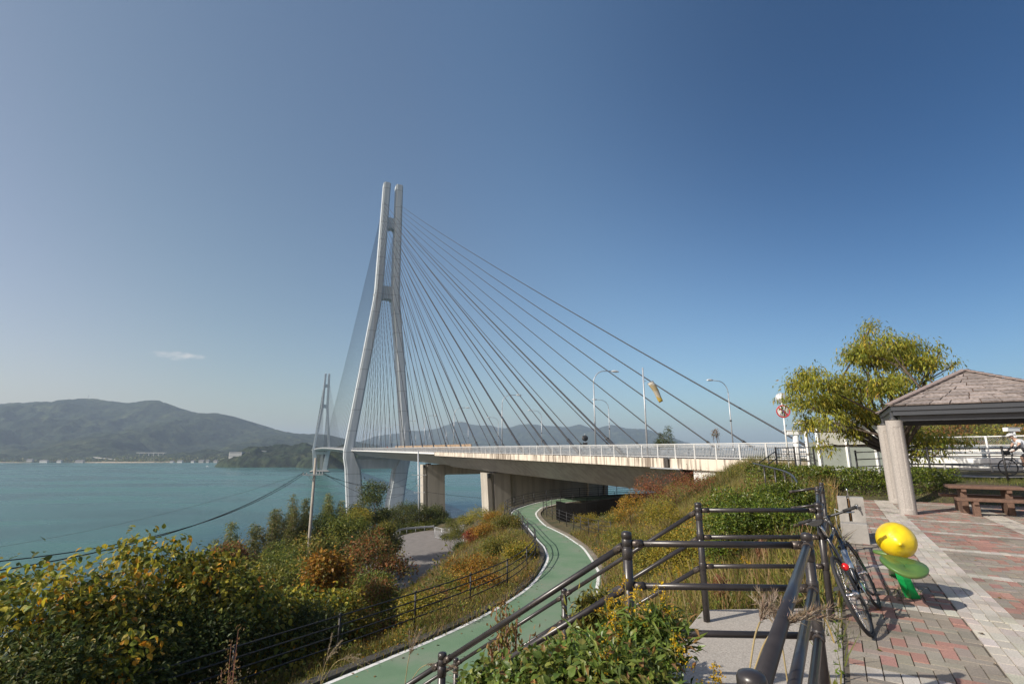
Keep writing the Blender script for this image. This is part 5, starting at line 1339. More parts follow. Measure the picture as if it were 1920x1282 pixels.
rb = make_bike('dark touring bicycle with a bar bag, ridden along the side path', drop=True)
gz = at(1891, 892, 20.4).z
rb.location = (rx_+1.02, ry_-.32, gz); rb.rotation_euler = (0, 0, heading)
pose = dict(pelvis=(.20, 0, .98), waist=(.30, 0, 1.13), chest=(.46, 0, 1.29), neckb=(.58, 0, 1.39), neck=(.64, 0, 1.45), head=(.72, 0, 1.53), crown=(.70, 0, 1.61), face=(1, 0, -.12),
            shl=(.56, .18, 1.36), shr=(.56, -.18, 1.36), mul=(.60, .205, 1.24), mur=(.60, -.205, 1.24), ell=(.68, .22, 1.12), elr=(.68, -.22, 1.12), wrl=(.83, .205, .97), wrr=(.83, -.205, .97), pal=(.89, .205, .965), par=(.89, -.205, .965),
            hipl=(.22, .10, .93), hipr=(.22, -.10, .93), knl=(.60, .10, .72), knr=(.46, -.10, .50), anl=(.42, .11, .40), anr=(.30, -.11, .16), toel=(.55, .12, .36), toer=(.43, -.12, .12))
human('person', 'person in white helmet and white jersey riding a bicycle past the pavilion', rb.location, heading, pose, M['jersey'], M['dark_cloth'], helmet=M['white_sign'])
stand = dict(pelvis=(0, 0, .93), waist=(0, 0, 1.08), chest=(.01, 0, 1.28), neckb=(0, 0, 1.42), neck=(.01, 0, 1.49), head=(.03, 0, 1.59), crown=(.02, 0, 1.67), face=(1, 0, 0),
             shl=(0, .18, 1.40), shr=(0, -.18, 1.40), mul=(0, .21, 1.28), mur=(0, -.21, 1.28), ell=(-.03, .23, 1.12), elr=(.02, -.23, 1.12), wrl=(.06, .25, .90), wrr=(.12, -.25, .90), pal=(.08, .25, .83), par=(.14, -.25, .83),
             hipl=(0, .10, .90), hipr=(0, -.10, .90), knl=(.10, .10, .50), knr=(-.02, -.10, .49), anl=(.06, .10, .09), anr=(-.12, -.10, .12), toel=(.20, .11, .03), toer=(.01, -.11, .04))
for Yp, top, lab in ((227, 'dark_cloth', 'person in dark clothes walking on the bridge deck nearest the near tower'), (174, 'red_cloth', 'person in red walking on the bridge deck beside the tan hoarding')):
    s_ = Y_to_s(Yp, -13.6); p = BP(s_, -14.2, deck_z(s_)+.03)
    human('person', lab, p, math.atan2(U.y, U.x), stand, M[top], M['dark_cloth'])
# ================================================================== foliage machinery
def tpl(kind):
    """leaf outlines in a unit frame: x across, y along, z up; triangles"""
    if kind == 'leaf':
        v = [(0, 0, 0), (.5, .42, .10), (0, 1, -.04), (-.5, .42, .10)]; f = [(0, 1, 2), (0, 2, 3)]
    elif kind == 'lance':
        v = [(0, 0, 0), (.5, .35, .06), (0, .5, -.02), (-.5, .35, .06), (0, 1, -.20)]; f = [(0, 1, 2), (0, 2, 3), (1, 4, 2), (2, 4, 3)]
    elif kind == 'broad':
        v = [(0, 0, 0), (.34, .14, .05), (.50, .42, .03), (.30, .74, -.10), (0, 1.0, -.30), (-.30, .74, -.10), (-.50, .42, .03), (-.34, .14, .05), (0, .40, -.05), (0, .72, -.16)]
        f = [(0, 1, 8), (1, 2, 8), (2, 3, 9), (2, 9, 8), (3, 4, 9), (4, 5, 9), (5, 6, 9), (6, 8, 9), (6, 7, 8), (7, 0, 8)]
    elif kind == 'blade':
        v = [(.5, 0, 0), (-.5, 0, 0), (.38, .5, .03), (-.38, .5, .03), (0, 1, .22)]; f = [(0, 2, 3), (0, 3, 1), (2, 4, 3)]
    elif kind == 'needle':
        v = [(.5, .1, 0), (-.5, .1, 0), (0, 1, -.12)]; f = [(0, 2, 1)]
    return np.array(v, float), np.array(f)
TPL = {k: tpl(k) for k in ('leaf', 'lance', 'broad', 'blade', 'needle')}
def unit(a): return a/np.maximum(np.linalg.norm(a, axis=-1, keepdims=True), 1e-9)
def leaves(kind, Cn, Yd, Zd, ln, wd, col):
    """arrays of vertices, faces and colours for n leaves"""
    v, f = TPL[kind]; n = len(Cn); k = len(v)
    Y = unit(Yd); X = unit(np.cross(Y, Zd)); Z = np.cross(X, Y)
    ln = np.broadcast_to(np.asarray(ln, float), (n,))[:, None, None]; wd = np.broadcast_to(np.asarray(wd, float), (n,))[:, None, None]
    P = Cn[:, None]+X[:, None]*(v[None, :, 0:1]*wd)+Y[:, None]*(v[None, :, 1:2]*ln)+Z[:, None]*(v[None, :, 2:3]*ln)
    F_ = (np.arange(n)*k)[:, None, None]+f[None]
    return P.reshape(-1, 3), F_.reshape(-1, f.shape[1]), np.repeat(col, k, 0)
def pal(rg, n, palette, jit=.14):
    cols = np.array([p[0] for p in palette]); w = np.array([p[1] for p in palette], float); w /= w.sum()
    c = cols[rg.choice(len(cols), n, p=w)]
    return np.clip(c*(1+rg.normal(0, jit, (n, 1)))*(1+rg.normal(0, .05, (n, 3))), .004, .9)
def crown(rg, lumps, nt_, per, kind, ln, wd, palette, droop=.3, spread=.5, tip=.16, shell=.55, hollow=.35):
    """leaves gathered on twig ends inside overlapping lumps; gaps remain between the twigs"""
    Cs, Ys, Zs, cols = [], [], [], []
    vol = np.array([l[1]*l[2]*l[3] for l in lumps])**.667; cnt = np.maximum(3, (nt_*vol/vol.sum()).astype(int))
    twigs = []
    for (c, rx, ry, rz), n in zip(lumps, cnt):
        d = unit(rg.normal(size=(n, 3))); d[:, 2] = np.where(d[:, 2] < -.35, -d[:, 2]*.6, d[:, 2]); d = unit(d)
        r = 1-shell*rg.random(n)**1.6
        r = r*(.8+.42*vnoise(d[:, 0]*3+c[0], d[:, 1]*3+d[:, 2]*2.3+c[1], 1.1, int(rg.integers(99))))
        t = np.array(c)+d*r[:, None]*np.array([rx, ry, rz])
        keep = rg.random(n) > hollow*(vnoise(t[:, 0]*1.7+t[:, 2], t[:, 1]*1.7-t[:, 2]*.7, .9, 5) > .56)
        t, d = t[keep], d[keep]; n = len(t)
        twigs.append(t)
        tc_ = pal(rg, n, palette, .10)
        k = per
        off = rg.normal(size=(n, k, 3))*tip
        p = (t[:, None]+off).reshape(-1, 3)
        dd = np.repeat(d, k, 0)
        y = dd*.7+rg.normal(size=dd.shape)*spread; y[:, 2] -= droop
        z = dd*.5+np.array([0, 0, .9])+rg.normal(size=dd.shape)*.45
        Cs.append(p); Ys.append(y); Zs.append(z)
        cc = np.repeat(tc_, k, 0); mixc = pal(rg, len(cc), palette, .16); s_ = (rg.random((len(cc), 1)) < .35); cols.append(np.where(s_, mixc, cc*(1+rg.normal(0, .14, (len(cc), 1)))))
    Cn = np.concatenate(Cs); n = len(Cn)
    return leaves(kind, Cn, np.concatenate(Ys), np.concatenate(Zs), ln*(.65+.6*rg.random(n)), wd*(.65+.6*rg.random(n)), np.clip(np.concatenate(cols), .004, .9)), np.concatenate(twigs)
def woody(rg, base, lumps, twigs, r0, lean=(0, 0), ntw=30, split=.35, n=7, fork=1):
    """trunk with limbs to every lump and thin branches to some twig ends"""
    mb = MB(); base = Vector(base)
    top = max(l[0][2] for l in lumps); bz = base.z
    cx_, cy_ = sum(l[0][0] for l in lumps)/len(lumps), sum(l[0][1] for l in lumps)/len(lumps)
    hz_ = bz+(top-bz)*split
    k0 = Vector((base.x+(cx_-base.x)*.35+lean[0], base.y+(cy_-base.y)*.35+lean[1], hz_))
    mid = base.lerp(k0, .5)+Vector((rg.normal()*.06, rg.normal()*.06, 0))*(top-bz)*.2
    mb.tube([base-UPV*.3, mid, k0], [r0*1.15, r0*.9, r0*.72], n=n+1)
    for (c, rx, ry, rz) in lumps:
        c = Vector(c); st_ = k0.lerp(mid, rg.random()*.5); m_ = st_.lerp(c, .5)+Vector((rg.normal(), rg.normal(), abs(rg.normal())*.3))*.14*(c-st_).length
        e = c+Vector((rg.normal(), rg.normal(), rg.normal()))*.2*rx
        mb.tube([st_, m_, e], [r0*.5, r0*.32, r0*.14], n=6)
        sel = [t for t in twigs if (Vector(t)-c).length < max(rx, ry, rz)*1.15]
        for i in range(min(len(sel), max(2, ntw//len(lumps)))):
            t = Vector(sel[int(rg.integers(len(sel)))]); s2 = m_.lerp(e, .3+.7*rg.random()); q = s2.lerp(t, .55)+Vector((rg.normal(), rg.normal(), rg.normal()))*.06*(t-s2).length
            mb.tube([s2, q, t], [r0*.13, r0*.09, r0*.04], n=4, caps=False)
    return mb
def plant(name, label, cat, loc, lumps, seed, nt_, per, kind, ln, wd, palette, r0=.1, bark='bark', mat_='leaf', group=None, wood=True, split=.35, ntw=30, lean=(0, 0), trunk_name='trunk', crown_name='crown', **kw):
    """lumps are given relative to loc"""
    rg = np.random.default_rng(seed)
    t = thing(name, label, cat, loc, group=group)
    (V_, F_, c_), tw = crown(rg, lumps, nt_, per, kind, ln, wd, palette, **kw)
    link(crown_name, np_mesh(crown_name, V_, F_, col=c_), M[mat_], t)
    if wood:
        mb = woody(rg, (0, 0, 0), lumps, tw, r0, split=split, ntw=ntw, lean=lean)
        me_o = mb.build(trunk_name, M[bark]); me_o.parent = t
    return t
def rlumps(rg, h, rad, z0, n, flat=.75, ecc=1.0, top_heavy=.5):
    """a handful of crown masses: one crest and others around it"""
    L_ = [((rg.normal()*.1*rad, rg.normal()*.1*rad, h-rad*.62*flat), rad*.62, rad*.62*ecc, rad*.62*flat)]
    for i in range(n-1):
        a = 2*math.pi*(i+rg.random()*.7)/(n-1); rr = rad*(.45+.35*rg.random()); s_ = rad*(.34+.22*rg.random())
        z = z0+(h-z0)*(.15+.6*rg.random()**.9)
        z = min(z, h-s_*.8)
        L_.append(((math.cos(a)*rr, math.sin(a)*rr*ecc, z), s_, s_, s_*flat))
    return L_
G_ = {  # leaf colours (albedo) by kind
 'mallotus': [((.13, .145, .022), 5), ((.23, .22, .026), 5), ((.36, .28, .03), 2.8), ((.48, .23, .022), .9), ((.065, .085, .018), 2.5)],
 'green': [((.10, .122, .022), 5), ((.15, .155, .025), 4), ((.20, .175, .028), 2.6), ((.055, .072, .017), 2.3)],
 'dark': [((.050, .070, .018), 5), ((.078, .095, .020), 4), ((.125, .12, .025), 2)],
 'olive': [((.155, .158, .028), 4), ((.215, .19, .032), 3), ((.095, .108, .022), 3), ((.26, .17, .035), 1.2)],
 'gold': [((.27, .215, .026), 4), ((.20, .18, .026), 3), ((.13, .14, .022), 2), ((.36, .25, .035), 1)],
 'orange': [((.30, .145, .020), 4), ((.36, .21, .024), 3), ((.20, .115, .022), 3), ((.15, .135, .024), 2.5)],
 'russet': [((.19, .095, .036), 4), ((.26, .11, .036), 3), ((.13, .105, .03), 3), ((.14, .13, .026), 3)],
 'redtwig': [((.26, .10, .05), 4), ((.20, .075, .04), 3), ((.15, .11, .03), 2), ((.30, .15, .05), 1)],
 'red': [((.22, .035, .022), 4), ((.16, .045, .022), 3), ((.20, .09, .03), 2)],
 'bamboo': [((.16, .172, .050), 4), ((.105, .13, .040), 4), ((.22, .21, .065), 3), ((.28, .21, .08), 1)],
 'willow': [((.20, .215, .026), 5), ((.28, .26, .03), 4), ((.13, .15, .022), 2.5), ((.36, .27, .03), 1.2)],
 'hedge': [((.080, .120, .015), 5), ((.115, .150, .018), 4), ((.045, .075, .013), 2.5), ((.15, .16, .022), 1.6)],
 'ivy': [((.105, .150, .026), 5), ((.075, .115, .022), 4), ((.155, .175, .038), 2.5), ((.20, .12, .04), .7), ((.26, .14, .05), .3)],
 'conifer': [((.050, .068, .020), 5), ((.075, .090, .022), 4), ((.11, .11, .03), 2)],
}
def ground(x, y): return h1(x, y)
def px_plant(px, py, Y, wpx, name, label, cat, kind, palette, seed, nl=6, nt_=700, per=9, ln=.13, wd=.075, flat=.8, z_base=None, r0=None, group=None, minh=1.0, ecc=1.0, shape='round', **kw):
    """a plant standing at distance Y whose top shows at a pixel; height follows from the ground there"""
    p = at(px, py, Y); g = ground(p.x, p.y) if z_base is None else z_base
    h = max(p.z-g, minh); rad = wpx/2*Y/950
    rg = np.random.default_rng(seed+1000)
    z0 = max(h-rad*2.3, h*.12)
    L_ = rlumps(rg, h, rad, z0, nl, flat, ecc)
    return plant(name, label, cat, (p.x, p.y, g), L_, seed, nt_, per, kind, ln, wd, palette, r0=r0 or max(.03, h*.018), group=group, **kw)
# ------------------------------------------------------------------ big-leaved trees at the lower left
mk = dict(name='broadleaf_tree', cat='tree', kind='broad', palette=G_['mallotus'], droop=.75, spread=.6, tip=.20, ln=.185, wd=.13, bark='bark_pale', flat=.7, hollow=.55, shell=.5)
GL = 'large-leaved trees below the path at the lower left'
for a in (
 (55, 1052, 14.0, 330, 'large-leaved tree with yellowing drooping leaves at the left edge', 1, 8, 330),
 (215, 1075, 15.0, 260, 'large-leaved tree between the left-edge tree and the tall leafy spray', 2, 7, 270),
 (300, 1003, 16.5, 250, 'large-leaved tree whose upper sprays rise highest against the sea', 3, 8, 380),
 (395, 1040, 18.0, 190, 'large-leaved tree right behind the highest leafy spray, beside the bamboo', 4, 7, 300),
 (120, 1160, 13.6, 300, 'dark large-leaved tree low in the bottom left corner', 5, 7, 260),
 (480, 1105, 19.0, 190, 'large-leaved tree with hanging golden leaves left of the orange tree', 6, 7, 300),
 (590, 1100, 22.0, 150, 'large-leaved tree with golden leaves just behind the black path railing', 7, 6, 300)):
    px_plant(a[0], a[1], a[2], a[3], label=a[4], seed=a[5], nl=a[6], nt_=int(a[7]*1.35), per=9, group=GL, ntw=70, split=.25, **mk)
# darker undergrowth bushes below them
for i, (px, py, Y, w, lab) in enumerate(((60, 1195, 12.2, 240, 'dark bush in the very bottom left corner'), (250, 1165, 14.6, 240, 'dark bush below the highest large-leaved tree'), (400, 1140, 17.2, 190, 'dark small-leaved bush beside the dry reddish weed'), (560, 1130, 20.0, 150, 'dark bush behind the railing below the golden leaves'), (330, 1120, 16.2, 200, 'deep green bush in the shade of the large-leaved trees'))):
    px_plant(px, py, Y, w, 'bush', lab, 'bush', 'leaf', G_['dark'], 40+i, nl=7, nt_=900, per=9, ln=.14, wd=.075, tip=.2, group='dark bushes at the lower left')
# ------------------------------------------------------------------ the wooded slope towards the shore
GM = 'mixed trees on the slope between path and sea'
rows = [
 (458, 1052, 31, 130, 'olive', 'olive-green bushy tree in front of the leftmost bamboo'), (520, 1022, 38, 130, 'green', 'green rounded tree in front of the middle bamboo'), (585, 1000, 44, 130, 'olive', 'olive-green tree at the foot of the concrete utility pole'),
 (645, 962, 54, 120, 'green', 'green tree right of the concrete utility pole, below the far bamboo'), (700, 903, 66, 78, 'dark', 'tallest dark green tree rising before the near bridge tower'), (722, 952, 96, 120, 'green', 'broad green tree below the tallest dark tree'),
 (762, 942, 98, 80, 'dark', 'dark round tree left of the steel utility pole'), (815, 946, 104, 52, 'dark', 'small dark tree against the foot of the portal pier'), (675, 1000, 46, 120, 'dark', 'dark green tree beneath the broad green tree'),
 (560, 1048, 29, 130, 'green', 'green leafy tree behind the golden large-leaved tree'), (615, 1040, 33, 110, 'olive', 'olive tree left of the orange tree'), (500, 1075, 23, 130, 'green', 'dense green tree between the large-leaved trees and the orange tree'),
 (640, 1128, 22.5, 95, 'gold', 'yellow-leaved tree directly under the orange tree'), (726, 985, 58, 50, 'olive', 'small green tree left of the bend of the lower road'),
 (690, 1075, 29, 120, 'green', 'green bush under the russet tree'), (610, 965, 55, 80, 'dark', 'dark tree between the two bamboo groups'), (430, 1020, 36, 70, 'russet', 'thin russet bush left of the leftmost bamboo'), (748, 980, 94, 74, 'dark', 'dark low tree behind the guard rail of the lower road'), (790, 976, 97, 70, 'green', 'green low tree left of the steel utility pole foot'), (826, 984, 101, 56, 'dark', 'dark low tree hiding the foot of the portal pier'), (770, 960, 102, 90, 'olive', 'olive-tinged tree behind the steel utility pole'), (665, 955, 60, 70, 'gold', 'gold-tinged tree left of the tallest dark tree')]
for i, (px, py, Y, w, pl, lab) in enumerate(rows):
    px_plant(px, py, Y, w, 'tree', lab, 'tree', 'leaf', G_[pl], 60+i, nl=9, nt_=int(900), per=10, ln=.17 if Y < 40 else .22, wd=.10 if Y < 40 else .14, tip=.20 if Y < 40 else .27, group=GM, flat=.75)
px_plant(612, 1036, 25.5, 78, 'orange_tree', 'orange autumn tree on the slope below the black path railing', 'tree', 'leaf', G_['orange'], 90, nl=8, nt_=650, per=9, ln=.19, wd=.12, tip=.17)
px_plant(698, 1000, 33, 125, 'russet_tree', 'russet brown tree standing before the lower road', 'tree', 'leaf', G_['russet'], 91, nl=9, nt_=800, per=8, ln=.19, wd=.11, tip=.18, hollow=.6)
px_plant(712, 1085, 27.5, 90, 'russet_tree', 'small reddish brown tree at the near end of the lower road', 'tree', 'leaf', G_['russet'], 92, nl=6, nt_=420, per=8, ln=.15, wd=.09, tip=.15)
# bamboo and feathery conifers
def plume(px, py, Y, wpx, lab, seed, palette='bamboo', name='bamboo', cat='bamboo', group='feathery bamboo tops against the sea', z_base=None):
    p = at(px, py, Y); g = ground(p.x, p.y) if z_base is None else z_base; h = p.z-g; rad = wpx/2*Y/950; rg = np.random.default_rng(seed)
    t = thing(name, lab, cat, (p.x, p.y, g), group=group)
    # several arching culms, each a tapering spray of drooping leaves
    PP, YY_ = [], []; mb = MB()
    nc = 4
    for c in range(nc):
        aa = 2*math.pi*(c+.5*rg.random())/nc; top = h*(1 if c == 0 else .70+.24*rg.random()); off = 0 if c == 0 else rad*(.35+.35*rg.random())
        B = np.array([math.cos(aa)*off*.3, math.sin(aa)*off*.3, 0]); Tp = np.array([math.cos(aa)*off, math.sin(aa)*off, top])
        n = 520; u = rg.random(n)**.75; ax_ = B+(Tp-B)*(1-.66*u)[:, None]
        pr_ = rad*.62*np.minimum(1, .05+1.25*u**.9)
        a = rg.random(n)*2*math.pi; r = pr_*np.sqrt(rg.random(n))*(.4+.95*vnoise(a*1.5+c*3, ax_[:, 2]*.9, 1.2, seed+c))
        P = ax_+np.stack([np.cos(a)*r, np.sin(a)*r, -r*.35], -1)
        k = 6; P = (P[:, None]+rg.normal(size=(n, k, 3))*np.array([.17, .17, .10])).reshape(-1, 3); A_ = np.repeat(a, k)
        PP.append(P); YY_.append(np.stack([np.cos(A_), np.sin(A_), np.full(len(A_), -.55)], -1)+rg.normal(size=P.shape)*.45)
        mb.tube([Vector(tuple(B))-UPV*.3, Vector(tuple(B+(Tp-B)*.55)), Vector(tuple(Tp))], [.05, .035, .008], n=5)
        for q in range(9):
            f_ = .4+.55*rg.random(); p0 = Vector(tuple(B+(Tp-B)*f_)); a2 = rg.random()*6.28; rr_ = rad*.55*min(1, .05+1.25*(1-f_)/.66); mb.tube([p0, p0+Vector((math.cos(a2)*rr_*.6, math.sin(a2)*rr_*.6, .05)), p0+Vector((math.cos(a2)*rr_, math.sin(a2)*rr_, -.3*rr_))], [.014, .009, .004], n=4, caps=False)
    P = np.concatenate(PP); y = np.concatenate(YY_)
    V_, F_, c_ = leaves('leaf', P, y, np.array([0, 0, 1.])+rg.normal(size=P.shape)*.35, .25*(.6+.7*rg.random(len(P))), .07, pal(rg, len(P), G_[palette], .2))
    link('crown', np_mesh('crown', V_, F_, col=c_), M['leaf'], t)
    o = mb.build('trunk', M['bark_pale']); o.parent = t
    return t
for i, (px, py, Y, w, lab) in enumerate(((437, 976, 44, 52, 'leftmost feathery bamboo against the sea'), (478, 981, 43, 40, 'slim bamboo just right of the leftmost one'), (515, 953, 50, 50, 'bamboo halfway between the leftmost one and the utility pole'), (551, 927, 54, 50, 'tall dense bamboo left of the concrete utility pole'),
     (574, 933, 55, 36, 'slim bamboo touching the concrete utility pole'), (617, 925, 57, 46, 'tall bamboo right of the concrete utility pole'), (640, 938, 57, 42, 'bamboo farthest right of the group, below the near tower'))):
    plume(px, py, Y, w*1.5, lab, 120+i)
plume(1252, 797, 82, 80, 'dark green pointed conifer standing beyond the bridge deck', 140, 'conifer', 'conifer', 'conifer', None, z_base=-5.5)
px_plant(1342, 806, 62, 15, 'small_tree', 'tiny round-headed bare tree beyond the bridge railing', 'tree', 'leaf', G_['russet'], 141, nl=4, nt_=70, per=5, ln=.14, wd=.08, z_base=-1, tip=.1)
# bushes on the bank between path and lower road
GB = 'autumn bushes on the bank above the lower road'
for i, (px, py, Y, w, pl, lab) in enumerate((
 (897, 950, 62, 66, 'gold', 'yellow-green bush under the opening of the portal pier'), (868, 966, 64, 46, 'green', 'green bush between the two bridge piers'), (846, 974, 68, 34, 'green', 'green bush at the foot of the portal pier'), (925, 972, 58, 40, 'orange', 'orange bush at the foot of the wall pier'),
 (888, 1006, 48, 36, 'red', 'red-leaved bush beside the chain-link fence'), (910, 990, 47, 50, 'orange', 'orange bush right of the red one'), (950, 975, 46, 56, 'olive', 'yellow-green bush next to the curve of the green path'),
 (940, 1010, 38, 80, 'olive', 'olive bush behind the railing at the tightest bend'), (890, 1045, 34, 90, 'orange', 'rusty bush in the middle of the bank'), (868, 1082, 29, 66, 'olive', 'olive bush above the near end of the lower road'), (815, 1112, 25, 66, 'russet', 'brown bush near the path railing'), (975, 1025, 33, 50, 'gold', 'golden bush tight against the path railing'),
 (866, 1022, 52, 26, 'dark', 'dark bush on the edge of the lower road'), (790, 1120, 23.5, 70, 'gold', 'straw-coloured bush beside the path railing'), (905, 1075, 27.5, 80, 'orange', 'orange-brown bush directly behind the path railing'))):
    px_plant(px, py, Y, w, 'bush', lab, 'bush', 'leaf', G_[pl], 160+i, nl=6, nt_=420, per=9, ln=.14, wd=.075, tip=.17, group=GB, minh=.9, r0=.03)
# right of the path
GR = 'bushes on the grassy bank right of the path'
for i, (px, py, Y, w, pl, lab, nt_, ls) in enumerate((
 (1225, 888, 33, 90, 'redtwig', 'rust-red bush hiding the end of the girder', 420, .10), (1290, 884, 32, 120, 'redtwig', 'rust-red loose bush in front of the white abutment wall', 420, .10), (1180, 925, 36, 70, 'orange', 'orange-brown bush under the end of the girder', 380, .11),
 (1100, 966, 44, 50, 'gold', 'gold creeper bush before the shade-black wall', 320, .11), (1150, 970, 40, 60, 'olive', 'gold-green creeper bush at the right end of the shade-black wall', 320, .11), (1250, 938, 24, 110, 'gold', 'golden bush halfway up the grassy bank', 400, .09), (1170, 985, 27, 90, 'olive', 'yellow-green bush beside the inner path railing', 420, .10),
 (1420, 917, 9.6, 190, 'hedge', 'glossy green rounded bush behind the landing of the steps', 1500, .055), (1365, 948, 9.0, 110, 'hedge', 'glossy green bush left of the rounded one', 800, .055), (1480, 905, 10.5, 110, 'hedge', 'glossy green bush under the slim curved handrail', 900, .055), (1290, 1000, 11, 150, 'gold', 'golden weed clump behind the handrail post', 600, .07), (1215, 1010, 17, 110, 'olive', 'olive bush between the two flights of handrail', 420, .08))):
    px_plant(px, py, Y, w, 'bush', lab, 'bush', 'leaf', G_[pl], 190+i, nl=7, nt_=nt_, per=9, ln=ls, wd=ls*.5, tip=.10 if Y > 12 else .06, group=GR, minh=.8, r0=.02, mat_='leaf_glossy' if pl == 'hedge' else 'leaf', hollow=.6 if pl in ('russet', 'orange', 'redtwig') else .3)
# ------------------------------------------------------------------ clipped hedge along the plaza
def hedge(P, w, h, seed, label):
    rg = np.random.default_rng(seed); L_ = [0]
    for a, b in zip(P[:-1], P[1:]): L_.append(L_[-1]+(b-a).length)
    n = int(L_[-1]*1500); u = rg.random(n)*L_[-1]
    A_ = np.array([tuple(p) for p in P]); X = np.interp(u, L_, A_[:, 0]); Y = np.interp(u, L_, A_[:, 1]); Zb = np.interp(u, L_, A_[:, 2])
    dx = np.gradient(A_[:, 0]); dy = np.gradient(A_[:, 1]); Tx = np.interp(u, L_, dx); Ty = np.interp(u, L_, dy); nn = np.hypot(Tx, Ty); Nx, Ny = -Ty/nn, Tx/nn
    th = rg.random(n)*math.pi; rr_ = 1-.35*rg.random(n)**2
    k = 4.0; cx_ = np.sign(np.cos(th))*np.abs(np.cos(th))**(2/k)*rr_; cz = np.abs(np.sin(th))**(2/k)*rr_
    wob = 1+.10*(vnoise(u, th*1.5, 1.3, seed)-.5)+.16*(vnoise(u, th, .45, seed+1)-.5)
    off = cx_*w/2*wob; z = cz*h*wob
    z = np.where(rg.random(n) < .3, z*rg.random(n), z)
    C_ = np.stack([X+Nx*off, Y+Ny*off, Zb+z], -1)
    out = np.stack([Nx*cx_, Ny*cx_, cz*.9], -1)
    yd = out*.6+rg.normal(size=C_.shape)*.7; zd = out+rg.normal(size=C_.shape)*.5+np.array([0, 0, .4])
    tone = .75+.5*vnoise(u, z*3+off, 1.7, seed+2)
    V_, F_, c_ = leaves('leaf', C_, yd, zd, .080*(.6+.8*rg.random(n)), .046, pal(rg, n, G_['hedge'], .18)*tone[:, None])
    t = thing('hedge', label, 'hedge', P[0])
    V_ = V_-np.array(P[0]); link('foliage', np_mesh('foliage', V_, F_, col=c_), M['leaf_glossy'], t)
    mb = MB()
    for k in range(int(L_[-1]*5)):
        uu = rg.random()*L_[-1]; p = Vector((float(np.interp(uu, L_, A_[:, 0])), float(np.interp(uu, L_, A_[:, 1])), float(np.interp(uu, L_, A_[:, 2]))))+Vector((rg.normal()*.25*w/2, rg.normal()*.25*w/2, 0))
        mb.tube([p-UPV*.05, p+Vector((rg.normal()*.1, rg.normal()*.1, h*.45)), p+Vector((rg.normal()*.25, rg.normal()*.25, h*.88))], [.014, .010, .004], n=4)
    mb.build('stem', M['bark'], t)
hp = [gp(1800, 930), gp(1745, 934), gp(1690, 934), gp(1620, 931), gp(1560, 927)]
hp = [Vector((p.x, p.y+.5, -.03)) for p in hp]
hp += [Vector((9.7, 17.9, -.02)), Vector((8.9, 18.7, 0.03))]
hedge(catmull(hp, 4), 1.25, 1.02, 5, 'clipped green hedge along the back of the plaza behind the columns')
# ------------------------------------------------------------------ narrow-leaved tree right
def right_tree():
    Y = 19.6; b = at(1702, 905, Y); b.z = .1
    px = [(1634, 613, 13), (1628, 632, 19), (1614, 650, 20), (1657, 652, 34), (1700, 655, 27), (1607, 670, 28), (1645, 677, 42), (1691, 683, 38), (1732, 686, 27), (1757, 656, 13), (1745, 672, 14), (1791, 684, 10), (1513, 705, 22), (1501, 727, 26), (1545, 727, 35), (1602, 716, 24), (1482, 755, 18), (1520, 761, 31), (1570, 758, 36), (1620, 742, 38), (1663, 730, 36), (1707, 717, 30),
          (1513, 798, 23), (1557, 795, 27), (1607, 780, 32), (1645, 780, 26), (1545, 838, 13), (1595, 815, 19), (1732, 830, 25), (1770, 827, 21), (1812, 830, 11), (1720, 855, 23), (1751, 848, 19), (1701, 798, 18)]
    rg = np.random.default_rng(77); L_ = []
    for x, y, r in px:
        Yq = Y+rg.normal()*.8; p = at(x, y, Yq); rr_ = r*Yq/945
        L_.append(((p.x-b.x, p.y-b.y, p.z-b.z), rr_, rr_, rr_*.85))
    plant('willow_leaved_tree', 'yellow-green narrow-leaved tree spreading low limbs behind the hedge and columns', 'tree', b, L_, 78, 2300, 11, 'lance', .19, .050, G_['willow'], r0=.15, bark='bark', droop=1.15, spread=.45, tip=.15, shell=.75, hollow=.6, split=.22, ntw=120)
right_tree()
# ------------------------------------------------------------------ hill behind the expressway on the right
tag(mound_at if False else None) if False else None
hx = [at(x, 842, 92).x for x in (1700, 1740, 1800, 1860, 1920, 1990, 2100)]; hz_ = [at(x, y, 92).z for x, y in ((1700, 846), (1740, 826), (1800, 804), (1860, 786), (1920, 776), (1990, 764), (2100, 758))]
XX, YY = np.meshgrid(np.linspace(hx[0], hx[-1], 90), np.linspace(60, 130, 50))
ZZ = np.interp(XX, hx, hz_); tt = np.clip((YY-60)/32, 0, 1); ZZ = .3+(ZZ-.3)*(tt*tt*(3-2*tt))+(vnoise(XX, YY, .18, 61)-.5)*1.3*tt-.6
ii = np.arange(XX.size).reshape(XX.shape)
tag(link('hillside', np_mesh('hillside', np.stack([XX, YY, ZZ], -1).reshape(-1, 3), np.stack([ii[:-1, :-1], ii[:-1, 1:], ii[1:, 1:], ii[1:, :-1]], -1).reshape(-1, 4), smooth=True), M['soil']), kind='structure')
def hill_z(x, y): 
    zc = float(np.interp(x, hx, hz_)); t = min(max((y-60)/32, 0), 1); return .3+(zc-.3)*t*t*(3-2*t)-.5
rg = np.random.default_rng(5)
n = 30000; hxx = hx[0]+(hx[-1]-hx[0])*rg.random(n); hyy = 62+40*rg.random(n)
zc = np.interp(hxx, hx, hz_); t_ = np.clip((hyy-60)/32, 0, 1); zz_ = .3+(zc-.3)*t_*t_*(3-2*t_)-.6
bmp = vnoise(hxx, hyy, .42, 8)
P = np.stack([hxx, hyy, zz_+rg.random(n)*(.3+2.2*bmp)], -1)
cc = np.where((vnoise(hxx, hyy, .25, 9) > .52)[:, None], pal(rg, n, G_['russet'], .2), pal(rg, n, G_['olive'], .2))
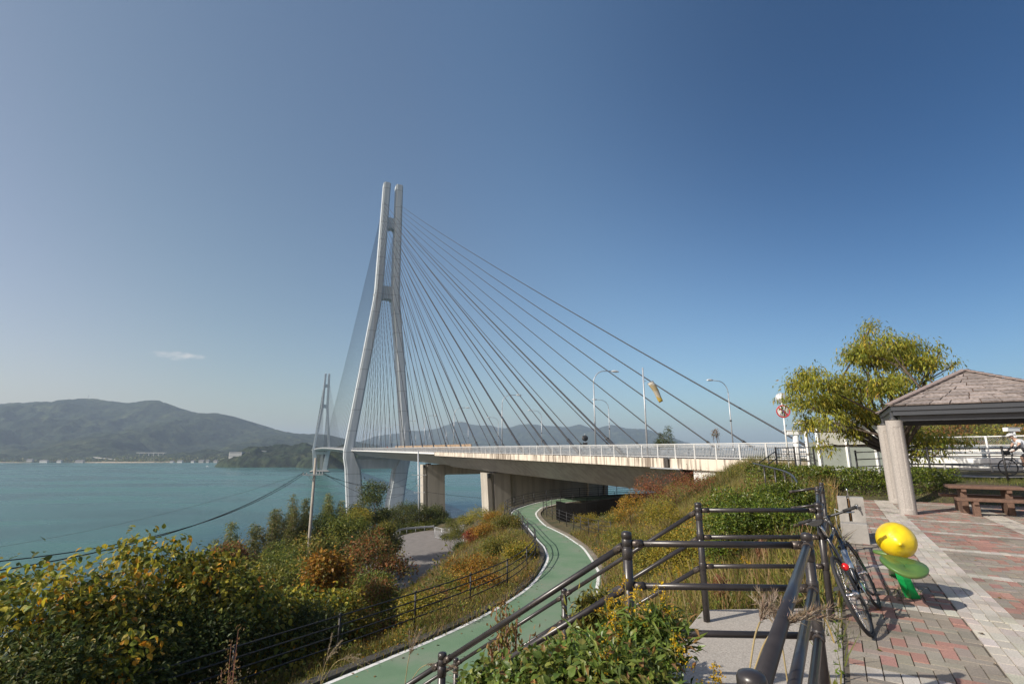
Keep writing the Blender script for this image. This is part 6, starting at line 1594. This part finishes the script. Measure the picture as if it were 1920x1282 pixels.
V_, F_, c_ = leaves('leaf', P, rg.normal(size=P.shape), rg.normal(size=P.shape)*.6+np.array([0, 0, 1.]), .42*(.5+rg.random(n)), .26, cc)
tag(link('hill_scrub', np_mesh('hill_scrub', V_, F_, col=c_), M['leaf']), kind='stuff')
# ================================================================== ground cover
rg = np.random.default_rng(21)
def scatter_region(n, test, box, rg):
    out = []
    tot = 0
    while tot < n:
        x = box[0]+(box[1]-box[0])*rg.random(n); y = box[2]+(box[3]-box[2])*rg.random(n)
        k = test(x, y); out.append(np.stack([x[k], y[k]], -1)); tot += int(k.sum())
        if k.sum() == 0: break
    return np.concatenate(out)[:n]
def sqa(x, y): return x*E1.x+y*E1.y, x*E2.x+y*E2.y
PCf = PCs
def free(x, y, pd=1.75):
    s, q = sqa(x, y); d = seg_dist(x, y, PCf)
    lower = ((x+13.5)/7.4)**2+((y-73)/20)**2 < 1
    steps = (s > 3.1) & (s < 5.5) & (q > -9.6) & (q < -.2)
    landing = (s > 1.9) & (s < 6.4) & (q > -1.45) & (q < -.2)
    a_ = (x-T1.x)*W.x+(y-T1.y)*W.y; sb = (x-T1.x)*U.x+(y-T1.y)*U.y
    deck_shade = (np.abs(a_) < 13.5) & (sb > -271)
    road = (a_ > -17.2) & (sb < -284)
    return (d > pd) & ~lower & ~steps & ~landing & ~((q > -.14) & (s > -3) & (s < 20.4) & (q < 13.2)) & ~deck_shade & ~road
def blades(name, pts, hmin, hmax, wd, palette, lean=.35, clump=.5, kindn='stuff', jz=0.0):
    n = len(pts); z = H(pts[:, 0], pts[:, 1]); P = np.stack([pts[:, 0], pts[:, 1], z-.02], -1)
    hn = vnoise(pts[:, 0], pts[:, 1], .7, 31)
    hgt = (hmin+(hmax-hmin)*(.25+.75*hn)*(.4+.6*rg.random(n)))
    y = np.array([0, 0, 1.])+rg.normal(size=P.shape)*lean; y[:, 2] = np.abs(y[:, 2])
    zd = rg.normal(size=P.shape); zd[:, 2] *= .2
    tone = .7+.6*vnoise(pts[:, 0], pts[:, 1], 1.1, 33)
    V_, F_, c_ = leaves('blade', P, y, zd, hgt, wd*(.6+.8*rg.random(n)), pal(rg, n, palette, .15)*tone[:, None])
    return tag(link(name, np_mesh(name, V_, F_, col=c_), M['grass']), kind=kindn)
gy = [((.24, .21, .04), 4), ((.165, .17, .032), 4), ((.31, .24, .08), 3), ((.11, .135, .027), 2)]
gs = [((.36, .27, .12), 4), ((.29, .20, .085), 3), ((.22, .18, .05), 2), ((.30, .155, .08), 1.2)]
# bank right of the path, near and far
def bank(x, y): s, q = sqa(x, y); return free(x, y) & (q < -.15) & (s > 1.5) & (seg_dist(x, y, PRs) < 26)
def bankn(x, y): return bank(x, y) & (x > -4)
blades('grass', scatter_region(26000, bankn, (-5, 9, 1.5, 15), rg), .14, .62, .012, gy)
blades('grass', scatter_region(34000, bank, (-6, 16, 13, 42), rg), .2, .75, .022, gy)
blades('dry_grass', scatter_region(20000, lambda x, y: bank(x, y) & (vnoise(x, y, .22, 40) > .5), (-3, 16, 5, 42), rg), .25, .8, .018, gs)
def mound_r(x, y): return free(x, y) & (((x-13.6)/3.6)**2+((y-30)/6.5)**2 < 1)
blades('grass', scatter_region(9000, mound_r, (9, 18, 22, 38), rg), .35, .95, .02, [((.19, .17, .05), 3), ((.15, .15, .035), 4), ((.24, .18, .08), 2)])
# verge left of the path and the bank beyond its railing
def vergel(x, y): d = seg_dist(x, y, PLs); return free(x, y, 1.95) & (d < 2.6) & (seg_dist(x, y, PRs) > 2.2)
blades('grass', scatter_region(16000, vergel, (-14, 4, 4, 50), rg), .08, .36, .014, gy)
def bankl(x, y): d = seg_dist(x, y, PLs); return free(x, y, 3.0) & (d < 11) & (seg_dist(x, y, PRs) > 3.5) & (y < 62)
blades('dry_grass', scatter_region(26000, bankl, (-18, 4, 6, 62), rg), .3, .95, .020, gs+gy)
# lawn and rough grass beyond the hedge, weeds at the plaza edge
def lawn(x, y): s, q = sqa(x, y); return free(x, y) & (x > 9) & (y > 14) & ((y > 18.8) | (x > 16.5)) & (y < 30) & (x < 34) & ((q > 13) | (s > 20.4))
blades('lawn_grass', scatter_region(24000, lawn, (9, 34, 12, 30), rg), .06, .24, .016, [((.13, .14, .03), 4), ((.17, .15, .05), 3), ((.10, .12, .025), 3)])
def gapg(x, y): s, q = sqa(x, y); return (s > 20.35) & (y < 19) & (x > 9.5) & (x < 17.5)
blades('lawn_grass', scatter_region(5000, gapg, (9, 18, 12, 19), rg), .04, .13, .014, [((.13, .15, .03), 4), ((.19, .16, .06), 3)], lean=.6)
def edge(x, y): s, q = sqa(x, y); return (s > 4.3) & (s < 18) & (np.abs(q+.24) < .16+.12*vnoise(s, q, 2.3, 3)) & (vnoise(s, q, 1.7, 4) > .35)
blades('edge_weed', scatter_region(4200, edge, (1, 12, 3, 16), rg), .05, .22, .011, [((.085, .115, .022), 5), ((.13, .14, .03), 3), ((.2, .16, .07), 1)], lean=.6)
def pocket(x, y): return ((x-lb.x+.02)**2+(y-lb.y-.12)**2 < .2**2)
blades('edge_weed', scatter_region(260, pocket, (3.5, 5.2, 5, 7), rg), .05, .20, .009, [((.12, .14, .03), 4), ((.22, .17, .07), 3)], lean=.7)
def colw(x, y): return (((x-cA.x)**2+(y-cA.y)**2 < .42**2) & ((x-cA.x)**2+(y-cA.y)**2 > .18**2)) | (((x-cB.x)**2+(y-cB.y)**2 < .36**2) & ((x-cB.x)**2+(y-cB.y)**2 > .18**2))
blades('edge_weed', scatter_region(700, colw, (9, 13, 12, 17), rg), .03, .13, .010, [((.09, .115, .022), 5), ((.16, .14, .04), 2)], lean=.9)
# broad-leaved ground cover in drifts of colour over every bank
def cover(name, n, test, box, ln, palettes, hmax, seed):
    r2 = np.random.default_rng(seed); pts = scatter_region(n, test, box, r2); n = len(pts)
    z = H(pts[:, 0], pts[:, 1]); lump = vnoise(pts[:, 0], pts[:, 1], .8, seed)*.6+vnoise(pts[:, 0], pts[:, 1], 2.1, seed+1)*.4
    P = np.stack([pts[:, 0], pts[:, 1], z+.03+hmax*np.clip(lump*1.5-.35, .02, 1)*r2.random(n)**.6], -1)
    sel = vnoise(pts[:, 0], pts[:, 1], .33, seed+2)+.25*(r2.random(n)-.5)
    q = np.clip((sel*len(palettes)).astype(int), 0, len(palettes)-1)
    cols = np.zeros((n, 3))
    for i, p in enumerate(palettes):
        k = q == i; cols[k] = pal(r2, int(k.sum()), p, .17)
    yd = r2.normal(size=P.shape)*.8+np.array([0, 0, .1]); zd = r2.normal(size=P.shape)*.5+np.array([0, 0, 1.])
    V_, F_, c_ = leaves('leaf', P, yd, zd, ln*(.5+.9*r2.random(n)), ln*.5, cols)
    return tag(link(name, np_mesh(name, V_, F_, col=c_), M['leaf']), kind='stuff')
cover('undergrowth', 26000, bankl, (-18, 4, 6, 62), .12, [G_['dark'], G_['olive'], G_['orange'], G_['gold'], G_['green'], G_['russet']], .75, 301)
cover('undergrowth', 30000, bank, (-6, 16, 12, 42), .11, [G_['olive'], G_['gold'], G_['hedge'], G_['orange'], G_['olive']], .7, 305)
cover('undergrowth', 18000, bankn, (-4, 8, 1.5, 14), .055, [G_['ivy'], G_['gold'], G_['hedge'], G_['ivy']], .30, 309)
def slope_far(x, y): d = seg_dist(x, y, PLs); zz = H(x, y); return free(x, y, 3) & (d > 6) & (seg_dist(x, y, PRs) > d+2) & (zz > -44) & ~((x > -22) & (y > 48) & (y < 100)) & (x < 2+.0*y) & (x < 6) & (y < 150) & ((x-T1.x)*W.x+(y-T1.y)*W.y < -14)
cover('wooded_ground_cover', 36000, slope_far, (-75, 5, 4, 150), .34, [G_['dark'], G_['green'], G_['olive'], G_['dark'], G_['russet']], 2.2, 313)
# ================================================================== single plants in the foreground
def goldenrod(px, py, Y, seed, label, hmin=.5):
    p = at(px, py, Y); g = h1(p.x, p.y); h = max(p.z-g, hmin); r2 = np.random.default_rng(seed)
    t = thing('goldenrod', label, 'wildflower', (p.x, p.y, g), group='goldenrod in flower by the steps')
    stm = MB(); LV = []; FV = []
    for k in range(int(r2.integers(2, 4))):
        a = r2.random()*6.28; rr_ = .03+.10*r2.random(); hh = h*(.72+.28*r2.random()) if k else h
        b0 = Vector((math.cos(a)*rr_*.4, math.sin(a)*rr_*.4, -.05)); tip = Vector((math.cos(a)*rr_*2.2, math.sin(a)*rr_*2.2, hh)) if k else Vector((0, 0, hh))
        m_ = b0.lerp(tip, .5)+Vector((r2.normal()*.02, r2.normal()*.02, 0)); stm.tube([b0, m_, tip], [.005, .004, .002], n=5)
        n = int(hh*75); u = .12+.74*r2.random(n); A_ = r2.random(n)*6.28; P = np.array([tuple(b0.lerp(tip, float(x))) for x in u])
        LV.append((P, np.stack([np.cos(A_), np.sin(A_), .35+0*A_], -1), np.array([0, 0, 1.])+r2.normal(size=P.shape)*.2, .075+.05*r2.random(n), np.full(n, .014)))
        for j in range(8):
            u0 = .84+.16*j/8; a2 = r2.random()*6.28; b1 = b0.lerp(tip, u0); L2 = (1.05-u0)*.5; m = 20
            s_ = r2.random(m); Q = np.array([tuple(b1+Vector((math.cos(a2)*L2*x, math.sin(a2)*L2*x, L2*(.35*x-.45*x*x)))) for x in s_])+r2.normal(size=(m, 3))*.006
            FV.append((k, Q))
    P = np.concatenate([l[0] for l in LV]); Yd = np.concatenate([l[1] for l in LV]); Zd = np.concatenate([l[2] for l in LV]); ln = np.concatenate([l[3] for l in LV]); wd = np.concatenate([l[4] for l in LV])
    V_, F_, c_ = leaves('lance', P, Yd, Zd, ln, wd, pal(r2, len(P), G_['ivy'], .15)); link('leaves', np_mesh('leaves', V_, F_, col=c_), M['leaf'], t)
    for kk in sorted({k for k, _ in FV}):
        Q = np.concatenate([q for k, q in FV if k == kk]); V_, F_, c_ = leaves('leaf', Q, r2.normal(size=Q.shape), r2.normal(size=Q.shape), np.full(len(Q), .011), np.full(len(Q), .009), pal(r2, len(Q), [((.52, .33, .012), 4), ((.42, .26, .015), 3), ((.30, .24, .02), 1)], .15))
        link('flower_plume', np_mesh('flower_plume', V_, F_, col=c_), M['leaf'], t)
    o = stm.build('stem', M['stalk_brown']); o.parent = t
M['stalk_brown'] = mat('plant_stalk', (.13, .12, .045), .8, var=.25, scale=20)
for i, (px, py, Y, lab) in enumerate(((1172, 1072, 2.9, 'goldenrod in front of the left landing post'), (1192, 1095, 2.75, 'shorter goldenrod just right of the left landing post'), (1232, 1085, 2.95, 'goldenrod with the widest yellow plume near the landing'), (1262, 1180, 2.55, 'low goldenrod at the corner of the landing'), (1152, 1145, 2.6, 'low goldenrod among the ivy left of the landing post'),
     (1330, 1100, 8.2, 'distant goldenrod behind the landing'), (1390, 1085, 8.6, 'distant goldenrod under the glossy bush'), (1270, 1060, 9.5, 'distant goldenrod behind the left handrail'), (1480, 905, 11.2, 'yellow-brown seed head at the curved handrail'), (1400, 1130, 7.4, 'small goldenrod at the far edge of the landing'), (1225, 1050, 11, 'faded goldenrod halfway down the grassy bank'))):
    goldenrod(px, py, Y, 400+i, lab)
def pampas(base, tips, label, seed, plume_len=.30):
    r2 = np.random.default_rng(seed); b = Vector(base); t = thing('pampas_grass', label, 'grass plume', b, group='silver grass plumes')
    st_ = MB(); PV_ = []
    for tp_ in tips:
        tp_ = Vector(tp_); m_ = b.lerp(tp_, .6)+UPV*.12*(tp_-b).length; pts = catmull([b, m_, tp_], 6); st_.tube(pts, [.0035]*len(pts), n=4)
        d = (pts[-1]-pts[-3]).normalized()
        for j in range(7):
            a = r2.normal(size=3)*.35; dd = (d+Vector(a)*.5-UPV*.25).normalized(); L2 = plume_len*(.6+.5*r2.random())
            s_ = r2.random(60); PV_.append((np.array([tuple(pts[-1]+dd*(L2*x)-UPV*(.25*L2*x*x)) for x in s_]), np.tile(np.array(dd), (60, 1))))
    st_.build('stem', M['straw'], t)
    P = np.concatenate([p for p, _ in PV_])-np.array(b); D = np.concatenate([d for _, d in PV_])
    V_, F_, c_ = leaves('needle', P, D+r2.normal(size=D.shape)*.35, r2.normal(size=D.shape), np.full(len(P), .035), np.full(len(P), .004), pal(r2, len(P), [((.36, .29, .20), 3), ((.27, .20, .13), 3), ((.45, .38, .29), 1)], .12))
    link('plume', np_mesh('plume', V_, F_, col=c_), M['grass'], t)
# leaf litter blown on to the path and the paving
r4 = np.random.default_rng(91); n = 520
u4 = r4.integers(20, 190, n); w4 = np.where(r4.random(n) < .7, .05+.16*r4.random(n)**2, r4.random(n)); w4 = np.where(r4.random(n) < .5, w4, 1-w4)
P4 = np.array([tuple(PLs[i].lerp(PRs[i], float(w))) for i, w in zip(u4, w4)]); P4[:, 2] = PZ+.012
s4 = 3+15*r4.random(160); q4 = .02+9*r4.random(160)**2.2; Q4 = np.array([tuple(sq(float(a), float(b_), .008)) for a, b_ in zip(s4, q4)])
P4 = np.concatenate([P4, Q4]); ln4 = np.concatenate([.09*(.5+r4.random(n)), .045*(.5+r4.random(160))])
V_, F_, c_ = leaves('leaf', P4, np.concatenate([r4.normal(size=(len(P4), 2)), np.zeros((len(P4), 1))], 1), np.array([0, 0, 1.])+r4.normal(size=P4.shape)*.15, ln4, ln4*.6, pal(r4, len(P4), [((.22, .13, .05), 3), ((.30, .20, .05), 2), ((.13, .085, .04), 3), ((.12, .13, .03), 1)], .2))
tag(link('fallen_leaves', np_mesh('fallen_leaves', V_, F_, col=c_), M['leaf']), kind='stuff')
M['straw'] = mat('dry_straw', (.28, .22, .11), .85, var=.2, scale=20)
pampas(at(1400, 1300, 2.0), [at(1425, 1165, 2.05), at(1455, 1178, 1.95)], 'dry silver-grass plumes bending over the near thick railing', 501, .22)
pampas(at(1480, 1300, 2.2), [at(1462, 1185, 2.25)], 'dry silver-grass stalk hanging by the near thick railing', 502, .20)
pampas(at(600, 1285, 7.4), [at(612, 1238, 7.4), at(640, 1235, 7.3)], 'pale silver-grass plume at the lower end of the white path line', 503, .42)
pampas(at(757, 1300, 5.2), [at(768, 1228, 5.2), at(800, 1245, 5.1)], 'pale silver-grass plume over the green path left of the handrail', 504, .36)
# creeper and leafy mass beside the steps, close to the camera
def leafy_mass(px, py, Y, w, label, seed, pl='ivy', kind='lance', ln=.085, wd=.026, n=420):
    p = at(px, py, Y); g = min(h1(p.x, p.y), p.z-.35); h = p.z-g; rad = w/2*Y/1000; r2 = np.random.default_rng(seed)
    L_ = rlumps(r2, h, rad, h*.15, 6, .8)
    plant('leafy_shrub', label, 'shrub', (p.x, p.y, g), L_, seed, n, 12, kind, ln, wd, G_[pl], r0=.012, bark='stalk_red', mat_='leaf_glossy', group='leafy shrubs beside the steps', droop=.1, spread=.9, tip=.055, shell=.7, hollow=.25, trunk_name='stem', crown_name='leaves', ntw=40)
M['stalk_red'] = mat('reddish_stalk', (.20, .075, .045), .7, var=.25, scale=20)
for i, (px, py, Y, w, pl, kd, ln, wd, lab) in enumerate((
 (1000, 1245, 3.0, 170, 'ivy', 'broad', .045, .036, 'leafy creeper shrub at the lower left of the steps'), (1085, 1215, 3.0, 150, 'ivy', 'lance', .065, .019, 'narrow-leaved shrub pressed against the lower handrail'), (1160, 1205, 2.7, 140, 'ivy', 'lance', .068, .019, 'bright narrow-leaved shrub below the goldenrod'), (1228, 1168, 2.8, 110, 'ivy', 'lance', .068, .018, 'upright narrow-leaved shrub under the widest goldenrod plume'),
 (1085, 1250, 2.5, 200, 'ivy', 'broad', .042, .034, 'round-leaved creeper shrub at the bottom edge'), (1195, 1250, 2.35, 150, 'ivy', 'lance', .062, .019, 'dense green shrub at the bottom edge beside the landing'), (930, 1266, 3.3, 130, 'ivy', 'broad', .042, .034, 'low creeper shrub at the foot of the front handrail'), (1120, 1135, 3.8, 80, 'olive', 'lance', .08, .024, 'thin olive shrub between the two handrails'))):
    leafy_mass(px, py, Y, w, lab, 520+i, pl, kd, ln, wd)
def weed(px, py, Y, label, seed, palette, h=None, spreadw=.18, name='dry_weed'):
    p = at(px, py, Y); g = h1(p.x, p.y); h = p.z-g; r2 = np.random.default_rng(seed); t = thing(name, label, 'weed', (p.x, p.y, g)); mb = MB(); tips = []
    for k in range(16):
        a = r2.random()*6.28; e = Vector((math.cos(a)*spreadw*r2.random()*h*.6, math.sin(a)*spreadw*r2.random()*h*.6, h*(.55+.45*r2.random()))); b0 = Vector((e.x*.1, e.y*.1, -.1)); m_ = b0.lerp(e, .5); m_.z += .05; mb.tube([b0, m_, e], [.008, .006, .003], n=4)
        for x in np.linspace(.45, 1, 24): tips.append(tuple(b0.lerp(e, float(x))+Vector(tuple(r2.normal(size=3)*.03))))
    o = mb.build('stem', M['stalk_red']); o.parent = t; P = np.array(tips); P = np.repeat(P, 3, 0)+r2.normal(size=(len(P)*3, 3))*.025
    V_, F_, c_ = leaves('leaf', P, np.array([0, 0, .8])+r2.normal(size=P.shape)*.5, r2.normal(size=P.shape), np.full(len(P), .05), np.full(len(P), .022), pal(r2, len(P), palette, .15)); link('seed_heads', np_mesh('seed_heads', V_, F_, col=c_), M['leaf'], t)
weed(447, 1178, 8.2, 'tall dry reddish weed in front of the path railing at the lower left', 540, [((.23, .13, .06), 3), ((.17, .10, .045), 2), ((.13, .12, .03), 1)])
weed(1350, 1085, 7.0, 'upright red-brown weeds behind the landing, below the glossy bush', 541, [((.26, .12, .07), 3), ((.20, .10, .05), 2)], spreadw=.3)
weed(1425, 1010, 8.4, 'pinkish dry stalks in front of the glossy rounded bush', 542, [((.28, .14, .09), 3), ((.20, .11, .06), 2)], spreadw=.3)
weed(955, 1130, 4.4, 'reddish wiry weed between the handrails', 543, [((.20, .12, .05), 3), ((.14, .13, .03), 2)], spreadw=.3)
# ================================================================== utility poles and wires
def concrete_pole():
    Y = 44; tp = at(592, 858, Y); g = ground(at(583, 988, Y).x, Y)-1
    b = at(582, 995, Y); b.z = g; t = thing('utility_pole', 'slightly leaning concrete utility pole with a crossarm among the bamboo', 'utility pole', b)
    d = (tp-b).normalized(); MB().tube([b, tp], [.17, .105], n=12).build('pole', M['pole_concrete'], t)
    c = at(590, 889.5, Y); cross = MB(); arm = Vector((1, .25, 0)).normalized()
    cross.bar(c-arm*.95+Vector((0, -.16, 0)), c+arm*.75+Vector((0, -.16, 0)), .09, .09).bar(c-arm*.5+Vector((0, -.12, -.02)), c+Vector((0, -.12, -.6)), .03, .04)
    cross.build('crossarm', M['galv'], t); ins = []
    for x in (-.85, -.6, .2, .45, .68):
        q = c+arm*x+Vector((0, -.16, .045)); ins.append(q+UPV*.16); MB().lathe([(.02, 0), (.045, .02), (.025, .06), (.05, .09), (.025, .13), (.03, .17), (.001, .18)], q, n=10).build('insulator', M['white_sign'], t)
    return ins, tp
ins, ptop = concrete_pole()
def steel_pole():
    Y = 97; tp = at(784, 845, Y); b = at(787, 1000, Y); t = thing('utility_pole', 'slim grey steel utility pole with stacked brackets before the portal pier', 'utility pole', b)
    MB().tube([b-UPV*2, tp], [.17, .12], n=10).build('pole', M['galv'], t); pts = []
    for (py, wl, wr) in ((890, -1.3, 1.5), (910, -.45, .7), (923, -.9, 1.2)):
        c = at(785, py, Y); MB().bar(c+Vector((wl, -.14, 0)), c+Vector((wr, -.14, 0)), .07, .07).build('crossarm', M['galv'], t)
        for x in (wl+.1, wr-.1): q = c+Vector((x, -.14, .03)); MB().lathe([(.03, 0), (.05, .05), (.03, .1), (.05, .14), (.001, .18)], q, n=8).build('insulator', M['white_sign'], t); pts.append(q+UPV*.15)
    for k in range(2): c = at(785, 900, Y); MB().tube([c+Vector((-.5, -.1, .5)), c+Vector((-.55, -.1, -.3)), c+Vector((-.2, -.1, -1.0))], .02, n=5).build('drop_cable', M['wire'], t)
    return pts
sp_ = steel_pole()
def wire(a, b, sag, r, label):
    pts = [a.lerp(b, k/16)-UPV*(sag*4*(k/16)*(1-k/16)) for k in range(17)]
    o = MB().tube(pts, r, n=5).build('overhead_wire', M['wire'], None, loc=a); tag(o, label, 'wire', 'overhead wires on the slope')
lft = at(-60, 1078, 17.5)
wire(ins[0], lft, 1.1, .026, 'thick overhead wire sloping left from the concrete pole, lower of the pair')
wire(ins[1], lft+Vector((.1, .4, .30)), 1.2, .022, 'thick overhead wire sloping left from the concrete pole, upper of the pair')
wire(ins[0]-UPV*.1, at(-60, 1034, 38), .6, .010, 'thin overhead wire sagging low over the sea at the left')
for k, (i_, j_, r) in enumerate(((2, 0, .016), (3, 1, .016), (4, 2, .018))): wire(ins[i_], sp_[j_], 1.6+.35*k, r, ('highest', 'middle', 'lowest')[k]+' of three overhead wires between the concrete and the steel pole')
wire(sp_[5], at(1030, 935, 112), .6, .03, 'overhead wire from the steel pole to the right past the piers')
# ================================================================== lower road: guard rail, mesh fence, small white post
gr = [gp(738, 1006, PARK), gp(752, 999, PARK), gp(780, 995.5, PARK), gp(813, 993, PARK)]
t = thing('guard_rail', 'grey steel guard rail round the bend of the lower road', 'guard rail', gr[0])
fine = catmull(gr, 5)
MB().loft([[p+UPV*.42, p+Vector((0, -.05, .52)), p+UPV*.58, p+Vector((0, -.05, .66)), p+UPV*.76, p+Vector((0, .04, .76)), p+Vector((0, .04, .42))] for p in fine]).build('beam', M['galv'], t, fix=True)
for p in resample(fine, 7): MB().tube([p+Vector((0, .06, -.2)), p+Vector((0, .06, .78))], .06, n=8).build('post', M['galv'], t)
def mesh_fence(P, h, label):
    t = thing('chain_link_fence', label, 'fence', P[0])
    for p in resample(P, max(2, int(sum((b-a).length for a, b in zip(P[:-1], P[1:]))/1.8)+1)): MB().tube([p-UPV*.3, p+UPV*h], .045, n=8).build('post', M['galv'], t)
    for z in (h-.03, .1): MB().tube([p+UPV*z for p in P], .03, n=6).build('rail', M['galv'], t)
    o = MB()
    for a, b in zip(P[:-1], P[1:]):
        n = int((b-a).length/.11)
        for k in range(n): p = a.lerp(b, k/n); o.bar(p+UPV*.1, p+UPV*(h-.03), .012, .012)
        for z in np.arange(.2, h, .11): o.bar(a+UPV*z, b+UPV*z, .012, .012)
    o.build('mesh_panel', M['galv'], t)
mesh_fence([gp(815, 1008, PARK), gp(832, 1012, PARK), gp(872, 1002, PARK), gp(905, 990, PARK)], 1.7, 'grey mesh fence at the corner of the lower road')
mesh_fence([gp(852, 1036, PARK+.6), gp(885, 1018, PARK+1.2)], 1.6, 'short grey mesh fence beside the red bush')
q = gp(746, 1062, PARK); t = thing('road_marker', 'white reflector board at the near end of the lower road', 'marker', q)
MB().tube([q-UPV*.1, q+UPV*.5], .05, n=8).build('post', M['white_steel'], t); MB().box(q+UPV*.75, (1.0, .08, .5)).build('board', M['white_sign'], t, bevel=.02)
q = gp(1291, 1092, h1(4.3, 11.2)); q = Vector((at(1291, 1090, 10.5).x, 10.5, 0)); q.z = at(1291, 1093, 10.5).z-.1; q.z = h1(q.x, q.y)
t = thing('marker_post', 'small white conical marker in the grass behind the far handrail post', 'marker', q); zz_ = at(1291, 1082, 10.5).z-q.z
MB().tube([Vector((q.x, q.y, q.z-.1)), q+UPV*max(zz_-.1, .1)], .02, n=6).build('stake', M['galv'], t); MB().lathe([(.055, -.10), (.05, -.04), (.018, .0), (.012, .05), (.001, .06)], q+UPV*max(zz_, .2), n=12).build('cap', M['white_sign'], t)
# ================================================================== far shore: buildings, viaducts, mast, a boat
M['far_white'] = mat('far_white_wall', (.50, .48, .45), .8, var=.08, scale=.05)
M['far_dull'] = mat('far_dull_wall', (.30, .28, .26), .8, var=.15, scale=.05)
M['far_roof'] = mat('far_grey_roof', (.16, .15, .155), .8, var=.2, scale=.05)
M['far_win'] = mat('far_window_band', (.10, .12, .14), .3, var=.2, scale=.05)
M['far_roof_green'] = mat('far_green_roof', (.16, .30, .24), .8, var=.1, scale=.05)
def building(px, py, Y, w, h, d, label, floors=1, roof='far_roof', pitched=False, name='building'):
    c = at(px, py, Y); b = Vector((c.x, Y, c.z)); t = thing(name, label, 'building', b, group='buildings on the far shore')
    MB().box(b+Vector((0, 0, h/2-3)), (w, d, h+6)).build('wall', M['far_dull' if pitched and int(px) % 3 == 0 else 'far_white'], t)
    for k in range(floors): MB().box(b+Vector((0, -d/2-.06, h*(k+.55)/floors)), (w*.9, .3, h/floors*.38)).build('window', M['far_win'], t)
    if pitched: MB().prism([b+Vector((-w/2-.5, -d/2-.5, h)), b+Vector((-w/2-.5, d/2+.5, h)), b+Vector((-w/2-.5, 0, h+d*.28))], (w+1, 0, 0)).build('roof', M[roof], t, fix=True)
    else: MB().box(b+Vector((0, 0, h+.4)), (w+1, d+1, .8)).build('roof', M[roof], t)
building(444, 857, 1460, 36, 15, 20, 'white three-storey hotel block above the shore, highest of the buildings', 3)
building(463, 853.5, 1470, 24, 8, 18, 'low white annex right of the hotel block', 2)
building(475, 850, 1480, 18, 6, 14, 'small white building with pale green roof right of the annex', 1, 'far_roof_green')
building(492, 848, 1500, 24, 5, 14, 'long low pale building on the hill right of the hotel', 1)
building(528, 836, 1565, 10, 4, 8, 'tiny lookout house on top of the wooded headland', 1)
for i, (px, py, w, lab) in enumerate(((57, 862, 40, 'low shed with pale roof at the far left of the shore'), (83, 864, 52, 'wide white warehouse left on the shore'), (112, 864.5, 30, 'grey shed right of the wide warehouse'), (150, 864, 55, 'long grey shed near the viaduct ramp'), (323, 865.5, 24, 'first white house of the shore hamlet'), (338, 865, 34, 'long white shed of the shore hamlet'), (362, 864.5, 22, 'pale house between shed and jetty'), (378, 864, 34, 'wide pale house of the shore hamlet'), (390, 864.5, 20, 'narrow grey house of the shore hamlet'), (405, 864, 26, 'white house beside the narrow grey one'), (420, 864, 24, 'last house of the hamlet before the hotel hill'))):
    building(px, py+.6, 1925-i*3, w*.55, 2.6+(i % 3)*.9, 8, lab, 1, 'far_roof', True)
for i, (px, py, Y) in enumerate(((655, 858, 1490), (668, 862, 1480), (645, 863, 1475), (676, 858, 1495), (636, 866, 1470))): building(px, py, Y, 11, 5, 9, ('upper left', 'lower middle', 'lower left', 'upper right', 'lowest')[i]+' house of the village under the far bridge span', 1, 'far_roof', True, 'house')
r3 = np.random.default_rng(88); n = 5200
sx3 = -2050+1650*r3.random(n); sy3 = 1935+190*r3.random(n)**1.4; hh3 = 3+9*r3.random(n)*(.3+vnoise(sx3, sy3, .012, 3))
P3 = np.stack([sx3, sy3, SEA+2+(sy3-1930)*.10+hh3*r3.random(n)], -1)
V_, F_, c_ = leaves('leaf', P3, r3.normal(size=P3.shape), r3.normal(size=P3.shape)*.5+np.array([0, -.6, .6]), 7*(.5+r3.random(n)), 5.0, pal(r3, n, G_['dark']+G_['green'], .3)*.8)
tag(link('shore_wood', np_mesh('shore_wood', V_, F_, col=c_), M['leaf']), kind='stuff')
def viaduct(p0, p1, th, label, npier):
    t = thing('viaduct', label, 'viaduct', p0); MB().bar(p0, p1, 9, th).build('deck', M['far_white'], t)
    for k in range(npier): p = p0.lerp(p1, (k+.5)/npier); MB().bar(p-UPV*14, p-UPV*th/2, 3, 2.4, up=Vector((0, 1, 0))).build('pier', M['far_white'], t)
viaduct(at(158, 855, 2060), at(224, 862, 1980), 2.2, 'pale viaduct ramp descending along the foot of the mountain', 7)
viaduct(at(257, 848.5, 2150), at(311, 848.5, 2150), 2.0, 'short level viaduct crossing a gap in the mountain foot', 6)
building(121, 847, 2100, 26, 3, 12, 'single white roof on the lower mountain slope', 1, 'far_white')
mb_ = at(165, 748, 3300); t = thing('radio_mast', 'thin radio mast on the summit of the island mountain', 'mast', mb_)
MB().tube([mb_-UPV*5, mb_+UPV*34], [1.0, .5], n=6).build('mast', M['far_roof'], t); MB().tube([mb_+UPV*20+Vector((-4, 0, 0)), mb_+UPV*20+Vector((4, 0, 0))], .5, n=5).build('antenna', M['far_roof'], t)
bt = gp(389, 874.5, SEA); t = thing('boat', 'tiny white boat on the strait before the far shore', 'boat', bt)
MB().loft([[bt+Vector((x, 0, 0))+Vector((0, y*s_, z)) for y, z in ((-1, 1.3), (-.6, -.3), (.6, -.3), (1, 1.3))] for x, s_ in ((-4.5, 1.2), (0, 1.4), (3, 1.1), (5, .1))]).build('hull', M['white_steel'], t, fix=True); MB().box(bt+Vector((-1, 0, 2.0)), (3, 2, 1.6)).build('cabin', M['white_steel'], t)
